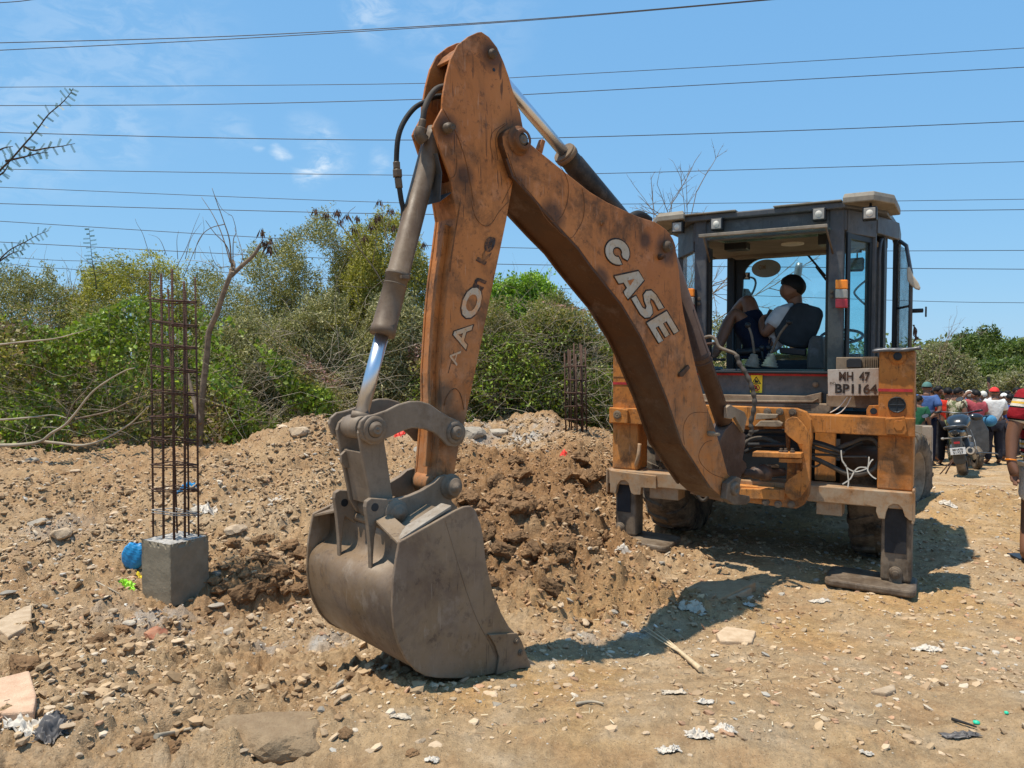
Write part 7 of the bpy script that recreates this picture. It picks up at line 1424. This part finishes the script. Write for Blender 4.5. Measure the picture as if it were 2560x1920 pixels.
def hairdo(o, c, yaw, mat, sc=1.0, cap=None, back=2.05, brow=1.2):
    m = MB(); f = Vector((math.sin(yaw), math.cos(yaw), 0)); up = UP; r = Vector((math.cos(yaw), -math.sin(yaw), 0)); vs = []; n = 20; nm = 9
    for i in range(nm+1):
        for k in range(n):
            b = 2*math.pi*k/n; lim = brow+(back-brow)*(.5-.5*math.cos(b))**.9     # lower at the back than over the brow
            a = i/nm*(lim if cap is None else 1.45); q = 1+.03*math.sin(9*b+7*i)
            q *= 1-(.13*(i/nm)**3 if cap is None else 0)
            d = r*(math.sin(a)*math.sin(b)*.086)+f*(math.sin(a)*math.cos(b)*.100)+up*(math.cos(a)*.098)
            vs.append(Vector(c)+d*sc*q*1.08)
    m.add(vs, [(i*n+k, (i+1)*n+k, (i+1)*n+(k+1) % n, i*n+(k+1) % n) for i in range(nm) for k in range(n)], True)
    h = obj('cap' if cap else 'hair', m, mat, o)
    return h
def person(label, px, ytop, Y, yaw, arms, shirt, pants, hair=None, cap=None, h=None, group=None, shorts=False, sleeve=.75, skinm='skin', head=(0, 0), zf=None, lean=0):
    X = (px-CX)/F*Y; zg = gz(X, Y) if zf is None else zf; zt = at(px, ytop, Y).z; h = h or (zt-zg)
    J = body_joints(h-.03, .10, arms, lean, head); c_, s_ = math.cos(yaw), math.sin(yaw)
    for k in J: v, r = J[k]; J[k] = (Vector((X+v.x*c_+v.y*s_, Y-v.x*s_+v.y*c_, zg+v.z)), r)
    o = skin('person', J, BE, 'pel', M[skinm]); tag(o, label, 'person', group)
    dress(o, J, shirt, pants, sleeve, shorts)
    hc = J['head'][0].lerp(J['crown'][0], .30)
    hairdo(o, hc, yaw, cap or hair or M['hair'], h/1.66, 1 if cap else None)
    if cap:
        m = MB(); f = Vector((s_, c_, 0)); r = Vector((c_, -s_, 0)); b = hc+f*.08+UP*.035; m.prism([b+r*.07, b+r*.05+f*.08, b-r*.05+f*.08, b-r*.07], UP*.008); obj('cap_peak', m, cap, o)
    sh = MB()
    for n in 'lr': a = J['an'+n][0]; t_ = J['toe'+n][0]; d = (t_-a); d.z = 0; d.normalize(); q = Vector((-d.y, d.x, 0)); b = Vector((a.x, a.y, zg+.012)); sh.prism([b-d*.06+q*.035, b-d*.06-q*.035, b+d*.20-q*.045, b+d*.20+q*.045], UP*.018); obj('sandal', sh, M['black'], o, .004); sh = MB()
    return o, J, hc
R_ = math.radians
G = 'crowd standing in the open ground on the right'
person('man in green cap and banded blue shirt holding his hands behind his back', 2318, 952, 15.6, R_(35), 'behind', cloth('blue_banded_shirt', (.32, .40, .58), stripes([(.62, 1.2, (.07, .13, .30)), (.34, .40, (.55, .6, .72))])), cloth('navy_trousers', (.02, .025, .05)), cap=cloth('green_cap', (.08, .17, .15)))
person('balding man in dark clothes partly hidden behind the man in the green cap', 2345, 962, 16.6, R_(120), 'down', cloth('black_shirt', (.03, .03, .04)), cloth('grey_trousers', (.06, .06, .07)))
person('man in a bright red sports shirt with black collar seen from behind', 2371, 966, 15.8, R_(20), 'hip', cloth('red_sports_shirt', (.72, .05, .025)), cloth('black_trousers', (.015, .015, .02)))
o_, J_, hc_ = person('man in camouflage shirt with black moustache looking to the right', 2395, 966, 15.4, R_(75), 'down', cloth('camouflage_shirt', (.5, .45, .3), camo), cloth('camouflage_trousers', (.4, .35, .2), camo), sleeve=.6)
m = MB(); f_ = Vector((math.sin(R_(75)), math.cos(R_(75)), 0)); m.box(J_['nose'][0]-UP*.028-f_*.012, f_*.012, Vector((f_.y, -f_.x, 0))*.03, UP*.008); obj('moustache', m, M['hair'], o_, .003)
m = MB(); fp = J_['chest'][0]-Vector((math.sin(R_(75)), math.cos(R_(75)), 0))*0
person('person with a white cloth over the head in the middle of the crowd', 2424, 973, 17.0, R_(30), 'down', cloth('cream_shirt', (.55, .50, .45)), cloth('brown_trousers', (.12, .09, .07)), hair=M['wht'])
person('man in a dusty pink shirt raising one hand to his brow', 2443, 972, 15.7, R_(-10), ('head', 'down'), cloth('dusty_pink_shirt', (.42, .08, .09)), cloth('dark_trousers', (.03, .03, .04)))
o_, J_, hc_ = person('person in a white scarf holding a phone up above the crowd', 2460, 975, 17.4, R_(10), ('down', 'up'), cloth('white_scarf_shirt', (.62, .62, .64)), cloth('grey_trousers2', (.1, .1, .1)), hair=M['wht'])
p = J_['par'][0]+UP*.05; m = MB(); m.box(p+UP*.03, Vector((.038, 0, 0)), Vector((0, .005, 0)), UP*.075); obj('phone', m, M['black'], bevel=.004, label='black phone held up in the hand above the crowd', cat='phone')
person('stout man in a plain white t-shirt, dark trousers and red cap turned away', 2488, 965, 15.9, R_(12), 'front', cloth('white_tshirt', (.70, .68, .64), var=.06), cloth('charcoal_trousers', (.022, .022, .030)), cap=cloth('red_cap', (.70, .05, .045)))
person('man in a white cap at the back of the crowd right of the red cap', 2511, 980, 18.0, R_(200), 'down', cloth('pale_shirt', (.5, .5, .5)), cloth('dark_trousers3', (.03, .03, .04)), cap=cloth('white_cap', (.75, .74, .72)))
person('man in a royal blue shirt right of the man in the red cap', 2527, 982, 16.6, R_(15), 'down', cloth('royal_blue_shirt', (.03, .09, .32)), cloth('dark_trousers4', (.03, .03, .04)))
person('dark haired person behind the crowd near the right edge wearing white', 2542, 966, 17.8, R_(160), ('head', 'down'), cloth('white_shirt5', (.6, .58, .55)), cloth('dark_trousers5', (.05, .04, .04)))
person('dark haired person at the far right of the crowd in grey', 2556, 976, 17.0, R_(5), 'down', cloth('grey_shirt6', (.22, .22, .24)), cloth('dark_trousers6', (.05, .04, .04)))
person('person in dark green glimpsed between the orange column and the crowd', 2298, 985, 15.2, R_(40), 'down', cloth('dark_green_shirt', (.02, .10, .05)), cloth('dark_green_trousers', (.02, .07, .04)))
for i_, (px_, yt_, Y_, cl_, lb_) in enumerate([(2333, 968, 18.2, (.60, .58, .55), 'person in white behind the green cap, only the head and shoulders showing'), (2383, 972, 18.6, (.30, .30, .33), 'dark haired person behind the red shirted man'), (2409, 974, 18.8, (.62, .60, .58), 'person in white between the soldier and the white headcloth'), (2434, 970, 19.2, (.10, .16, .34), 'person in blue far back behind the pink shirt'), (2470, 972, 19.4, (.62, .60, .56), 'person in white directly behind the raised phone'), (2500, 975, 19.0, (.5, .12, .1), 'person in brick red behind the man in the red cap'), (2519, 974, 19.8, (.6, .6, .6), 'pale shirted person at the back between two capped men')]):
    person(lb_, px_, yt_, Y_, R_(20*i_), 'down', cloth('shirt_%d' % i_, cl_), cloth('dark_cloth', (.03, .03, .04)))
# lettering on the red shirt and mark on the white one
# near man cut by the picture edge
Yn = 6.2; A_ = lambda x, y, d=0: at(x, y, Yn+d)
zf = gz(*A_(2570, 1410)[:2])
JN = {'pel': (A_(2618, 1165), .15), 'waist': (A_(2618, 1100), .145), 'chest': (A_(2616, 1030), .155), 'neck': (A_(2616, 972), .068), 'nk2': (A_(2616, 950), .058), 'head': (A_(2616, 920, .01), .092), 'crown': (A_(2616, 903), .080), 'nose': (A_(2612, 925, .12), .014), 'chin': (A_(2616, 942, .07), .045), 'earl': (A_(2589, 924), .016), 'earr': (A_(2643, 924), .016),
      'shl': (A_(2562, 995, .0), .070), 'ell': (A_(2530, 1088, .0), .047), 'wrl': (A_(2527, 1154, -.04), .033), 'pal': (A_(2533, 1178, -.05), .040), 'thl': (A_(2545, 1185, -.10), .014), 'shr': (A_(2670, 995, .0), .066), 'elr': (A_(2700, 1085, .05), .045), 'wrr': (A_(2698, 1150, .15), .032), 'par': (A_(2695, 1170, .2), .036), 'thr': (A_(2690, 1178, .2), .012),
      'hipl': (A_(2592, 1182), .105), 'knl': (A_(2574, 1278, .05), .060), 'anl': (A_(2564, 1382, -.08), .042), 'toel': (A_(2571, 1402, .10), .032), 'hipr': (A_(2640, 1182), .10), 'knr': (A_(2650, 1290, .2), .062), 'anr': (A_(2655, 1390, .25), .042), 'toer': (A_(2662, 1402, .42), .032)}
for f in range(4):
    x0 = 2526+f*5.2; y1 = (1194, 1200, 1202, 1198)[f]; y2 = (1205, 1214, 1215, 1207)[f]
    JN['f%dla' % f] = (A_(x0+2, 1190, -.05), .0125); JN['f%dlb' % f] = (A_(x0+5, y2, -.07-.012*f), .0095)
    JN['f%dra' % f] = (A_(2688+f*5, 1185, .2), .011); JN['f%drb' % f] = (A_(2688+f*5, 1202, .2), .009)
nm = skin('person', JN, BE, 'pel', M['skin']); tag(nm, 'man in banded dark red shirt and pale shorts, cut off by the right picture edge', 'person')
def bands(t, c):
    s = t.n('ShaderNodeSeparateXYZ'); t.l(t.pos, s.inputs[0]); z = s.outputs[2]; z = t.math('ADD', z, t.math('MULTIPLY', t.math('SUBTRACT', s.outputs[0], 4.2), .12))
    for z0 in (1.30, 1.125, .965, .86):
        for a, b, col in ((-.035, -.022, (.01, .01, .01)), (-.022, .0, (.66, .60, .50)), (.0, .018, (.70, .42, .06)), (.018, .038, (.62, .56, .46)), (.038, .052, (.01, .01, .01))):
            k = t.math('MULTIPLY', t.math('GREATER_THAN', z, z0+a), t.math('LESS_THAN', z, z0+b)); c = t.mix(k, c, col)
    return c
dress(nm, JN, cloth('banded_red_shirt', (.30, .012, .02), bands), cloth('pale_shorts', (.68, .65, .61), var=.08), .72, True)
hairdo(nm, JN['head'][0].lerp(JN['crown'][0], .35), 0, M['hair'])
m = MB(); a = JN['wrl'][0].lerp(JN['ell'][0], .06); d = (JN['ell'][0]-JN['wrl'][0]).normalized(); m.lathe(a, d, [(.040, -.006), (.043, 0), (.040, .006)], 16); obj('wrist_band', m, M['amb'], nm)
m = MB(); a = A_(2564, 1402, .0); m.prism([a+Vector((-.06, -.12, -.0)), a+Vector((.06, -.12, 0)), a+Vector((.07, .18, 0)), a+Vector((-.04, .18, 0))], UP*.02); obj('sandal', m, M['black'], nm, .005)
# driver in the cab
D_ = lambda x, y, ym: MF(x, y, ym)
JD = {'pel': (D_(1908, 868, 1.05), .115), 'waist': (D_(1930, 838, 1.05), .115), 'chest': (D_(1972, 795, 1.03), .125), 'neck': (D_(1992, 768, 1.02), .060), 'nk2': (D_(1990, 752, 1.01), .054), 'head': (D_(1976, 725, 1.0), .098), 'crown': (D_(1982, 713, 1.0), .092), 'nose': (D_(1949, 733, 1.0), .019), 'chin': (D_(1962, 747, .99), .046), 'earl': (D_(1972, 727, .90), .015), 'earr': (D_(1982, 727, 1.10), .015),
      'shl': (D_(1958, 778, .93), .060), 'ell': (D_(1911, 838, .88), .042), 'wrl': (D_(1903, 803, .98), .029), 'pal': (D_(1909, 795, 1.02), .034), 'thl': (D_(1915, 790, 1.04), .011), 'shr': (D_(2015, 778, 1.16), .060), 'elr': (D_(1960, 840, 1.32), .042), 'wrr': (D_(1925, 812, 1.2), .028), 'par': (D_(1920, 800, 1.14), .033), 'thr': (D_(1917, 792, 1.1), .011),
      'hipl': (D_(1898, 862, .98), .095), 'knl': (D_(1834, 777, .95), .064), 'anl': (D_(1788, 884, .80), .040), 'toel': (D_(1776, 896, .72), .032), 'hipr': (D_(1896, 860, 1.14), .095), 'knr': (D_(1871, 744, 1.15), .064), 'anr': (D_(1822, 800, 1.45), .040), 'toer': (D_(1810, 808, 1.5), .032)}
for f in range(4):
    for n, w_ in (('l', 'pal'), ('r', 'par')):
        b = JD[w_][0]; JD['f%d%sa' % (f, n)] = (b+UP*(.020)+RT*(.012)+FW*(f-1.5)*.017*(1 if n == 'l' else 1), .0105); JD['f%d%sb' % (f, n)] = (b+UP*(.028-.006*f)+RT*(.045)+FW*(f-1.5)*.018, .0085)
dr_ = skin('person', JD, BE, 'pel', M['skin']); tag(dr_, 'young driver in light grey t-shirt and navy shorts lounging in the cab, knees drawn up', 'person')
dress(dr_, JD, cloth('light_grey_tshirt', (.50, .52, .54)), cloth('navy_shorts', (.008, .012, .028)), .68, True)
dyaw = math.atan2((-RT).x, (-RT).y)
hairdo(dr_, D_(1980, 720, 1.0), dyaw, M['hair'], 1.14, None, 2.25, 1.12)
m = MB(); a = JD['pal'][0]; m.box(a+UP*.015+RT*.035, RT*.012, FW*.035, UP*.06+RT*.03); obj('phone', m, M['black'], bevel=.004, label="dark phone in the driver's hands", cat='phone')
m = MB(); a = D_(1781, 899, .74); m.box(a, -RT*.10-FW*.05, FW*.04, UP*.012); obj('sandal', m, M['black'], dr_, .005)
# rag and string tied to the door
m = MB(); pr = [(2268, 668), (2274, 666), (2278, 676), (2284, 690), (2296, 706), (2301, 718), (2299, 725), (2288, 722), (2276, 712), (2268, 700), (2267, 684)]
m.prism([MF(x, y, .70) for x, y in pr], FW*.05); obj('tied_rag', m, M['pale_'] if 'pale_' in M else M['dusty'], bevel=.012, label='dusty brown rag knotted to the open cab door', cat='rag')
m = MB(); 
for q in range(5): m.tube(crv([MF(2282+q, 812, .72), MF(2292-q*2, 826+q*3, .72), MF(2288+q*2, 845, .72), MF(2283+q, 858-q*2, .72)]), .004, 5)
obj('rope_knot', m, M['rust'], label='tangled brown cord hanging at the foot of the cab door', cat='cord')
# ---------------------------------------------------------------- motorbike and scooter
def bike():
    b0 = Vector(at(2407, 1196, 12.9)); b0.z = gz(b0.x, b0.y); h = Vector((.555, .832, 0)); r = Vector((h.y, -h.x, 0)); lean = math.radians(9)
    u = (UP*math.cos(lean)-r*math.sin(lean)); rr = (r*math.cos(lean)+UP*math.sin(lean))
    def P(x, y, z): return b0+rr*x+h*y+u*z
    root_ = thing('motorbike', b0, 'black motorbike leaning on its side stand seen from behind, with a white number plate', 'motorbike'); rt = root_
    K = lambda n, m, mt, par=None, bv=.004, lb=None: obj(n, m, M[mt] if isinstance(mt, str) else mt, par or rt, bv, label=lb)
    M['gloss'] = plain('gloss_black', (.02, .024, .028), .22, 0, .2, 6, .6); M['gun'] = plain('gunmetal', (.10, .105, .11), .35, .5, .3, 9)
    def wh(y, rad, wd, name='wheel', st=0):
        c = P(0, y, rad); m = MB(); m.lathe(c, rr, [(.03, -.05), (.04, .05), (.03, .05)], 12); 
        for k in range(5): a = 6.283*k/5; d = h*math.cos(a)+u*math.sin(a); m.tube([c, c+d*rad*.72], .012, 6)
        m.lathe(c, rr, [(rad*.70, -wd*.35), (rad*.70, wd*.35), (rad*.76, wd*.42), (rad*.76, -wd*.42), (rad*.70, -wd*.35)], 28); w_ = K('wheel', m, 'gloss', bv=0)
        t_ = MB(); t_.lathe(c, rr, [(rad*.74, -wd*.45), (rad*.86, -wd*.52), (rad*.96, -wd*.34), (rad, 0), (rad*.96, wd*.34), (rad*.86, wd*.52), (rad*.74, wd*.45)], 36); K('tyre', t_, 'tyre', w_, 0)
    wh(.31, .315, .145); wh(1.66, .30, .11)
    m = MB(); m.tube([P(-.09, .31, .32), P(-.08, .75, .38)], .022, 8); m.tube([P(.09, .31, .32), P(.08, .75, .38)], .022, 8); K('swing_arm', m, 'gun', bv=0)
    m = MB(); m.tube([P(-.07, 1.66, .30), P(-.07, 1.42, .95)], .022, 8); m.tube([P(.07, 1.66, .30), P(.07, 1.42, .95)], .022, 8); K('front_fork', m, 'gun', bv=0)
    m = MB(); m.prism([P(-.14, y, z) for y, z in [(.65, .30), (1.15, .28), (1.25, .45), (1.15, .62), (.75, .62)]], rr*.28); m.lathe(P(.14, .85, .42), rr, [(.11, 0), (.10, .05), (0, .05)], 16); m.lathe(P(-.14, .85, .42), -rr, [(.10, 0), (.09, .04), (0, .04)], 16); K('engine', m, 'gun', bv=.01)
    m = MB(); m.tube([P(.10, 1.2, .30), P(.15, .8, .24), P(.17, .45, .30), P(.17, .40, .32)], [.022, .025, .035, .05], 12); m.tube([P(.17, .42, .31), P(.175, .10, .43), P(.175, .02, .455)], [.062, .072, .068], 18); ex = K('exhaust', m, 'gun', bv=0)
    m = MB(); m.tube([P(.175, .035, .45), P(.175, -.015, .465)], [.068, .064], 18); K('exhaust_tip', m, 'pale', ex, 0); m = MB(); m.tube([P(.175, -.010, .466), P(.175, -.022, .47)], [.036, .036], 14); K('exhaust_bore', m, 'black', ex, 0)
    # seat, tail, tank as lofted sections
    def loft(name, secs, mt, par=None, n=14):
        vs = []; 
        for (y, z, w_, hh, sq) in secs:
            for k in range(n):
                a = 6.283*k/n; cx_, sx = math.cos(a), math.sin(a); vs.append(P(w_*abs(cx_)**sq*(1 if cx_ > 0 else -1), y, z+hh*abs(sx)**sq*(1 if sx > 0 else -1)))
        fs = [(i*n+k, i*n+(k+1) % n, (i+1)*n+(k+1) % n, (i+1)*n+k) for i in range(len(secs)-1) for k in range(n)]; m = MB(); m.add(vs, fs, True); m.add(vs[:n], [tuple(range(n))]); m.add(vs[-n:], [tuple(range(n))]); return K(name, m, mt, par, 0)
    loft('tail_fairing', [(-.10, .80, .04, .03, .8), (.0, .78, .10, .06, .8), (.2, .76, .13, .08, .8), (.5, .72, .13, .10, .8), (.75, .68, .12, .12, .8)], 'gloss')
    loft('seat', [(-.02, .86, .05, .02, .7), (.08, .86, .13, .035, .7), (.3, .855, .16, .045, .7), (.42, .82, .15, .05, .7), (.6, .78, .13, .05, .7), (.8, .78, .11, .05, .7)], 'seat')
    loft('fuel_tank', [(.72, .82, .10, .06, .8), (.8, .86, .15, .11, .8), (.95, .90, .19, .13, .8), (1.12, .91, .20, .12, .8), (1.28, .88, .15, .10, .8), (1.38, .84, .08, .06, .8)], 'gloss')
    loft('headlamp_cowl', [(1.36, .92, .10, .08, .8), (1.48, .90, .12, .12, .8), (1.60, .86, .08, .08, .8)], 'gloss')
    m = MB(); m.tube(crv([P(-.17, .34, .83), P(-.16, .05, .88), P(-.08, -.08, .90), P(.08, -.08, .90), P(.16, .05, .88), P(.17, .34, .83)]), .013, 8); K('grab_rail', m, 'gun', bv=0)
    m = MB(); m.tube([P(-.19, -.02, .70), P(.19, -.02, .70)], .010, 6); 
    for s in (-1, 1): m.ball(P(s*.20, -.02, .70), .022, 10, (1.6, 1, 1))
    K('indicator_bar', m, 'cll', bv=0)
    m = MB(); m.prism([P(x, -.06, z) for x, z in [(-.085, .70), (.085, .70), (.075, .60), (.06, .50), (-.06, .50), (-.075, .60)]], h*.10); tl_ = K('tail_unit', m, 'gun', bv=.012)
    m = MB(); m.box(P(0, -.068, .615), rr*.045, h*.006, u*.018); K('tail_light', m, 'redl', tl_, .003); m = MB(); m.box(P(0, -.05, .78), rr*.055, h*.03, u*.016); K('rear_badge', m, 'cll', tl_, .005)
    m = MB(); m.prism([P(x, -.02, z) for x, z in [(-.095, .47), (.095, .47), (.10, .30), (.07, .24), (-.07, .24), (-.10, .30)]], h*.06); K('rear_mudguard', m, 'gloss', bv=.015)
    m = MB(); m.box(P(0, -.085, .475), rr*.115, h*.003, u*.058); pl_ = K('number_plate', m, 'wplate', bv=.006)
    m = MB(); decal(m, 'MH47B', P(0, -.089, .500), rr*.155, u*.040, -h, .002, .02); decal(m, 'S1727', P(0, -.089, .448), rr*.150, u*.040, -h, .002, .02); K('plate_lettering', m, 'black', pl_, 0)
    hc = P(0, 1.36, 1.03); q = (r*.92-h*.25).normalized(); 
    m = MB(); m.tube(crv([hc-q*.40-h*.16+u*.0, hc-q*.28-h*.06+u*.02, hc-q*.1+u*.01, hc+q*.1+u*.01, hc+q*.28-h*.06+u*.06, hc+q*.40-h*.14+u*.09]), .013, 8); hb = K('handlebar', m, 'gun', bv=0)
    m = MB(); m.tube([hc-q*.40-h*.16, hc-q*.29-h*.07+u*.02], .020, 8); K('hand_grip', m, 'black', hb, 0); m = MB(); m.tube([hc+q*.29-h*.06+u*.06, hc+q*.41-h*.145+u*.09], .020, 8); K('hand_grip', m, 'black', hb, 0)
    for px, py, b_ in ((2313, 1040, hc-q*.27+u*.03), (2399, 998, hc+q*.2+u*.05)):
        c = at(px, py, b_.y-.1); m = MB(); m.tube([b_, b_.lerp(c, .5)+u*.03, c], .007, 6); vs = []; n = 16
        for k in range(n): a = 6.283*k/n; vs.append(c+r*(.062*math.cos(a)+.02*math.sin(a))+UP*.042*math.sin(a))
        m.prism(vs, h*.02); mi = K('mirror', m, 'black', hb, .004); m = MB(); m.prism([c+(v-c)*.86-h*.002 for v in vs], h*.002); K('mirror_glass', m, 'sky', mi, 0)
    m = MB(); m.tube([P(-.12, .80, .30), P(-.30, .62, .02)], .012, 6); m.tube([P(-.12, .70, .30), P(-.38, .50, .03)], .010, 6); K('side_stand', m, 'rust', bv=0)
    m = MB(); m.tube(crv([P(.20, .45, .78), P(.24, .35, .60), P(.26, .2, .45), P(.30, .18, .33)]), .008, 6); m.tube(crv([P(.20, .45, .35), P(.26, .30, .36), P(.30, .18, .36)]), .012, 6); K('saree_guard', m, 'gun', bv=0)
M['wplate'] = plain('white_plate', (.72, .72, .70), .4, 0, .05, 9); M['sky'] = plain('mirror_sky', (.55, .70, .85), .08, .9, .05, 3)
bike()
def scooter():
    b0 = Vector(at(2442, 1166, 14.6)); b0.z = gz(b0.x, b0.y); h = Vector((-.2, -.98, 0)); r = Vector((h.y, -h.x, 0))
    def P(x, y, z): return b0+r*x+h*y+UP*z
    rt = thing('scooter', b0, 'dark grey scooter with a wide front apron parked behind the black motorbike', 'scooter'); K = lambda n, m, mt, par=None, bv=.004: obj(n, m, M[mt], par or rt, bv)
    for y in (-1.25, 0):
        m = MB(); m.lathe(P(0, y, .22), r, [(.10, -.05), (.15, -.05), (.20, -.05), (.225, -.02), (.225, .02), (.20, .05), (.15, .05), (.10, .05)], 24); K('wheel', m, 'tyre', bv=0)
    m = MB(); m.prism([P(x, -.12+.0, z) for x, z in [(-.24, .35), (-.22, .75), (-.10, .98), (.10, .98), (.22, .75), (.24, .35), (.12, .24), (-.12, .24)]], h*.07); K('front_apron', m, 'gun', bv=.02)
    m = MB(); m.prism([P(-.16, y, z) for y, z in [(-.15, .26), (-.62, .24), (-.70, .62), (-1.3, .70), (-1.5, .62), (-1.3, .36), (-.7, .20), (-.15, .20)]], r*.32); K('body_panel', m, 'gloss', bv=.03)
    m = MB(); m.prism([P(-.14, y, z) for y, z in [(-.65, .70), (-.7, .80), (-1.4, .84), (-1.45, .74)]], r*.28); K('seat', m, 'seat', bv=.03)
    m = MB(); m.tube([P(-.34, -.28, 1.02), P(0, -.14, 1.0), P(.34, -.28, 1.02)], .016, 8); m.ball(P(0, -.10, 1.0), .11, 12, (1.3, .8, .7)); K('handlebar', m, 'gloss', bv=0)
    m = MB(); m.tube(crv([P(.30, -.2, .28), P(.34, .05, .30), P(.2, .2, .34), P(-.2, .2, .34), P(-.34, .05, .30)]), .014, 8); K('crash_bar', m, 'gun', bv=0)
    m = MB(); m.ball(P(-.32, -.30, .92), .13, 14, (1, 1, .9)); obj('helmet', m, M['bluecl'], label='blue and grey helmet bag hanging on the scooter handlebar', cat='helmet')
M['bluecl'] = cloth('blue_bag_cloth', (.06, .20, .34))
scooter()
